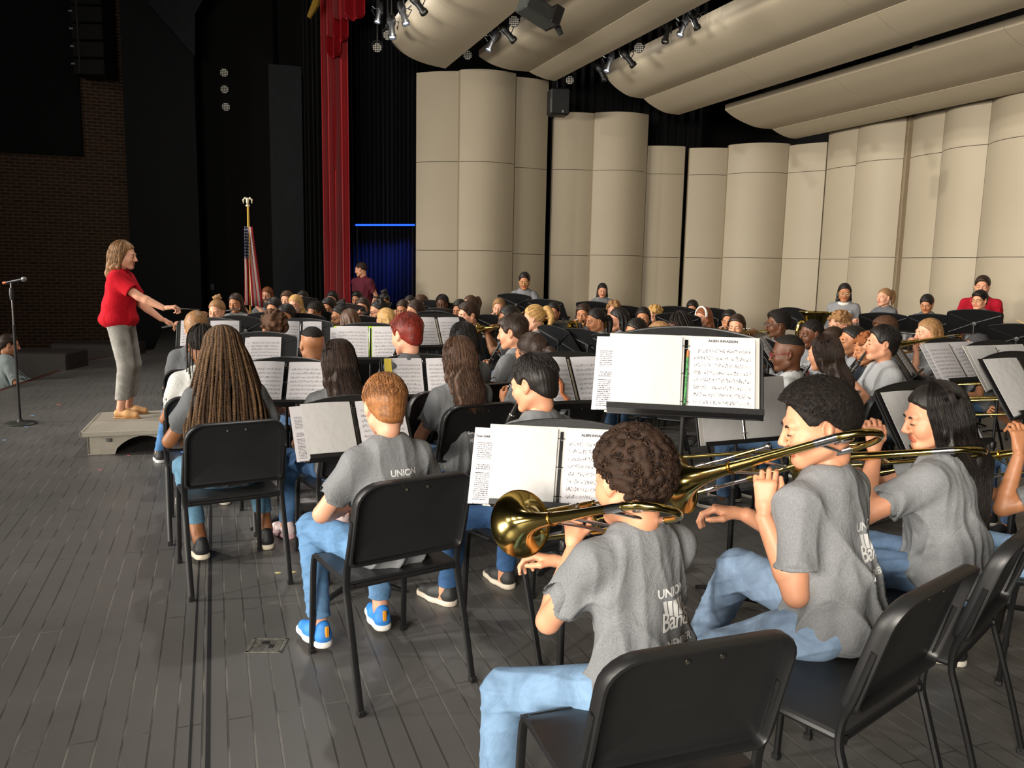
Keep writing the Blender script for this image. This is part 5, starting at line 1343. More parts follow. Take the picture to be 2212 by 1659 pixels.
person('gingerboy', 828, 811, 34, 'boy with short ginger hair and blue trainers, seated with his back to us', 'ginger haired boy', 'lap', D=3.17, hair=('short', 'ginger'), skin='pale', shirt=GREY, pants='587da3', h=.0058, hh=.0038,
       hy=-8, hp=14, lean=.02, fold=1.35, prt='back', print_cx=.02, print_dz=.03, fine=2400, shoecol='2f7fd0', solecol='e8e6e0', loose=.004, sw=.152, hem=.15, extra=lambda o, r, s, MH: [(lambda q: q.build('heel_tab', mat('orange_tab', 'd08a20', .6), sh_))(MB().box((0, -.066, .075), (.018, .014, .05), 0, None, .004)) or (lambda q: q.build('red_panel', mat('red_panel', 'b3222c', .6), sh_))(MB().tube([(-.036, -.02, .05), (-.030, -.05, .052), (0, -.066, .052), (.030, -.05, .052), (.036, -.02, .05)], .010, 6, 0, None, True, False, 1.5)) for sh_ in o.children if sh_.name.startswith('shoe')],
       legs=lambda t: {-1: t(690, 1345, 3.22), 1: t(822, 1310, 3.42)})
person('twistgirl', 478, 712, 30, 'girl with a huge fall of brown twist braids down her back, seated at the left in the second chair', 'girl with big brown twists', 'lap', D=4.2, hair=('twists', 'twist'), skin='brown', shirt=GREYD, pants='53778f', h=.008, hh=.0045,
       hp=16, lean=.03, hl=.52, fine=1, female=True, shoecol='19191c', solecol='d9cdb8', hem=.19,
       legs=lambda t: {-1: t(432, 1165, 4.22), 1: t(575, 1145, 4.45)})
person('bluntboy', 1146, 766, 42, 'boy with short black hair raising a clarinet behind the wide white binder', 'black haired clarinet boy', 'clarinet', D=3.55, hair=('short', 'black'), skin='light', shirt=GREY, pants='33557f', h=.0075, hh=.0042, hy=14, hp=14, lean=.06, fine=1500, shoecol='2a2a2b', solecol='cfc4b4',
       legs=lambda t: {-1: t(960, 1290, 3.72), 1: t(1090, 1255, 3.95)})
person('straightgirl', 727, 736, 33, 'girl with long straight dark brown hair seen from behind, blue jeans, pink trainers', 'girl with long straight brown hair', 'clarinet', D=4.42, hair=('straight', 'dbrown'), skin='light', shirt=GREY, pants='466a94', h=.0085, hh=.005, hp=16, hl=.34, fine=900, female=True, shoecol='d8c3c4', solecol='c9a6ab',
       legs=lambda t: {-1: t(618, 1130, 4.62), 1: t(740, 1110, 4.9)})
person('wavygirl', 988, 728, 32, 'girl with wavy brown hair to her shoulder blades, MEMBER on her shirt', 'wavy brown haired girl', 'clarinet', D=4.62, hair=('wavy', 'brown'), skin='light', shirt=GREY, pants='4b6686', h=.0085, hh=.005, hp=14, hl=.30, fine=800, female=True, prt='back', print_dz=-.035, print_cx=.03)
person('thinbraids', 436, 706, 24, 'girl with thin black braids, half hidden behind the girl with the big twists', 'girl with thin black braids', 'clarinet', D=4.95, hair=('braids', 'black'), skin='brown', shirt='b9bab8', pants='3c5f8e', h=.009, hh=.005, hp=18, hl=.36, female=True)
person('frontblond', 424, 673, 22, 'boy with dark blond curls seen from behind, front row beside the conductor', 'blond boy beside the conductor', 'clarinet', D=6.05, hair=('fringe', 'lbrown'), skin='pale', shirt=GREYD, pants='4a76a6', hy=-6, hh=.005, hp=10, h=.0085, shoecol='2b2b2d', solecol='d8d8d8',
       legs=lambda t: {-1: t(345, 975, 6.35), 1: t(420, 965, 6.5)})
person('fadeboy', 673, 707, 30, 'boy with a shaved fade haircut seen from behind', 'boy with the shaved fade', 'lap', D=5.35, hair=('fade', 'black'), skin='tan', shirt=GREY, hh=.005, hp=10)
person('curlyback', 590, 675, 28, 'boy with short curly brown hair seen from behind, left of the green binder', 'short curly haired boy', 'lap', D=6.2, hair=('curly', 'brown'), skin='tan', shirt=GREYD, hh=.005, hp=12)
person('redhair', 876, 678, 40, 'player with short bright red hair holding a clarinet', 'red haired player', 'clarinet', D=5.25, hair=('fringe', 'red'), skin='pale', shirt=GREYD, hh=.005, hp=10, hy=8, h=.0085, fine=900)
person('bobgirl', 997, 698, 34, 'girl with glossy black bob hair just behind the wavy haired girl', 'black bob haired girl', 'clarinet', D=5.6, hair=('bob', 'black'), skin='tan', shirt=GREY, hh=.005, hp=14, female=True, fine=500)
person('mopboy', 1106, 682, 62, 'boy with brown mop hair in profile playing a long black clarinet', 'mop haired clarinet boy', 'clarinet', D=6.0, hair=('fringe', 'dbrown'), skin='light', shirt=GREYL, hh=.005, hp=8, hy=12, h=.0085, fine=900)
person('lowponygirl', 1143, 718, 50, 'girl with smooth dark hair in a low ponytail, above the black haired clarinet boy', 'girl with the low ponytail', 'clarinet', D=4.9, hair=('lowpony', 'dbrown'), skin='tan', shirt=GREY, hh=.005, hp=14, female=True, fine=500, hl=.16)
person('fringeplayer', 1012, 652, 112, 'pale player with a dark fringe playing a flute, shoulders turned to the left', 'pale fringe haired flute player', 'flute', D=8.1, hair=('fringe', 'dbrown'), skin='pale', shirt=GREYD, hh=.005, hp=10, hy=10, h=.0095, hr=-8)
person('darkcurlygirl', 1096, 661, 110, 'girl with glossy black curls playing a silver flute beside the mop haired boy', 'black curly haired girl', 'flute', D=7.9, hair=('wavy', 'black'), skin='brown', shirt=GREY, hh=.006, hp=12, hl=.16, female=True)
person('blondpony', 1150, 659, 80, 'girl with a high curly blonde ponytail seen from behind', 'girl with the blonde ponytail', 'trumpet', D=7.9, hair=('pony', 'blonde'), skin='pale', shirt=GREY, hh=.006, hl=.18, female=True, fine=400)
person('fadeglasses', 1701, 724, 62, 'boy with a short fade and red framed glasses, seen from behind, right of the big sheet', 'boy with the fade and red glasses', 'lap', D=5.3, hair=('fade', 'black'), skin='dark', shirt='b5b6b6', hh=.0045, hp=8, hy=14, glasses='7a1520')
person('glossback', 1777, 724, 48, 'girl with long glossy brown hair seen from behind, beside the boy in red glasses', 'girl with long glossy hair', 'clarinet', D=5.5, hair=('straight', 'dbrown'), skin='light', shirt=GREYL, hh=.005, hp=12, hl=.36, female=True, fine=700)
person('clarinetbig', 1912, 703, 84, 'stout boy with thick black hair in a pale grey shirt blowing a clarinet, in profile', 'stout clarinet boy', 'clarinet', D=5.75, hair=('short', 'black'), skin='light', shirt='a9abad', hh=.0042, h=.0075, hp=-2, fat=.30, sw=.175, fine=1500, fold=1.3, lean=.06)
person('profilegirl', 1843, 703, 96, 'girl with tied back glossy black hair in profile, playing', 'girl with tied black hair', 'clarinet', D=6.5, hair=('lowpony', 'black'), skin='tan', shirt='a4a6a9', hh=.005, hp=4, prt='front', female=True)
person('ringlet', 1871, 722, 96, 'player with reddish brown ringlets between the two clarinet players', 'player with the brown ringlets', 'clarinet', D=6.15, hair=('curly', 'auburn'), skin='tan', shirt='30353b', hh=.006, hp=12)
person('cornrowboy', 1752, 690, 108, 'boy with cornrows playing a saxophone mouthpiece, UNION on his shirt', 'boy with cornrows', 'clarinet', D=7.0, hair=('cornrows', 'black'), skin='dark', shirt='9c9ea1', hh=.005, hp=8, prt='front')
person('redcollar', 1682, 671, 98, 'boy with afro and glasses and a red collar playing a brass trumpet', 'trumpet boy with the red collar', 'trumpet', D=7.6, hair=('afro', 'black'), skin='dark', shirt='b5b7ba', hh=.005, hp=2, prt='front', glasses='222222',
       extra=lambda o, r, s, MH: (lambda q: q.build('collar', mat('red_collar', 'b0182a', .8), o))(MB().tube([tuple((r['N'] + A(.072 * math.cos(a), .066 * math.sin(a) - .006, -.022)) * s) for a in np.linspace(0, 2 * PI, 15)[:-1]], .017 * s, 8, close=True)))
person('bluecurl', 1812, 674, 112, 'boy with curly light brown top and faded sides behind the tuba', 'boy with the curly faded hair', 'lap', D=7.9, hair=('curly', 'lbrown'), skin='pale', shirt=GREY, hh=.0055)
person('hiddenpony', 1796, 705, 100, 'girl whose dark hair shows between the cornrow boy and the glossy haired girl', 'half hidden dark haired girl', 'lap', D=6.9, hair=('pony', 'dbrown'), skin='tan', shirt=GREY)
person('topafro', 1909, 687, 100, 'player with a short brown afro behind the stout clarinet boy', 'player with the short brown afro', 'lap', D=7.4, hair=('afro', 'brown'), skin='brown', shirt=GREY)
person('tromgirl', 2007, 687, 92, 'girl with long blonde hair playing a trombone, UNION on her shirt, at the right', 'blonde trombone girl', 'trombone', D=7.1, hair=('straight', 'lbrown'), skin='pale', shirt=GREYL, hh=.005, hp=6, hl=.26, female=True, prt='front')
person('shavedhead', 2108, 719, 84, 'shaven headed player in front of the xylophone, only the head showing', 'shaven headed player', 'lap', D=7.0, hair=('buzz', 'grey'), skin='tan', shirt=GREY)
person('edgeplayer', 2300, 868, 56, 'player at the right edge of the photo, only bare forearms and jeans in view', 'player at the right edge', 'trombone', D=3.15, hair=('short', 'black'), skin='tan', shirt=GREY, pants='8fb0d2', h=.008, hh=.006,
       arms=lambda t: {-1: (t(2200, 985, 3.12), (.1, .1, 1), (.8, .5, -.1), .6, .3, (-.15, -.1, -1)), 1: (t(2085, 1052, 3.45), (-.6, .8, .1), (-.2, .1, -1), .6, .5, (.6, 0, -1))})
M4_, _, _ = frame_from(at(2050, 1000, 3.40), at(2500, 930, 3.0), (0, 0, 1)); instrument('trombone', M4_, 'brass trombone cut off by the right edge of the photo, beside the bare forearms', ext=.0)
person('edgeback', 2290, 790, 88, 'player just outside the right edge behind the white binders', 'player outside the right edge', 'trombone', D=5.0, hair=('short', 'black'), skin='tan', shirt=GREY)
for nm, dx, D_, yy, lb in (('a', 0, 4.7, 838, 'brass trombone slide crossing the white binder at the far right'), ('b', 60, 4.4, 872, 'lower brass trombone slide crossing at the right edge, above the nearest white page')):
    M_, _, _ = frame_from(at(2255 + dx, yy - 14, D_ + .12), at(2480 + dx, yy - 22, D_ - .1), (0, 0, 1)); instrument('trombone', M_, lb, ext=.12)
# standing players and helpers along the shell
person('conductor', 268, 523, -84, 'woman with blonde hair, red polo and grey trousers conducting on the podium', 'conductor', 'mallets', D=7.2, zfoot=.2, seated=False, hair=('wavy', 'lbrown'), skin='pale', shirt='b41424', pants='8f8d88', h=.0075, hh=.0042, hp=8, hl=.20, female=True, fat=.18, fine=700, sw=.16, shoes='flat', shoecol='c0925f', solecol='a87b4c', loose=.012, hem=.17, fold=.35,
       arms=lambda t: {1: (t(362, 672, 7.05), (.05, 1, .12), (-.25, 0, -1), .75, .5, (.4, -.4, -1)), -1: (t(348, 690, 7.35), (.1, 1, -.35), (.2, 0, -1), .45, .3, (-.4, -.4, -1))})
person('standboy', 1133, 589, 176, 'standing boy with black hair and glasses, left of the first shell gap', 'standing boy by the shell gap', 'mallets', D=11.5, seated=False, hair=('short', 'black'), skin='tan', shirt=GREY, prt='front', glasses='b09a50', hp=16)
person('standgirl', 1302, 613, 178, 'standing girl with long black hair looking down, middle of the back row', 'standing girl in the middle', 'mallets', D=12.4, seated=False, hair=('long', 'black'), skin='light', shirt=GREY, prt='front', hp=16, hl=.26, female=True)
person('hoodiegirl', 1826, 613, 150, 'standing girl with long black hair and glasses in a grey UNION sweatshirt', 'standing girl in the sweatshirt', 'down', D=10.4, seated=False, hair=('long', 'black'), skin='tan', shirt='808184', prt='front', glasses='bfae88', hl=.30, female=True, long=True, fat=.15, hy=14,
       extra=lambda o, r, s, MH: MB().tube([tuple((r['N'] + A(.075 * math.cos(a), .075 * math.sin(a) - .01, .0 - .018 * math.sin(a))) * s) for a in np.linspace(0, 2 * PI, 15)[:-1]], .024 * s, 8, close=True).build('hood', m_cloth('hood_white', 'd8d4cc'), o))
person('ponystand', 1912, 624, 112, 'standing girl with a light brown ponytail looking left, right of the brown post', 'standing girl with ponytail', 'mallets', D=10.2, seated=False, hair=('pony', 'lbrown'), skin='pale', shirt=GREYD, prt='front', hl=.2, female=True, hp=4)
person('malletboy', 2002, 638, 138, 'standing boy with a black mop of hair holding two white mallets', 'boy with mallets', 'mallets', D=9.6, seated=False, hair=('fringe', 'black'), skin='tan', shirt=GREYD, hp=22)
person('glassesboy', 2118, 628, 128, 'standing boy with dark hair and glasses in front of the man in red', 'standing boy in glasses', 'mallets', D=9.3, seated=False, hair=('fringe', 'black'), skin='light', shirt='8b8d90', glasses='8a7440', hp=6, hy=-6)
person('redman', 2124, 597, 150, 'man with short hair and beard in a red polo shirt standing by the rear wall', 'man in the red polo', 'down', D=9.95, seated=False, hair=('short', 'dbrown'), skin='light', shirt='a5182a', pants='3a3430', hp=10, hy=-4, sw=.18)
person('maroonman', 778, 567, 150, 'man in a maroon shirt standing in the shade by the pleated drape', 'man in maroon', 'down', D=14.3, seated=False, hair=('buzz', 'dbrown'), skin='light', shirt='5a2430', pants='3a3430', hy=-70, sw=.18)
# distant seated rows: key, x, y, yaw, pose, hair, skin, look, extras
ROWS = [
 ('f1', 466, 649, 172, 'flute', ('bun', 'lbrown'), 'pale', 'child with a messy light brown topknot looking down, far left row'),
 ('f2', 507, 635, 170, 'flute', ('long', 'dbrown'), 'tan', 'girl with parted dark hair playing a flute, left of the flag'),
 ('f3', 576, 621, 170, 'flute', ('wavy', 'auburn'), 'pale', 'girl with long wavy auburn hair behind the others, right of the flag'),
 ('f4', 590, 645, 165, 'flute', ('short', 'black'), 'tan', 'boy with short black hair bent low over his flute'),
 ('f5', 615, 657, 160, 'flute', ('long', 'black'), 'tan', 'girl with black hair looking down behind the curly haired boy'),
 ('f6', 619, 629, 172, 'trumpet', ('short', 'brown'), 'pale', 'boy with tousled brown hair behind the blonde girl'),
 ('f7', 636, 638, 165, 'flute', ('straight', 'blonde'), 'pale', 'girl with straight blonde hair falling over her face'),
 ('f8', 653, 629, 172, 'trumpet', ('short', 'black'), 'pale', 'boy whose black hair shows above a stand, left of the red curtain'),
 ('f9', 678, 652, 150, 'flute', ('braids', 'black'), 'brown', 'child with tied black braids looking left'),
 ('f10', 708, 644, 165, 'flute', ('short', 'black'), 'tan', 'boy with a black crew cut in front of the red curtain'),
 ('f11', 716, 629, 168, 'flute', ('long', 'black'), 'light', 'girl with glossy black hair in front of the red curtain'),
 ('f12', 732, 658, 130, 'flute', ('bun', 'black'), 'tan', 'girl with glasses and tied curly hair holding a flute sideways'),
 ('f13', 770, 629, 170, 'flute', ('short', 'black'), 'tan', 'boy with black bowl cut below the man in maroon'),
 ('f14', 782, 643, 168, 'flute', ('long', 'dbrown'), 'light', 'girl with glasses and long brown hair playing a flute'),
 ('f15', 752, 669, 40, 'lap', ('wavy', 'brown'), 'light', 'child with fuzzy brown hair behind the green binder'),
 ('f16', 828, 634, 172, 'flute', ('bun', 'black'), 'tan', 'child with a black topknot, first right of the pleated drape'),
 ('f17', 815, 648, 120, 'flute', ('updo', 'black'), 'light', 'girl with a big pinned up black hairdo in profile'),
 ('f18', 830, 665, 50, 'lap', ('straight', 'blonde'), 'pale', 'girl with blonde streaked straight hair seen from behind'),
 ('f19', 869, 648, 165, 'flute', ('long', 'dbrown'), 'tan', 'girl with a centre parting left of the brown haired boy'),
 ('f20', 884, 638, 168, 'flute', ('lowpony', 'black'), 'tan', 'small girl with black hair far back left of the shell'),
 ('f21', 893, 649, 115, 'flute', ('long', 'dbrown'), 'light', 'girl with long dark hair in profile left of the crossed stand backs'),
 ('f22', 908, 637, 120, 'trumpet', ('short', 'brown'), 'pale', 'boy with tousled brown hair in profile before the tallest tower'),
 ('f23', 955, 638, 172, 'trumpet', ('braids', 'black'), 'dark', 'child with short black locs playing a trumpet before the tallest tower'),
 ('f24', 992, 649, 150, 'flute', ('short', 'black'), 'tan', 'boy with short black hair behind the fringe haired flute player'),
 ('f25', 1014, 638, 120, 'trumpet', ('pony', 'brown'), 'pale', 'girl with brown ponytail behind the fringe haired flute player'),
 ('f26', 1078, 645, 168, 'trumpet', ('short', 'lbrown'), 'pale', 'boy with sandy hair left of the tall standing desk'),
 ('f27', 1140, 646, 165, 'trumpet', ('buzz', 'grey'), 'brown', 'player in a dark grey beanie under the tall standing desk'),
 ('f28', 1196, 653, 165, 'trumpet', ('short', 'black'), 'tan', 'boy with short black hair playing a trumpet, right of the blonde ponytail'),
 ('f29', 1260, 657, 160, 'trumpet', ('bob', 'dbrown'), 'tan', 'girl with bangs playing a trumpet below the standing girl'),
 ('f30', 1284, 666, 112, 'clarinet', ('lowpony', 'black'), 'tan', 'girl with slicked black hair in profile beside the girl with bangs'),
 ('f31', 1326, 651, 150, 'trumpet', ('curly', 'lbrown'), 'pale', 'child with sandy curls under the middle stand'),
 ('f32', 1333, 665, 92, 'clarinet', ('wavy', 'black'), 'light', 'girl with long wavy black hair and red glasses in profile'),
 ('f33', 1390, 663, 165, 'trumpet', ('long', 'black'), 'tan', 'girl with long black hair left of the blond curly boy'),
 ('f34', 1413, 663, 130, 'trumpet', ('curly', 'blonde'), 'pale', 'boy with blond curls and a dark shirt above the big sheet'),
 ('f35', 1371, 689, 120, 'clarinet', ('lowpony', 'black'), 'tan', 'girl with parted black hair looking down over the big binder'),
 ('f36', 1419, 694, 60, 'lap', ('straight', 'lbrown'), 'pale', 'child with light brown hair half hidden over the big binder'),
 ('f37', 1462, 676, 70, 'clarinet', ('twists', 'black'), 'dark', 'girl with a mass of black twists and red glasses over the big sheet'),
 ('f38', 1496, 650, 162, 'clarinet', ('short', 'black'), 'tan', 'boy with spiky black hair and glasses behind the white headband'),
 ('f39', 1519, 663, 118, 'trumpet', ('straight', 'auburn'), 'pale', 'girl with a white headband and reddish hair playing'),
 ('f40', 1576, 669, 150, 'trumpet', ('short', 'black'), 'tan', 'boy with black side parted hair playing a trumpet'),
 ('f41', 1592, 680, 150, 'trumpet', ('long', 'dbrown'), 'light', 'girl with long dark hair and centre parting playing a brass horn'),
]
_fix = [p['root'][:2] for p in PEOPLE.values()]
_D = [gp(x, y, 1.17)[1] for (_, x, y, *_r) in ROWS]
def _rng(x, y): return gp(x, y, 1.30)[1], gp(x, y, 1.04)[1]
for it in range(160):
    Q = [at(x, y, _D[i])[:2] for i, (_, x, y, *_r) in enumerate(ROWS)]
    for i in range(len(ROWS)):
        push = 0
        for j, q in list(enumerate(Q)) + [(-1, f) for f in _fix]:
            if j == i: continue
            dd = np.linalg.norm(Q[i] - q)
            if dd < .56: push += (1 if Q[i][1] > q[1] or (Q[i][1] == q[1] and i > j) else -1) * (.56 - dd) * .5
        lo, hi = _rng(ROWS[i][1], ROWS[i][2]); _D[i] = min(max(_D[i] + push, lo), hi)
for _i, (k, x, y, yw, ps, hr_, sk_, lb) in enumerate(ROWS):
    kw = {}
    if k in ('f12', 'f14', 'f38', 'f17'): kw['glasses'] = '1f1c1c'
    if k in ('f32', 'f37'): kw['glasses'] = '8a1a20'
    if k == 'f39':
        kw['extra'] = lambda o, r, s, MH: MB().tube([tuple(MH @ Vector((.092 * math.cos(a), .028 - .02 * math.sin(a), .030 + .098 * math.sin(a)))) for a in np.linspace(-.1, PI + .1, 15)], .010, 8, 0, None, True, False, 1.6).build('headband', mat('white_headband', 'e6e2dc', .8), o)
    if k == 'f27':
        kw['extra'] = lambda o, r, s, MH: (lambda B_: link('beanie', mesh_from('beanie', *B_, [mat('grey_beanie', '45474a', .95)]), o, matrix=MH))(hair_cut(skull(Body(), .012), .055, -.03, 0).mesh(.007))
    person(k, x, y, yw, lb, ' '.join(lb.split()[:11]), ps, hair=hr_, skin=sk_, shirt=(GREY if len(lb) % 2 else GREYL) if k != 'f34' else '2a2b2e', hp=14 if ps != 'trumpet' else 8, hl=.26, female=(len(lb) % 3 == 0),
           D=_D[_i], h=.013, hh=.0062, **kw)
# audience in the dark beyond the stage edge
person('aud1', 22, 722, -60, 'onlooker in a pale hoodie sitting cross legged in the dark beyond the stage edge', 'onlooker', 'lap', D=10.6, zfoot=-.75, hair=('short', 'dbrown'), skin='light', shirt='9aa6a8', long=True, pants='3a3430')
person('aud2', -28, 775, -50, 'second onlooker at the left edge of the photo, only knees and hands showing', 'second onlooker', 'lap', D=9.9, zfoot=-.95, hair=('short', 'dbrown'), skin='tan', shirt='5a3a30', pants='1b1c20')

# instruments in the players' hands
INST = {'trumpet': 'trumpet', 'flute': 'flute', 'clarinet': 'clarinet'}
for k, p in PEOPLE.items():
    if p['pose'] in INST:
        knd = INST[p['pose']]; adj = {'trumpet': 'brass', 'flute': 'silver', 'clarinet': 'black'}[knd]
        instrument(knd, inst_matrix(p), '%s %s played by the %s' % (adj, knd, p['short']))
p = PEOPLE['tromgirl']; instrument('trombone', inst_matrix(p) , 'brass trombone played by the blonde girl at the right', ext=.1)
p = PEOPLE['edgeback']
# chairs
chair((-.50, 3.11), 34, 'black chair under the ginger haired boy, empty floor behind it')
chair((-1.45, 4.07), 30, 'black chair under the girl with big brown twists')
chair((.31, 1.88), 20, 'nearest black chair, under the curly haired trombone boy, cut by the bottom edge')
chair((.89, 2.20), 40, 'black chair under the afro haired trombone boy')
chair((1.36, 2.62), 46, 'black chair at the right edge, behind the girl with very long black hair')
chair((.11, 3.48), 40, 'black chair under the black haired clarinet boy')
chair((-.32, 4.70), 32, 'black chair under the wavy brown haired girl')
for k in ('straightgirl', 'frontblond', 'thinbraids', 'redhair', 'mopboy', 'fadeboy', 'curlyback', 'bobgirl', 'lowponygirl', 'fadeglasses', 'glossback', 'clarinetbig', 'edgeplayer', 'fringeplayer', 'blondpony', 'darkcurlygirl', 'profilegirl', 'cornrowboy', 'redcollar', 'tromgirl', 'edgeback', 'f28', 'ringlet', 'f30', 'f32', 'f12', 'bluecurl', 'hiddenpony', 'topafro', 'shavedhead'):
    chair_for(k)
for k, p in PEOPLE.items():
    if k.startswith('f') and k[1:].isdigit() and k not in ('f28', 'f30', 'f32', 'f12'): chair_for(k)

for k_, o_, M_ in (('curlyboy', o1, M1), ('afroboy', o2, M2), ('longhair', o3_, M3)):
    p = PEOPLE[k_]; print('MOUTH', k_, (P2W(p, p['rig']['M']) - o_).round(3), 'z', round(p['s'], 3), p['root'].round(2))
for o_ in bpy.data.objects:
    if o_.get('label') and len(o_['label'].split()) > 16: print('LONG', o_.name, o_['label']); o_['label'] = ' '.join(o_['label'].split()[:16])
# ------------------------------------------------------------------ stands with music
def SB(px, py, D, yaw, slabel, blabel, tilt=36, **kw):
    M, T = stand(px, py, D, yaw, slabel, tilt); return binder(M, T, blabel, **kw)
def SS(px, py, D, yaw, slabel, blabel, tilt=36, **kw):
    M, T = stand(px, py, D, yaw, slabel, tilt); return sheet(M, T, blabel, **kw)
def pencil(o, T):
    q = MB(); q.tube([(.002, -.020, .03), (.006, -.020, .20)], .0042, 7, 0, T); q.tube([(.006, -.020, .20), (.0064, -.020, .225)], .0042, 7, 1, T); q.build('pencil', [mat('patterned_pencil', '3d7a45', .5, noise=.8, nscale=120), mat('pencil_band', 'b5662f', .5)], o)
SB(1476, 902, 2.70, -11, 'large black music stand in the centre, in front of the trombone boys', 'open white binder on the large centre stand, page headed ALIEN INVASION', 30, x=.0, wl=.235, wr=.215, h=.285, left='blank', right='music', cover='white', lw=.06, extra=pencil,
   title=[('ALIEN INVASION', .013, .122, .262, 1)])
SB(1215, 1104, 2.78, -9, 'black music stand with a wide binder, left of the curly haired boy', 'open white binder with a blank sleeve and printed letter, left of the curly head', 26, x=-.02, wl=.235, wr=.22, h=.29, left='blank', right='music', cover='white', lw=.07, title=[('ALIEN INVASION', .013, .12, .262, 1), ('Your child', .012, -.285, .24, 1)])
SB(785, 990, 3.75, 26, 'black music stand in front of the ginger haired boy', 'open binder with a blank sleeve in front of the ginger haired boy', 36, x=-.01, left='blank', right='music', lw=.05)
SB(612, 878, 4.75, 6, 'black music stand between the twists and the long straight hair', 'open black binder with two pages of music, right of the big twists', 36, left='music', right='music', x=.0, wl=.20)
SB(800, 786, 5.7, 10, 'black music stand with a green binder', 'open lime green binder with music, above the long straight hair', 36, cover='9cc52a', left='music', right='music', wl=.225, lw=.04)
SB(915, 864, 5.0, 14, 'black music stand left of the wavy haired girl', 'binder with a yellow strip down its left page, left of the wavy haired girl', 36, left='music', right='music', x=.02,
   extra=lambda o, T: MB().plate([(-.25, .01), (-.205, .01), (-.205, .28), (-.25, .28)], .002, 0, T @ Matrix.Translation((0, -.02, 0))).build('yellow_strip', mat('yellow_strip', 'd9c24a', .6), o))
SB(1250, 880, 4.15, 20, 'black music stand behind the black haired clarinet boy', 'binder with a brown animal drawing on its left page', 36, left='music', right='music', wl=.12, wr=.22,
   extra=lambda o, T: MB().tube([tuple(T @ Vector(v)) for v in ((-.115, -.018, .25), (-.10, -.018, .235), (-.085, -.018, .21), (-.09, -.018, .17), (-.075, -.018, .12), (-.085, -.018, .07), (-.06, -.018, .03))], [.004, .012, .006, .008, .012, .010, .014], 6).build('drawing', mat('brown_ink', '9c5a35', .8), o))
SB(1608, 957, 3.7, 24, 'black music stand behind the head of the afro haired boy', 'open white binder with blank sleeves, left of the afro haired boy', 14, left='blank', right='blank', cover='white', wl=.22)
SB(2040, 972, 3.45, 24, 'black music stand behind the girl with very long black hair', 'black folder with a page headed SHINE, right of the very long black hair', 36, left='blank', right='music', x=.0, wl=.22, wr=.235, h=.28, title=[('SHINE', .013, .135, .235, 1)])
SB(2092, 828, 5.2, 28, 'black music stand in front of the shaven headed player', 'white binder open to music with a ring spine at the right', 36, left='music', right='music', cover='white', lw=.05)
SB(2196, 842, 4.7, 24, 'black music stand at the right edge holding a white binder', 'large white binder with blank pages at the right edge', 36, left='blank', right='blank', cover='white')
SB(2262, 900, 3.6, 26, 'black music stand cut by the right edge', 'white page on the black stand cut by the right edge', 36, left='blank', right=None, rings=False, cover='black')
SB(450, 758, 6.9, 16, 'black music stand in front of the blond boy beside the conductor', 'open binder with music in front of the blond boy', 36, left='music', right='music', wl=.21)
SB(650, 764, 6.6, 12, 'black music stand in front of the short curly haired boy', 'open black binder seen askew beyond the short curly hair', 36, left='music', right='music', wl=.15, wr=.15)
SB(955, 755, 6.4, 24, 'black music stand right of the red haired player', 'slanted open binder with music right of the red hair', 36, left='music', right='music', wl=.18, wr=.18)
SS(560, 806, 5.7, 10, 'low black music stand between the braids and the fade haircut', 'single sheet of music above the two page binder', 36, n=2)
SS(1975, 812, 6.3, 58, 'black music stand in front of the blonde trombone girl', 'slanted white sheet of music left of the blonde trombone girl', 36)
SB(1690, 800, 6.1, 62, 'black music stand with case latches, left of the fade haircut', 'dark binder with thin grey pages left of the fade haircut', 36, left='music', right='music', wl=.2, wr=.2)
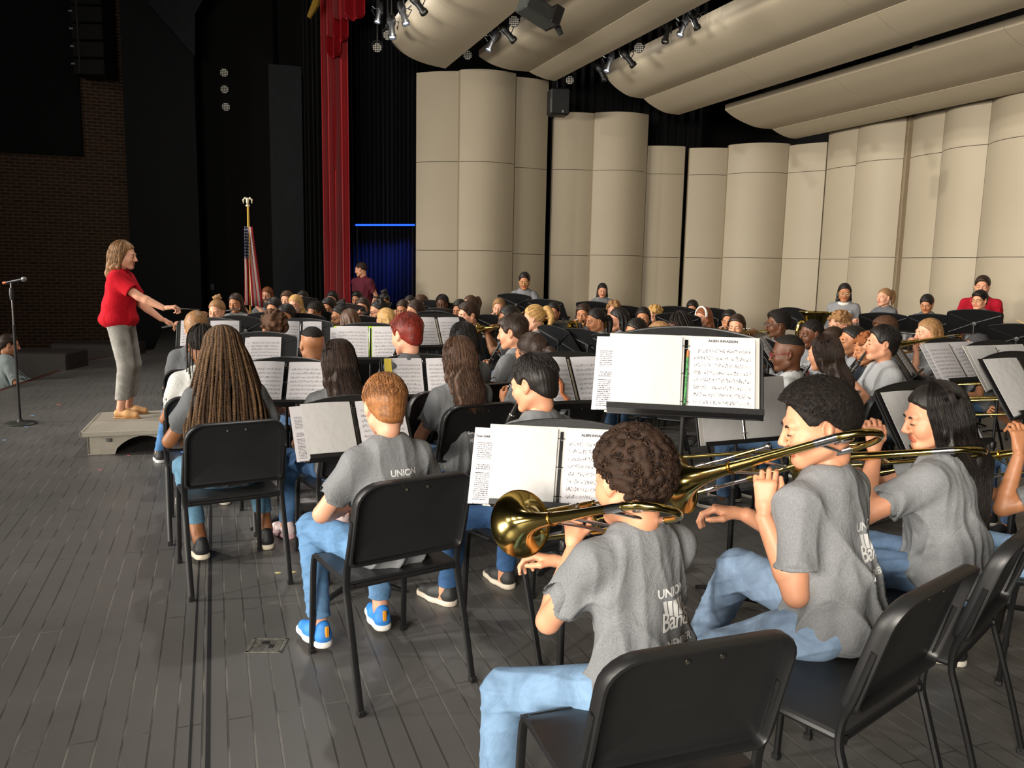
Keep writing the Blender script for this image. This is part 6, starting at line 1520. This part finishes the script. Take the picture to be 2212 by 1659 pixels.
# stands whose backs face us: x, y of ledge, D, yaw, label
def stand_top(px, py, D, yaw, label, tilt=38):
    R_ = rot(0, 0, math.radians(yaw)); P = at(px, py, D) - R_ @ A(0, .335 * math.sin(math.radians(tilt)), .335 * math.cos(math.radians(tilt)))
    r_ = P - CAM; return stand(W / 2 + FPX * (r_ @ RT) / (r_ @ FW), H / 2 - FPX * (r_ @ UP) / (r_ @ FW), P[1], yaw, label, tilt)
BACKS = [(1108, 633, 10.6, 148, 'tall black stand in front of the standing boy', 1), (1174, 645, 10.2, 150, 'black stand right of the standing boy', 0), (1280, 651, 10.8, 150, 'black stand in front of the standing girl in the middle', 1),
 (1352, 660, 10.8, 138, 'slanted black stand right of the standing girl in the middle', 1), (1253, 710, 6.9, 128, 'black stand back with crossed ribs left of the big binder', 0), (1188, 704, 7.2, 120, 'tilted black stand back right of the girl with the low ponytail', 0),
 (1458, 662, 10.3, 150, 'flat topped black stand behind the blond curly boy', 0), (1542, 666, 10.2, 125, 'black stand right of the white headband', 0), (1462, 676, 8.9, 150, 'black stand behind the girl with black twists', 0),
 (940, 672, 8.9, 150, 'black stand back with crossed ribs below the brown haired boy', 1), (908, 702, 6.9, 140, 'black stand back low beside the red hair', 0), (932, 648, 11.6, 150, 'black stand before the left panel of the tallest tower', 0),
 (974, 655, 11.4, 150, 'black stand before the middle of the tallest tower', 0), (952, 666, 9.9, 155, 'wide black stand top behind the crossed rib stand', 1), (1060, 680, 8.8, 140, 'black stand right of the pale flute player', 0),
 (517, 681, 7.7, 158, 'wide black stand back left of the short curly hair', 0), (578, 675, 8.4, 165, 'black stand top behind the wide stand, below the auburn hair', 0), (652, 677, 8.2, 160, 'black stand right of the short curly hair', 0),
 (702, 672, 8.9, 145, 'black stand left of the girl with the sideways flute', 0), (787, 683, 8.3, 150, 'black stand below the girl with glasses and flute', 0), (656, 641, 11.6, 150, 'small black stand far back left of the red curtain', 0), (745, 655, 10.2, 160, 'small black stand in front of the red curtain', 0),
 (1711, 664, 9.0, 112, 'open topped black stand left of the tuba', 1), (1908, 676, 9.3, 150, 'black stand in front of the standing girl with ponytail', 1), (2017, 678, 8.8, 146, 'black stand in front of the boy with mallets', 1), (2107, 668, 8.5, 150, 'black stand back with crossed ribs in front of the boy in glasses', 1),
 (2200, 700, 8.0, 150, 'black stand at the right edge beside the drumstick', 0), (1640, 728, 6.3, 100, 'black stand seen edge on in front of the trumpet boy with red collar', 0), (1516, 710, 7.4, 150, 'black stand top peeping over the right of the big sheet', 0), (1335, 719, 6.6, 150, 'black stand top peeping over the left of the big binder', 0)]
for i, (x, y, D, yw, lb, shw) in enumerate(BACKS):
    M, T = stand_top(x, y, D, yw, lb)
    if shw: sheet(M, T, 'sheet edge on the ' + ' '.join(lb.split()[:12]), .05, .22, .27, 'music')

# ------------------------------------------------------------------ podium, microphone, flag, floor bits
c0 = gp(173, 935, .2); d_ = A(-math.sin(math.radians(18)), math.cos(math.radians(18)), 0); r_ = A(d_[1], -d_[0], 0)
pc = c0 + d_ * .46 + r_ * .46; MP = Matrix.Translation((pc[0], pc[1], 0)) @ Matrix.Rotation(math.radians(18), 4, 'Z'); po = empty('conductor_podium', label='grey carpet topped conductor podium on the floor at the left', cat='podium', matrix=MP)
m_al = mat('podium_grey_frame', 'a39c8f', .45, noise=.08); q = MB(); q.box((0, 0, .186), (.90, .90, .026), 0, None, .004); q.build('top', mat('podium_carpet', '8e877b', .9, noise=.12, nscale=60, bump=.4, bscale=300), po)
q = MB(); [q.box(c, d, 0, None, .003) for c, d in (((0, -.455, .182), (.93, .02, .04)), ((0, .455, .182), (.93, .02, .04)), ((-.455, 0, .182), (.02, .93, .04)), ((.455, 0, .182), (.02, .93, .04)))]; q.build('edge_trim', m_al, po)
for s in (-1, 1):
    ol = [(-.42, .0), (-.22, .0)] + [(-.22 + .44 * t, .02 + .125 * math.sin(t * PI) ** .7) for t in np.linspace(0.04, .96, 13)] + [(.22, .0), (.42, .0), (.42, .162), (-.42, .162)]
    q = MB(); q.plate(ol, .018, 0, Matrix.Translation((0, s * .41, .002))); q.build('side_panel', m_al, po)
    q = MB(); q.box((s * .41, 0, .085), (.018, .82, .15), 0, None, .002); q.build('end_panel', mat('podium_dark', '6d675c', .6), po)
for sx in (-1, 1):
    for sy in (-1, 1):
        q = MB(); q.lathe([(0, -.015), (.035, -.015), (.038, 0), (.035, .015), (0, .015)], 14, 0, Matrix.Translation((sx * .26, sy * .385, .12))); q.build('caster', mat('grey_rubber', '5c5a56', .7), po)
mb_ = gp(44, 916); ms = empty('microphone_stand', tuple(mb_), 0, 'black microphone stand with round base at the far left of the stage', 'microphone stand')
q = MB(); q.lathe([(0, .0), (.14, 0), (.142, .008), (.13, .018), (.03, .026), (.02, .05), (0, .05)], 28); q.build('base', mat('cast_iron', '3a3b38', .45, .4, noise=.3), ms)
q = MB(); q.tube([(0, 0, .03), (0, 0, .95)], .0125, 10); q.build('pole', m_steel, ms); q = MB(); q.tube([(0, 0, .9), (0, 0, 1.36)], .008, 10); q.build('upper_tube', mat('dull_chrome', '77787a', .3, 1), ms); q = MB(); q.lathe([(0, -.06), (.018, -.055), (.022, 0), (.018, .055), (0, .06)], 12, 0, Matrix.Translation((-.0, 0, 1.24))); q.build('clutch', m_steel, ms)
a_, b_ = at(6, 612, mb_[1]), at(58, 602, mb_[1]); q = MB(); d = b_ - a_; mm = empty('microphone', tuple(a_), 0, 'handheld microphone with silver grille clipped on the stand', 'microphone'); L_ = np.linalg.norm(d)
q.tube([(0, 0, 0), tuple(d * .78)], [.010, .015], 10); q.build('handle', mat('mic_black', '1f1f22', .4), mm); q = MB(); q.tube([tuple(d * .01), tuple(d * .14)], .0125, 10); q.build('band', mat('orange_band', 'b0552a', .5), mm)
q = MB(); q.lathe([(0, -.027), (.018, -.020), (.026, 0), (.020, .018), (0, .026)], 14, 0, Matrix.Translation(Vector(d * .88))); q.build('grille', mat('mic_grille', '8d8f92', .35, .8, bump=.8, bscale=400), mm)
# flag
fp = at(541, 668, 12.0); fz = lambda y: at(541, y, 12.0)[2]; fo = empty('flag', (fp[0], fp[1], 0), 0, 'American flag on a gilt pole with an eagle finial, standing by the dark wall', 'flag')
q = MB(); q.tube([(0, 0, .02), (0, 0, fz(446))], .014, 10); q.lathe([(0, 0), (.13, 0), (.13, .03), (.03, .07), (0, .07)], 16); q.build('pole', mat('gilt_pole', 'a8812f', .35, .7), fo)
q = MB(); z0 = fz(443)
q.lathe([(0, -.03), (.03, -.02), (.03, 0), (0, .01)], 12, 0, Matrix.Translation((0, 0, z0))); q.tube([(0, 0, z0), (0, -.01, z0 + .05), (0, -.01, z0 + .10)], [.012, .022, .012], 8)
for s in (-1, 1): q.tube([(0, 0, z0 + .06), (s * .035, 0, z0 + .10), (s * .062, 0, z0 + .07), (s * .06, 0, z0 + .02)], [.012, .016, .014, .004], 8)
q.build('eagle_finial', mat('pale_gilt', 'd8cfae', .4, .3), fo)
m_flag, t, b = new_mat('flag_cloth'); g = NT(t); tc = g.n('ShaderNodeTexCoord'); sp_ = g.n('ShaderNodeSeparateXYZ'); g.l(tc.outputs['UV'], sp_.inputs[0]); U_, V_ = sp_.outputs[0], sp_.outputs[1]
st = g.m('GREATER_THAN', g.m('FRACT', g.m('MULTIPLY', U_, 6.5)), .5); c_ = g.mix(st, srgb('b01e2c'), srgb('d8d0cc')); ca = g.m('MULTIPLY', g.m('LESS_THAN', U_, .54), g.m('GREATER_THAN', V_, .60))
vo = g.n('ShaderNodeTexVoronoi'); cv = g.n('ShaderNodeCombineXYZ'); g.l(g.m('MULTIPLY', U_, 16), cv.inputs[0]); g.l(g.m('MULTIPLY', V_, 26), cv.inputs[1]); g.l(cv.outputs[0], vo.inputs['Vector']); vo.inputs['Randomness'].default_value = .1; vo.inputs['Scale'].default_value = 1
g.l(g.mix(ca, c_, g.mix(g.m('LESS_THAN', vo.outputs['Distance'], .25), srgb('1a2344'), srgb('cfd0d8'))), b.inputs['Base Color']); b.inputs['Roughness'].default_value = .7
zt, zb = fz(490), fz(664); n = 26; V = []; UVv = []; rows = 10
for j in range(rows + 1):
    tt = j / rows; wd_ = .10 + .15 * tt
    for k in range(n + 1):
        u = k / n; V.append((-.045 - .02 * tt + wd_ * u + .0 * tt, -.02 - .055 * math.sin(u * 5.2 * PI + .6 * tt), zt + (zb - zt) * tt + .04 * (1 - u) * tt)); 
F = []; UVv = []
for j in range(rows):
    for k in range(n):
        a_ = j * (n + 1) + k; F.append((a_, a_ + n + 1, a_ + n + 2, a_ + 1)); UVv += [(k / n, 1 - j / rows), (k / n, 1 - (j + 1) / rows), ((k + 1) / n, 1 - (j + 1) / rows), ((k + 1) / n, 1 - j / rows)]
cl = link('cloth', mesh_from('cloth', V, np.array(F), m_flag, None, True, UVv), fo); md = cl.modifiers.new('thickness', 'SOLIDIFY'); md.thickness = .004
q = MB(); q.tube([(.03, -.06, fz(446)), (.035, -.06, fz(520)), (.02, -.06, fz(640))], .006, 6); q.build('cord', mat('gold_cord', 'b08a2c', .6), fo)
# floor box
fb = gp(577, 1395); M_ = Matrix.Translation((fb[0], fb[1], 0)) @ Matrix.Rotation(math.radians(2), 4, 'Z'); fo = empty('floor_pocket', label='small square metal floor pocket set in the boards, left of the ginger haired boy', cat='floor box', matrix=M_)
q = MB(); [q.box(c, d, 0, None, .0015) for c, d in (((0, -.062, .002), (.15, .014, .004)), ((0, .062, .002), (.15, .014, .004)), ((-.067, 0, .002), (.016, .13, .004)), ((.067, 0, .002), (.016, .13, .004)))]; q.build('frame', mat('scratched_plate', '6f6d64', .5, .3, noise=.4, nscale=60), fo)
q = MB(); q.box((0, 0, .0015), (.115, .105, .003)); q.build('lid', mat('pocket_lid', '55534c', .6, noise=.5, nscale=50), fo); q = MB(); q.box((-.012, .018, .005), (.03, .022, .004), 0, None, .001); q.box((.02, -.01, .004), (.02, .03, .003)); q.build('latch', mat('black_gap', '0a0a0a', .8), fo)
# bits of tape and confetti
for i, (x, y, c, sz, lb) in enumerate([(126, 874, 'b85a4c', .05, 'red tape scrap on the boards left of the podium'), (70, 898, '6ea0d8', .04, 'light blue tape scrap near the microphone stand'), (56, 922, '6ea0d8', .035, 'blue tape scrap at the foot of the microphone stand'), (9, 951, '7fa6cc', .035, 'blue tape scrap at the left edge'), (278, 984, 'b85a5a', .03, 'small red tape scrap below the podium'), (215, 1015, 'c25a6a', .035, 'small pink tape scrap on the open floor'), (599, 1238, 'cfc07a', .03, 'yellow tape scrap behind the leg of the twist girl chair'), (632, 1236, 'b8a870', .035, 'yellow tape scrap beside the chair foot')]):
    P = gp(x, y); q = MB(); q.plate([(-sz / 2, 0), (sz * .3, -sz * .2), (sz * .6, sz * .3), (-sz * .3, sz * .5)], .001, 0, Matrix.Rotation(-PI / 2, 4, 'X')); tag(q.build('tape_scrap', mat('tape_' + c, c, .6), None, (P[0], P[1], .001)), lb, 'tape')
P = gp(690, 1078); q = MB(); q.plate([(-.16, -.09), (.14, -.06), (.13, .05), (-.15, .02)], .001, 0, Matrix.Rotation(-PI / 2, 4, 'X')); tag(q.build('paper', m_paper, None, (P[0], P[1], .002), .2), 'white sheet of paper lying on the floor under the chairs', 'paper')
# tuba, drum, xylophone
P = at(1763, 674, 8.5); q = MB(); tb = empty('tuba', (P[0], P[1], 0), 0, 'brass tuba with upright bell behind the boy with cornrows', 'tuba'); zt = P[2]
q.lathe([(.045, zt - .55), (.05, zt - .42), (.062, zt - .28), (.085, zt - .15), (.125, zt - .05), (.165, zt - .008), (.17, zt), (.165, zt + .003), (.12, zt - .045), (.08, zt - .15)], 28); q.build('bell', m_brass, tb)
q = MB(); q.tube(bow((-.10, 0, zt - .55), (.045, 0, zt - .55), (0, 0, -.25)), list(np.linspace(.035, .046, 9)), 12); q.tube([(-.10, 0, zt - .55), (-.11, 0, zt - .3), (-.10, 0, zt - .2)], .03, 12); q.tube(bow((-.10, 0, zt - .2), (-.18, 0, zt - .2), (0, 0, .09)), .024, 10); q.tube([(-.18, 0, zt - .2), (-.18, 0, zt - .6)], .022, 10); q.build('tubing', m_brass, tb)
def drum(x, y, D, r, hgt, lb, nm='snare_drum'):
    P = at(x, y, D); o = empty(nm, (P[0], P[1], 0), 0, lb, 'drum'); z = P[2]
    q = MB(); q.lathe([(0, z - hgt), (r, z - hgt), (r, z - .01), (r * .98, z), (0, z)], 28); q.build('shell', mat('drum_black', '18181c', .3), o); q = MB()
    for zz in (z - .012, z - hgt + .012): q.tube([(r * 1.02 * math.cos(a), r * 1.02 * math.sin(a), zz) for a in np.linspace(0, 2 * PI, 25)[:-1]], .007, 6, close=True)
    q.build('hoop', m_key, o)
    for k in range(3):
        a = k * 2.09; q = MB(); q.tube([(.02, 0, z - hgt - .12), (.28 * math.cos(a), .28 * math.sin(a), .01)], .009, 8); q.build('leg', m_key, o)
    q = MB(); q.tube([(0, 0, z - hgt), (0, 0, z - hgt - .25)], .012, 8); q.build('post', m_key, o)
drum(1968, 716, 8.9, .18, .13, 'shallow black drum in front of the boy with mallets')
P = at(2075, 738, 8.3); o = empty('xylophone', (P[0], P[1], 0), .35, 'xylophone frame with dark bars at the right of the back row', 'xylophone'); z = P[2]
for k in range(16): q = MB(); q.box((-.6 + .078 * k, 0, z), (.05, .42 - .012 * k, .018), 0, None, .003); q.build('bar', mat('dark_bar', '2a1c18', .35), o)
q = MB(); q.box((0, -.2, z - .04), (1.3, .03, .05)); q.box((0, .2, z - .04), (1.3, .03, .05)); q.box((-.62, 0, z - .05), (.04, .4, .06)); q.box((.62, 0, z - .05), (.04, .4, .06)); q.build('frame', m_steel, o)
for sx in (-1, 1):
    for sy in (-1, 1): q = MB(); q.tube([(sx * .6, sy * .19, z - .05), (sx * .6, sy * .19, .01)], .014, 8); q.build('leg', m_steel, o)
for (x, y, D, x2, y2, lb) in ((1961, 727, 9.3, 1961, 688, 'left white tipped mallet in the mallet boy\'s hand'), (1968, 722, 9.3, 1974, 685, 'right white tipped mallet in the mallet boy\'s hand')):
    a_, b_ = at(x, y, D), at(x2, y2, D - .05); q = MB(); q.tube([(0, 0, 0), tuple(b_ - a_)], .004, 6); o = empty('mallet', tuple(a_), 0, lb, 'mallet'); q.build('handle', m_steel, o); q = MB(); q.lathe([(0, -.018), (.014, -.012), (.018, 0), (.014, .012), (0, .018)], 10, 0, Matrix.Translation(Vector(b_ - a_))); q.build('head', m_paper, o)
a_, b_ = at(2212, 700, 7.6), at(2196, 691, 7.7); q = MB(); q.tube([(0.25, 0, -.1), tuple(b_ - a_)], [.007, .004], 6); tag(q.build('drumstick', mat('hickory', 'c8a368', .5), None, tuple(a_)), 'wooden drumstick entering at the right edge', 'drumstick')
P = at(1222, 696, 9.2); o = empty('equipment_case', (P[0], P[1], 0), 0, 'black equipment case with a small item on top, in the middle of the back row', 'case'); q = MB(); q.box((0, 0, P[2] / 2), (.34, .3, P[2]), 0, None, .01); q.build('body', m_desk, o); q = MB(); q.tube([(-.03, 0, P[2]), (-.03, 0, P[2] + .05)], .008, 8); q.box((.06, 0, P[2] + .01), (.06, .05, .02)); q.build('latch', m_steel, o)
P = PEOPLE['conductor']; hd = P2W(P, P['arms'][1][1]); q = MB(); q.tube([(0, 0, 0), (.24, -.02, -.004)], [.0035, .0012], 6); q.lathe([(0, -.02), (.010, -.012), (.012, 0), (0, .02)], 8, 0, Matrix.Rotation(PI / 2, 4, 'Y')); tag(q.build('baton', mat('baton_dark', '5a5046', .5), None, tuple(hd + A(.085, -.01, .0))), 'thin baton in the conductor\'s right hand', 'baton')
# ------------------------------------------------------------------ lamps, speakers
m_lampb = mat('lamp_black', '121214', .5); m_glow = mat('lamp_glow', 'e8f0ff', .3, emit=('e8f0ff', 9)); m_lens = mat('led_lens', '9a948a', .25, emit=('b0a898', .35))
_c = [onu(845, 95, 13.6), onu(962, 148, 13.6), onu(1034, 121, 13.2), onu(1199, 175, 13.2), onu(1305, 152, 12.8)]
GAPV = {'a': float(_c[0] @ SV) - .25, 'b': float((_c[1] + _c[2]) @ SV) / 2, 'c': float((_c[3] + _c[4]) @ SV) / 2}
def place(x, y, D): return onv(x, y, GAPV[D]) if isinstance(D, str) else at(x, y, D)
PIPEZ = {}
for g_, xa, ya in (('a', 795, 12), ('b', 1005, 108), ('c', 1250, 150)): PIPEZ[g_] = float(onv(xa, ya, GAPV[g_])[2]) + .40
def hanger(o, P, M, D='a'):
    q = MB(); Mi = M.inverted(); q.tube([Mi @ Vector((P[0], P[1], P[2] + .05)), Mi @ Vector((P[0], P[1], max(PIPEZ.get(D, 5), P[2] + .12)))], .012, 6); q.build('hanger', m_lampb, o)
def par(x, y, D, lb, tow=None, r=.085, group=None):
    P = place(x, y, D); d = (CAM + A(0, 0, -.3) - P) if tow is None else tow; M = Matrix.Translation(P) @ Vector(d).to_track_quat('Z', 'Y').to_matrix().to_4x4(); o = empty('stage_light', label=lb, cat='stage light', matrix=M, group=group)
    q = MB(); q.lathe([(0, -.16), (r * .7, -.16), (r, -.10), (r * 1.05, 0), (r * .98, .004), (r * .95, -.006), (0, -.006)], 22); q.build('housing', m_lampb, o); q = MB()
    for (a, b) in [(i, j) for i in range(-2, 3) for j in range(-2, 3) if abs(i) + abs(j) < 4 and not (abs(i) == 2 and abs(j) == 2)]: q.lathe([(r * .15, -.004), (r * .13, .004), (0, .008)], 8, 0, Matrix.Translation((a * r * .38, b * r * .38, 0)))
    q.build('lens_cluster', m_lens, o); (hanger(o, P, M, D) if isinstance(D, str) else None); q = MB(); q.tube([(-r * 1.1, 0, -.05), (-r * 1.15, r * .8, -.07), (0, r * 1.7, -.07), (r * 1.15, r * .8, -.07), (r * 1.1, 0, -.05)], .008, 6); q.build('yoke', m_lampb, o)
for i, (x, y) in enumerate([(484, 157), (485, 193), (488, 231)]): par(x, y, 20.05, ['upper', 'middle', 'lowest'][i] + ' round lamp of three stacked on the dark wall', r=.095)
for (x, y, D, lb) in [(815, 103, 'a', 'round multi lens lamp left of the first ceiling cloud'), (1010, 119, 'b', 'round multi lens lamp between the first and second clouds'), (1231, 173, 'c', 'round multi lens lamp above the hanging speaker'), (1380, 103, 'c', 'round multi lens lamp in the row over the middle'), (1110, 46, 'b', 'round multi lens lamp under the big projector'), (838, 76, 'a', 'round multi lens lamp among the lamps by the red curtain')]: par(x, y, D, lb, r=.07)
def ellips(x, y, D, dx, dy, lb, lit=True, s=1.0):
    P = place(x, y, D); d = Vector((dx, -.25, dy)); M = Matrix.Translation(P) @ d.to_track_quat('Z', 'Y').to_matrix().to_4x4() @ Matrix.Scale(s, 4); o = empty('spotlight', label=lb, cat='stage light', matrix=M)
    q = MB(); q.lathe([(0, -.26), (.05, -.25), (.075, -.16), (.07, -.08), (.05, -.03), (.052, .10), (.068, .11), (.068, .16), (.06, .16), (.055, .13)], 18); q.build('barrel', m_lampb, o)
    q = MB(); q.lathe([(0, .10), (.045, .105), (.05, .125), (0, .14)], 16); q.build('lens', m_glow if lit else m_lens, o); hanger(o, P, M, D)
    if lit: light('POINT', P + A(.05, -.18, -.02), P, 5, NEUT, shadow_soft_size=.02)
    q = MB(); q.tube([(-.09, 0, -.05), (-.095, 0, .0), (-.09, .13, -.05), (.09, .13, -.05), (.095, 0, .0), (.09, 0, -.05)], .009, 6); q.tube([(0, .13, -.05), (0, .22, -.05)], .012, 6); q.build('yoke', m_lampb, o)
for (x, y, D, dx, dy, lt, s, lb) in [(818, 32, 'a', -.15, -1, 1, .8, 'bright lit spotlight nearest the red curtain'), (872, 34, 'a', .3, -1, 1, .8, 'bright lit spotlight at the tip of the first cloud'), (846, 62, 'a', .1, -1, 1, .9, 'silvery lit spotlight hanging lowest by the red curtain'), (905, 12, 'a', .6, -.8, 0, .8, 'dark spotlight at the top over the first cloud'),
   (1062, 92, 'b', -.4, -1, 1, .8, 'lit spotlight at the foot of the second lamp row'), (1098, 74, 'b', .7, -.8, 0, .8, 'dark spotlight in the second lamp row'), (1315, 138, 'c', -.3, -1, 1, .8, 'lit spotlight at the lower end of the third lamp row'), (1300, 158, 'c', .5, -1, 0, .8, 'dark spotlight lowest in the third lamp row'), (1358, 128, 'c', .6, -.8, 0, .8, 'dark spotlight in the middle of the third lamp row'),
   (1440, 74, 'c', -.2, -1, 0, .75, 'dark spotlight in the upper part of the third lamp row'), (1475, 60, 'c', -.4, -1, 1, .7, 'lit spotlight at the top of the third lamp row'), (1500, 45, 'c', .4, -1, 0, .7, 'dark spotlight topmost in the third lamp row')]: ellips(x, y, D, dx, dy, lb, lt, s)
# pipes that carry them
for (g_, xa, ya, xb, yb, lb) in [('a', 795, 12, 935, -25, 'black lamp pipe by the red curtain'), ('b', 1005, 108, 1180, -40, 'black lamp pipe in the second gap'), ('c', 1250, 150, 1560, 10, 'long black lamp pipe in the third gap')]:
    p0, p1 = onv(xa, ya, GAPV[g_]), onv(xb, yb, GAPV[g_]); p1[2] = p0[2] = PIPEZ[g_]; q = MB(); q.tube([(0, 0, 0), tuple(p1 - p0)], .025, 8)
    for t_ in (.1, .9): q.tube([tuple((p1 - p0) * t_), tuple((p1 - p0) * t_ + A(0, 0, 9.98 - p0[2]))], .006, 6)
    tag(q.build('lamp_pipe', m_lampb, None, tuple(p0)), lb, 'pipe')
# projector-like box at the top
P = at(1162, 26, 9.6); M = Matrix.Translation(P) @ Matrix.Rotation(.5, 4, 'Z') @ Matrix.Rotation(.35, 4, 'Y'); o = empty('projector', label='large dark grey projector box hanging at the top between two clouds', cat='projector', matrix=M)
q = MB(); q.box((0, 0, 0), (.42, .26, .17), 0, None, .015); q.build('body', mat('projector_grey', '2e3230', .5, noise=.1), o); q = MB(); q.box((.18, 0, .03), (.12, .29, .21), 0, None, .01); q.build('front_frame', m_lampb, o); q = MB(); q.tube([(.28, 0, -.02), (.36, 0, -.08)], [.04, .03], 8); q.build('yoke', m_lampb, o)
def speaker(x, y, D, w, hgt, lb, yw=0):
    P = at(x, y, D); o = empty('loudspeaker', tuple(P), yw, lb, 'loudspeaker'); q = MB(); q.box((0, 0, 0), (w, .3, hgt), 0, None, .03); q.build('cabinet', m_lampb, o); q = MB(); q.box((0, -.155, 0), (w * .88, .012, hgt * .9), 0, None, .005); q.build('grille', mat('speaker_grille', '17171a', .7, bump=.5, bscale=300), o)
    q = MB(); q.box((w * .12, -.165, -hgt * .38), (.03, .004, .04)); q.build('badge', mat('badge', '8a8a8a', .5), o); q = MB(); q.tube([(0, .1, hgt / 2), (0, .1, 9.98 - P[2])], .012, 8); q.build('bracket', m_lampb, o)
speaker(1206, 222, 14.6, .34, .44, 'black loudspeaker hanging beside the tallest tower', .2)
P = at(200, 70, 18.2); o = empty('line_array', tuple(P), 0, 'hanging column of black loudspeakers high on the brick wall', 'loudspeaker')
for k in range(6):
    q = MB(); q.box((0, 0, .35 * k - .75), (.66, .5, .33), 0, None, .02); q.build('cabinet', mat('array_black', '101012', .6), o); q = MB(); q.box((-.31, -.27, .35 * k - .70), (.07, .02, .03)); q.build('badge', mat('badge_grey_glow', '8e9498', .5, emit=('8e9498', .04)), o)  # badges given a faint glow of their own, though no lamps
q = MB(); q.box((-.17, -.27, .1), (.03, .03, 2.0)); q.build('rail', mat('rail_grey', '3c3a3a', .6), o)
P = at(459, 620, 19.9); q = MB(); q.box((0, 0, 0), (.10, .02, .15), 0, None, .005); tag(q.build('wall_switch', mat('switch_plate', '55535a', .6), None, tuple(P)), 'small pale switch plate on the dark wall left of the flag', 'switch')
# equipment boxes in the dark by the brick wall
for (x, y, D, w, hh_, lb) in [(95, 790, 11.8, 1.0, .45, 'low dark case beyond the stage edge'), (215, 762, 13.6, 1.3, .35, 'long low dark box at the foot of the brick wall')]:
    P = at(x, y, D); q = MB(); q.box((0, 0, 0), (w, .6, hh_), 0, None, .02); tag(q.build('equipment_box', mat('case_brown', '1d1512', .7, noise=.3), None, tuple(P)), lb, 'box')
# blue waste: purple and yellow shoe, other shoes under the chairs belong to players already built

# shared group phrases for the repeats
_GR = {'chair': 'black chairs of the band', 'music stand': 'black music stands of the band', 'clarinet': 'clarinets', 'flute': 'flutes', 'trumpet': 'trumpets', 'trombone': 'trombones', 'binder': 'open binders on the stands', 'sheet music': 'sheets on the stands', 'stage light': 'lamps over the stage', 'curtain': 'stage drapes', 'tape': 'scraps of tape on the floor', 'pipe': 'lamp pipes', 'mallet': 'mallets', 'box': 'dark boxes by the brick wall', 'loudspeaker': 'loudspeakers'}
for o_ in bpy.data.objects:
    if o_.parent is None and 'label' in o_ and 'group' not in o_:
        if o_.get('category') in _GR: o_['group'] = _GR[o_['category']]
        elif o_.get('category') == 'person' and 'standing' not in o_['label'] and 'onlooker' not in o_['label'] and 'polo' not in o_['label'] and 'maroon' not in o_['label']: o_['group'] = 'seated band players'
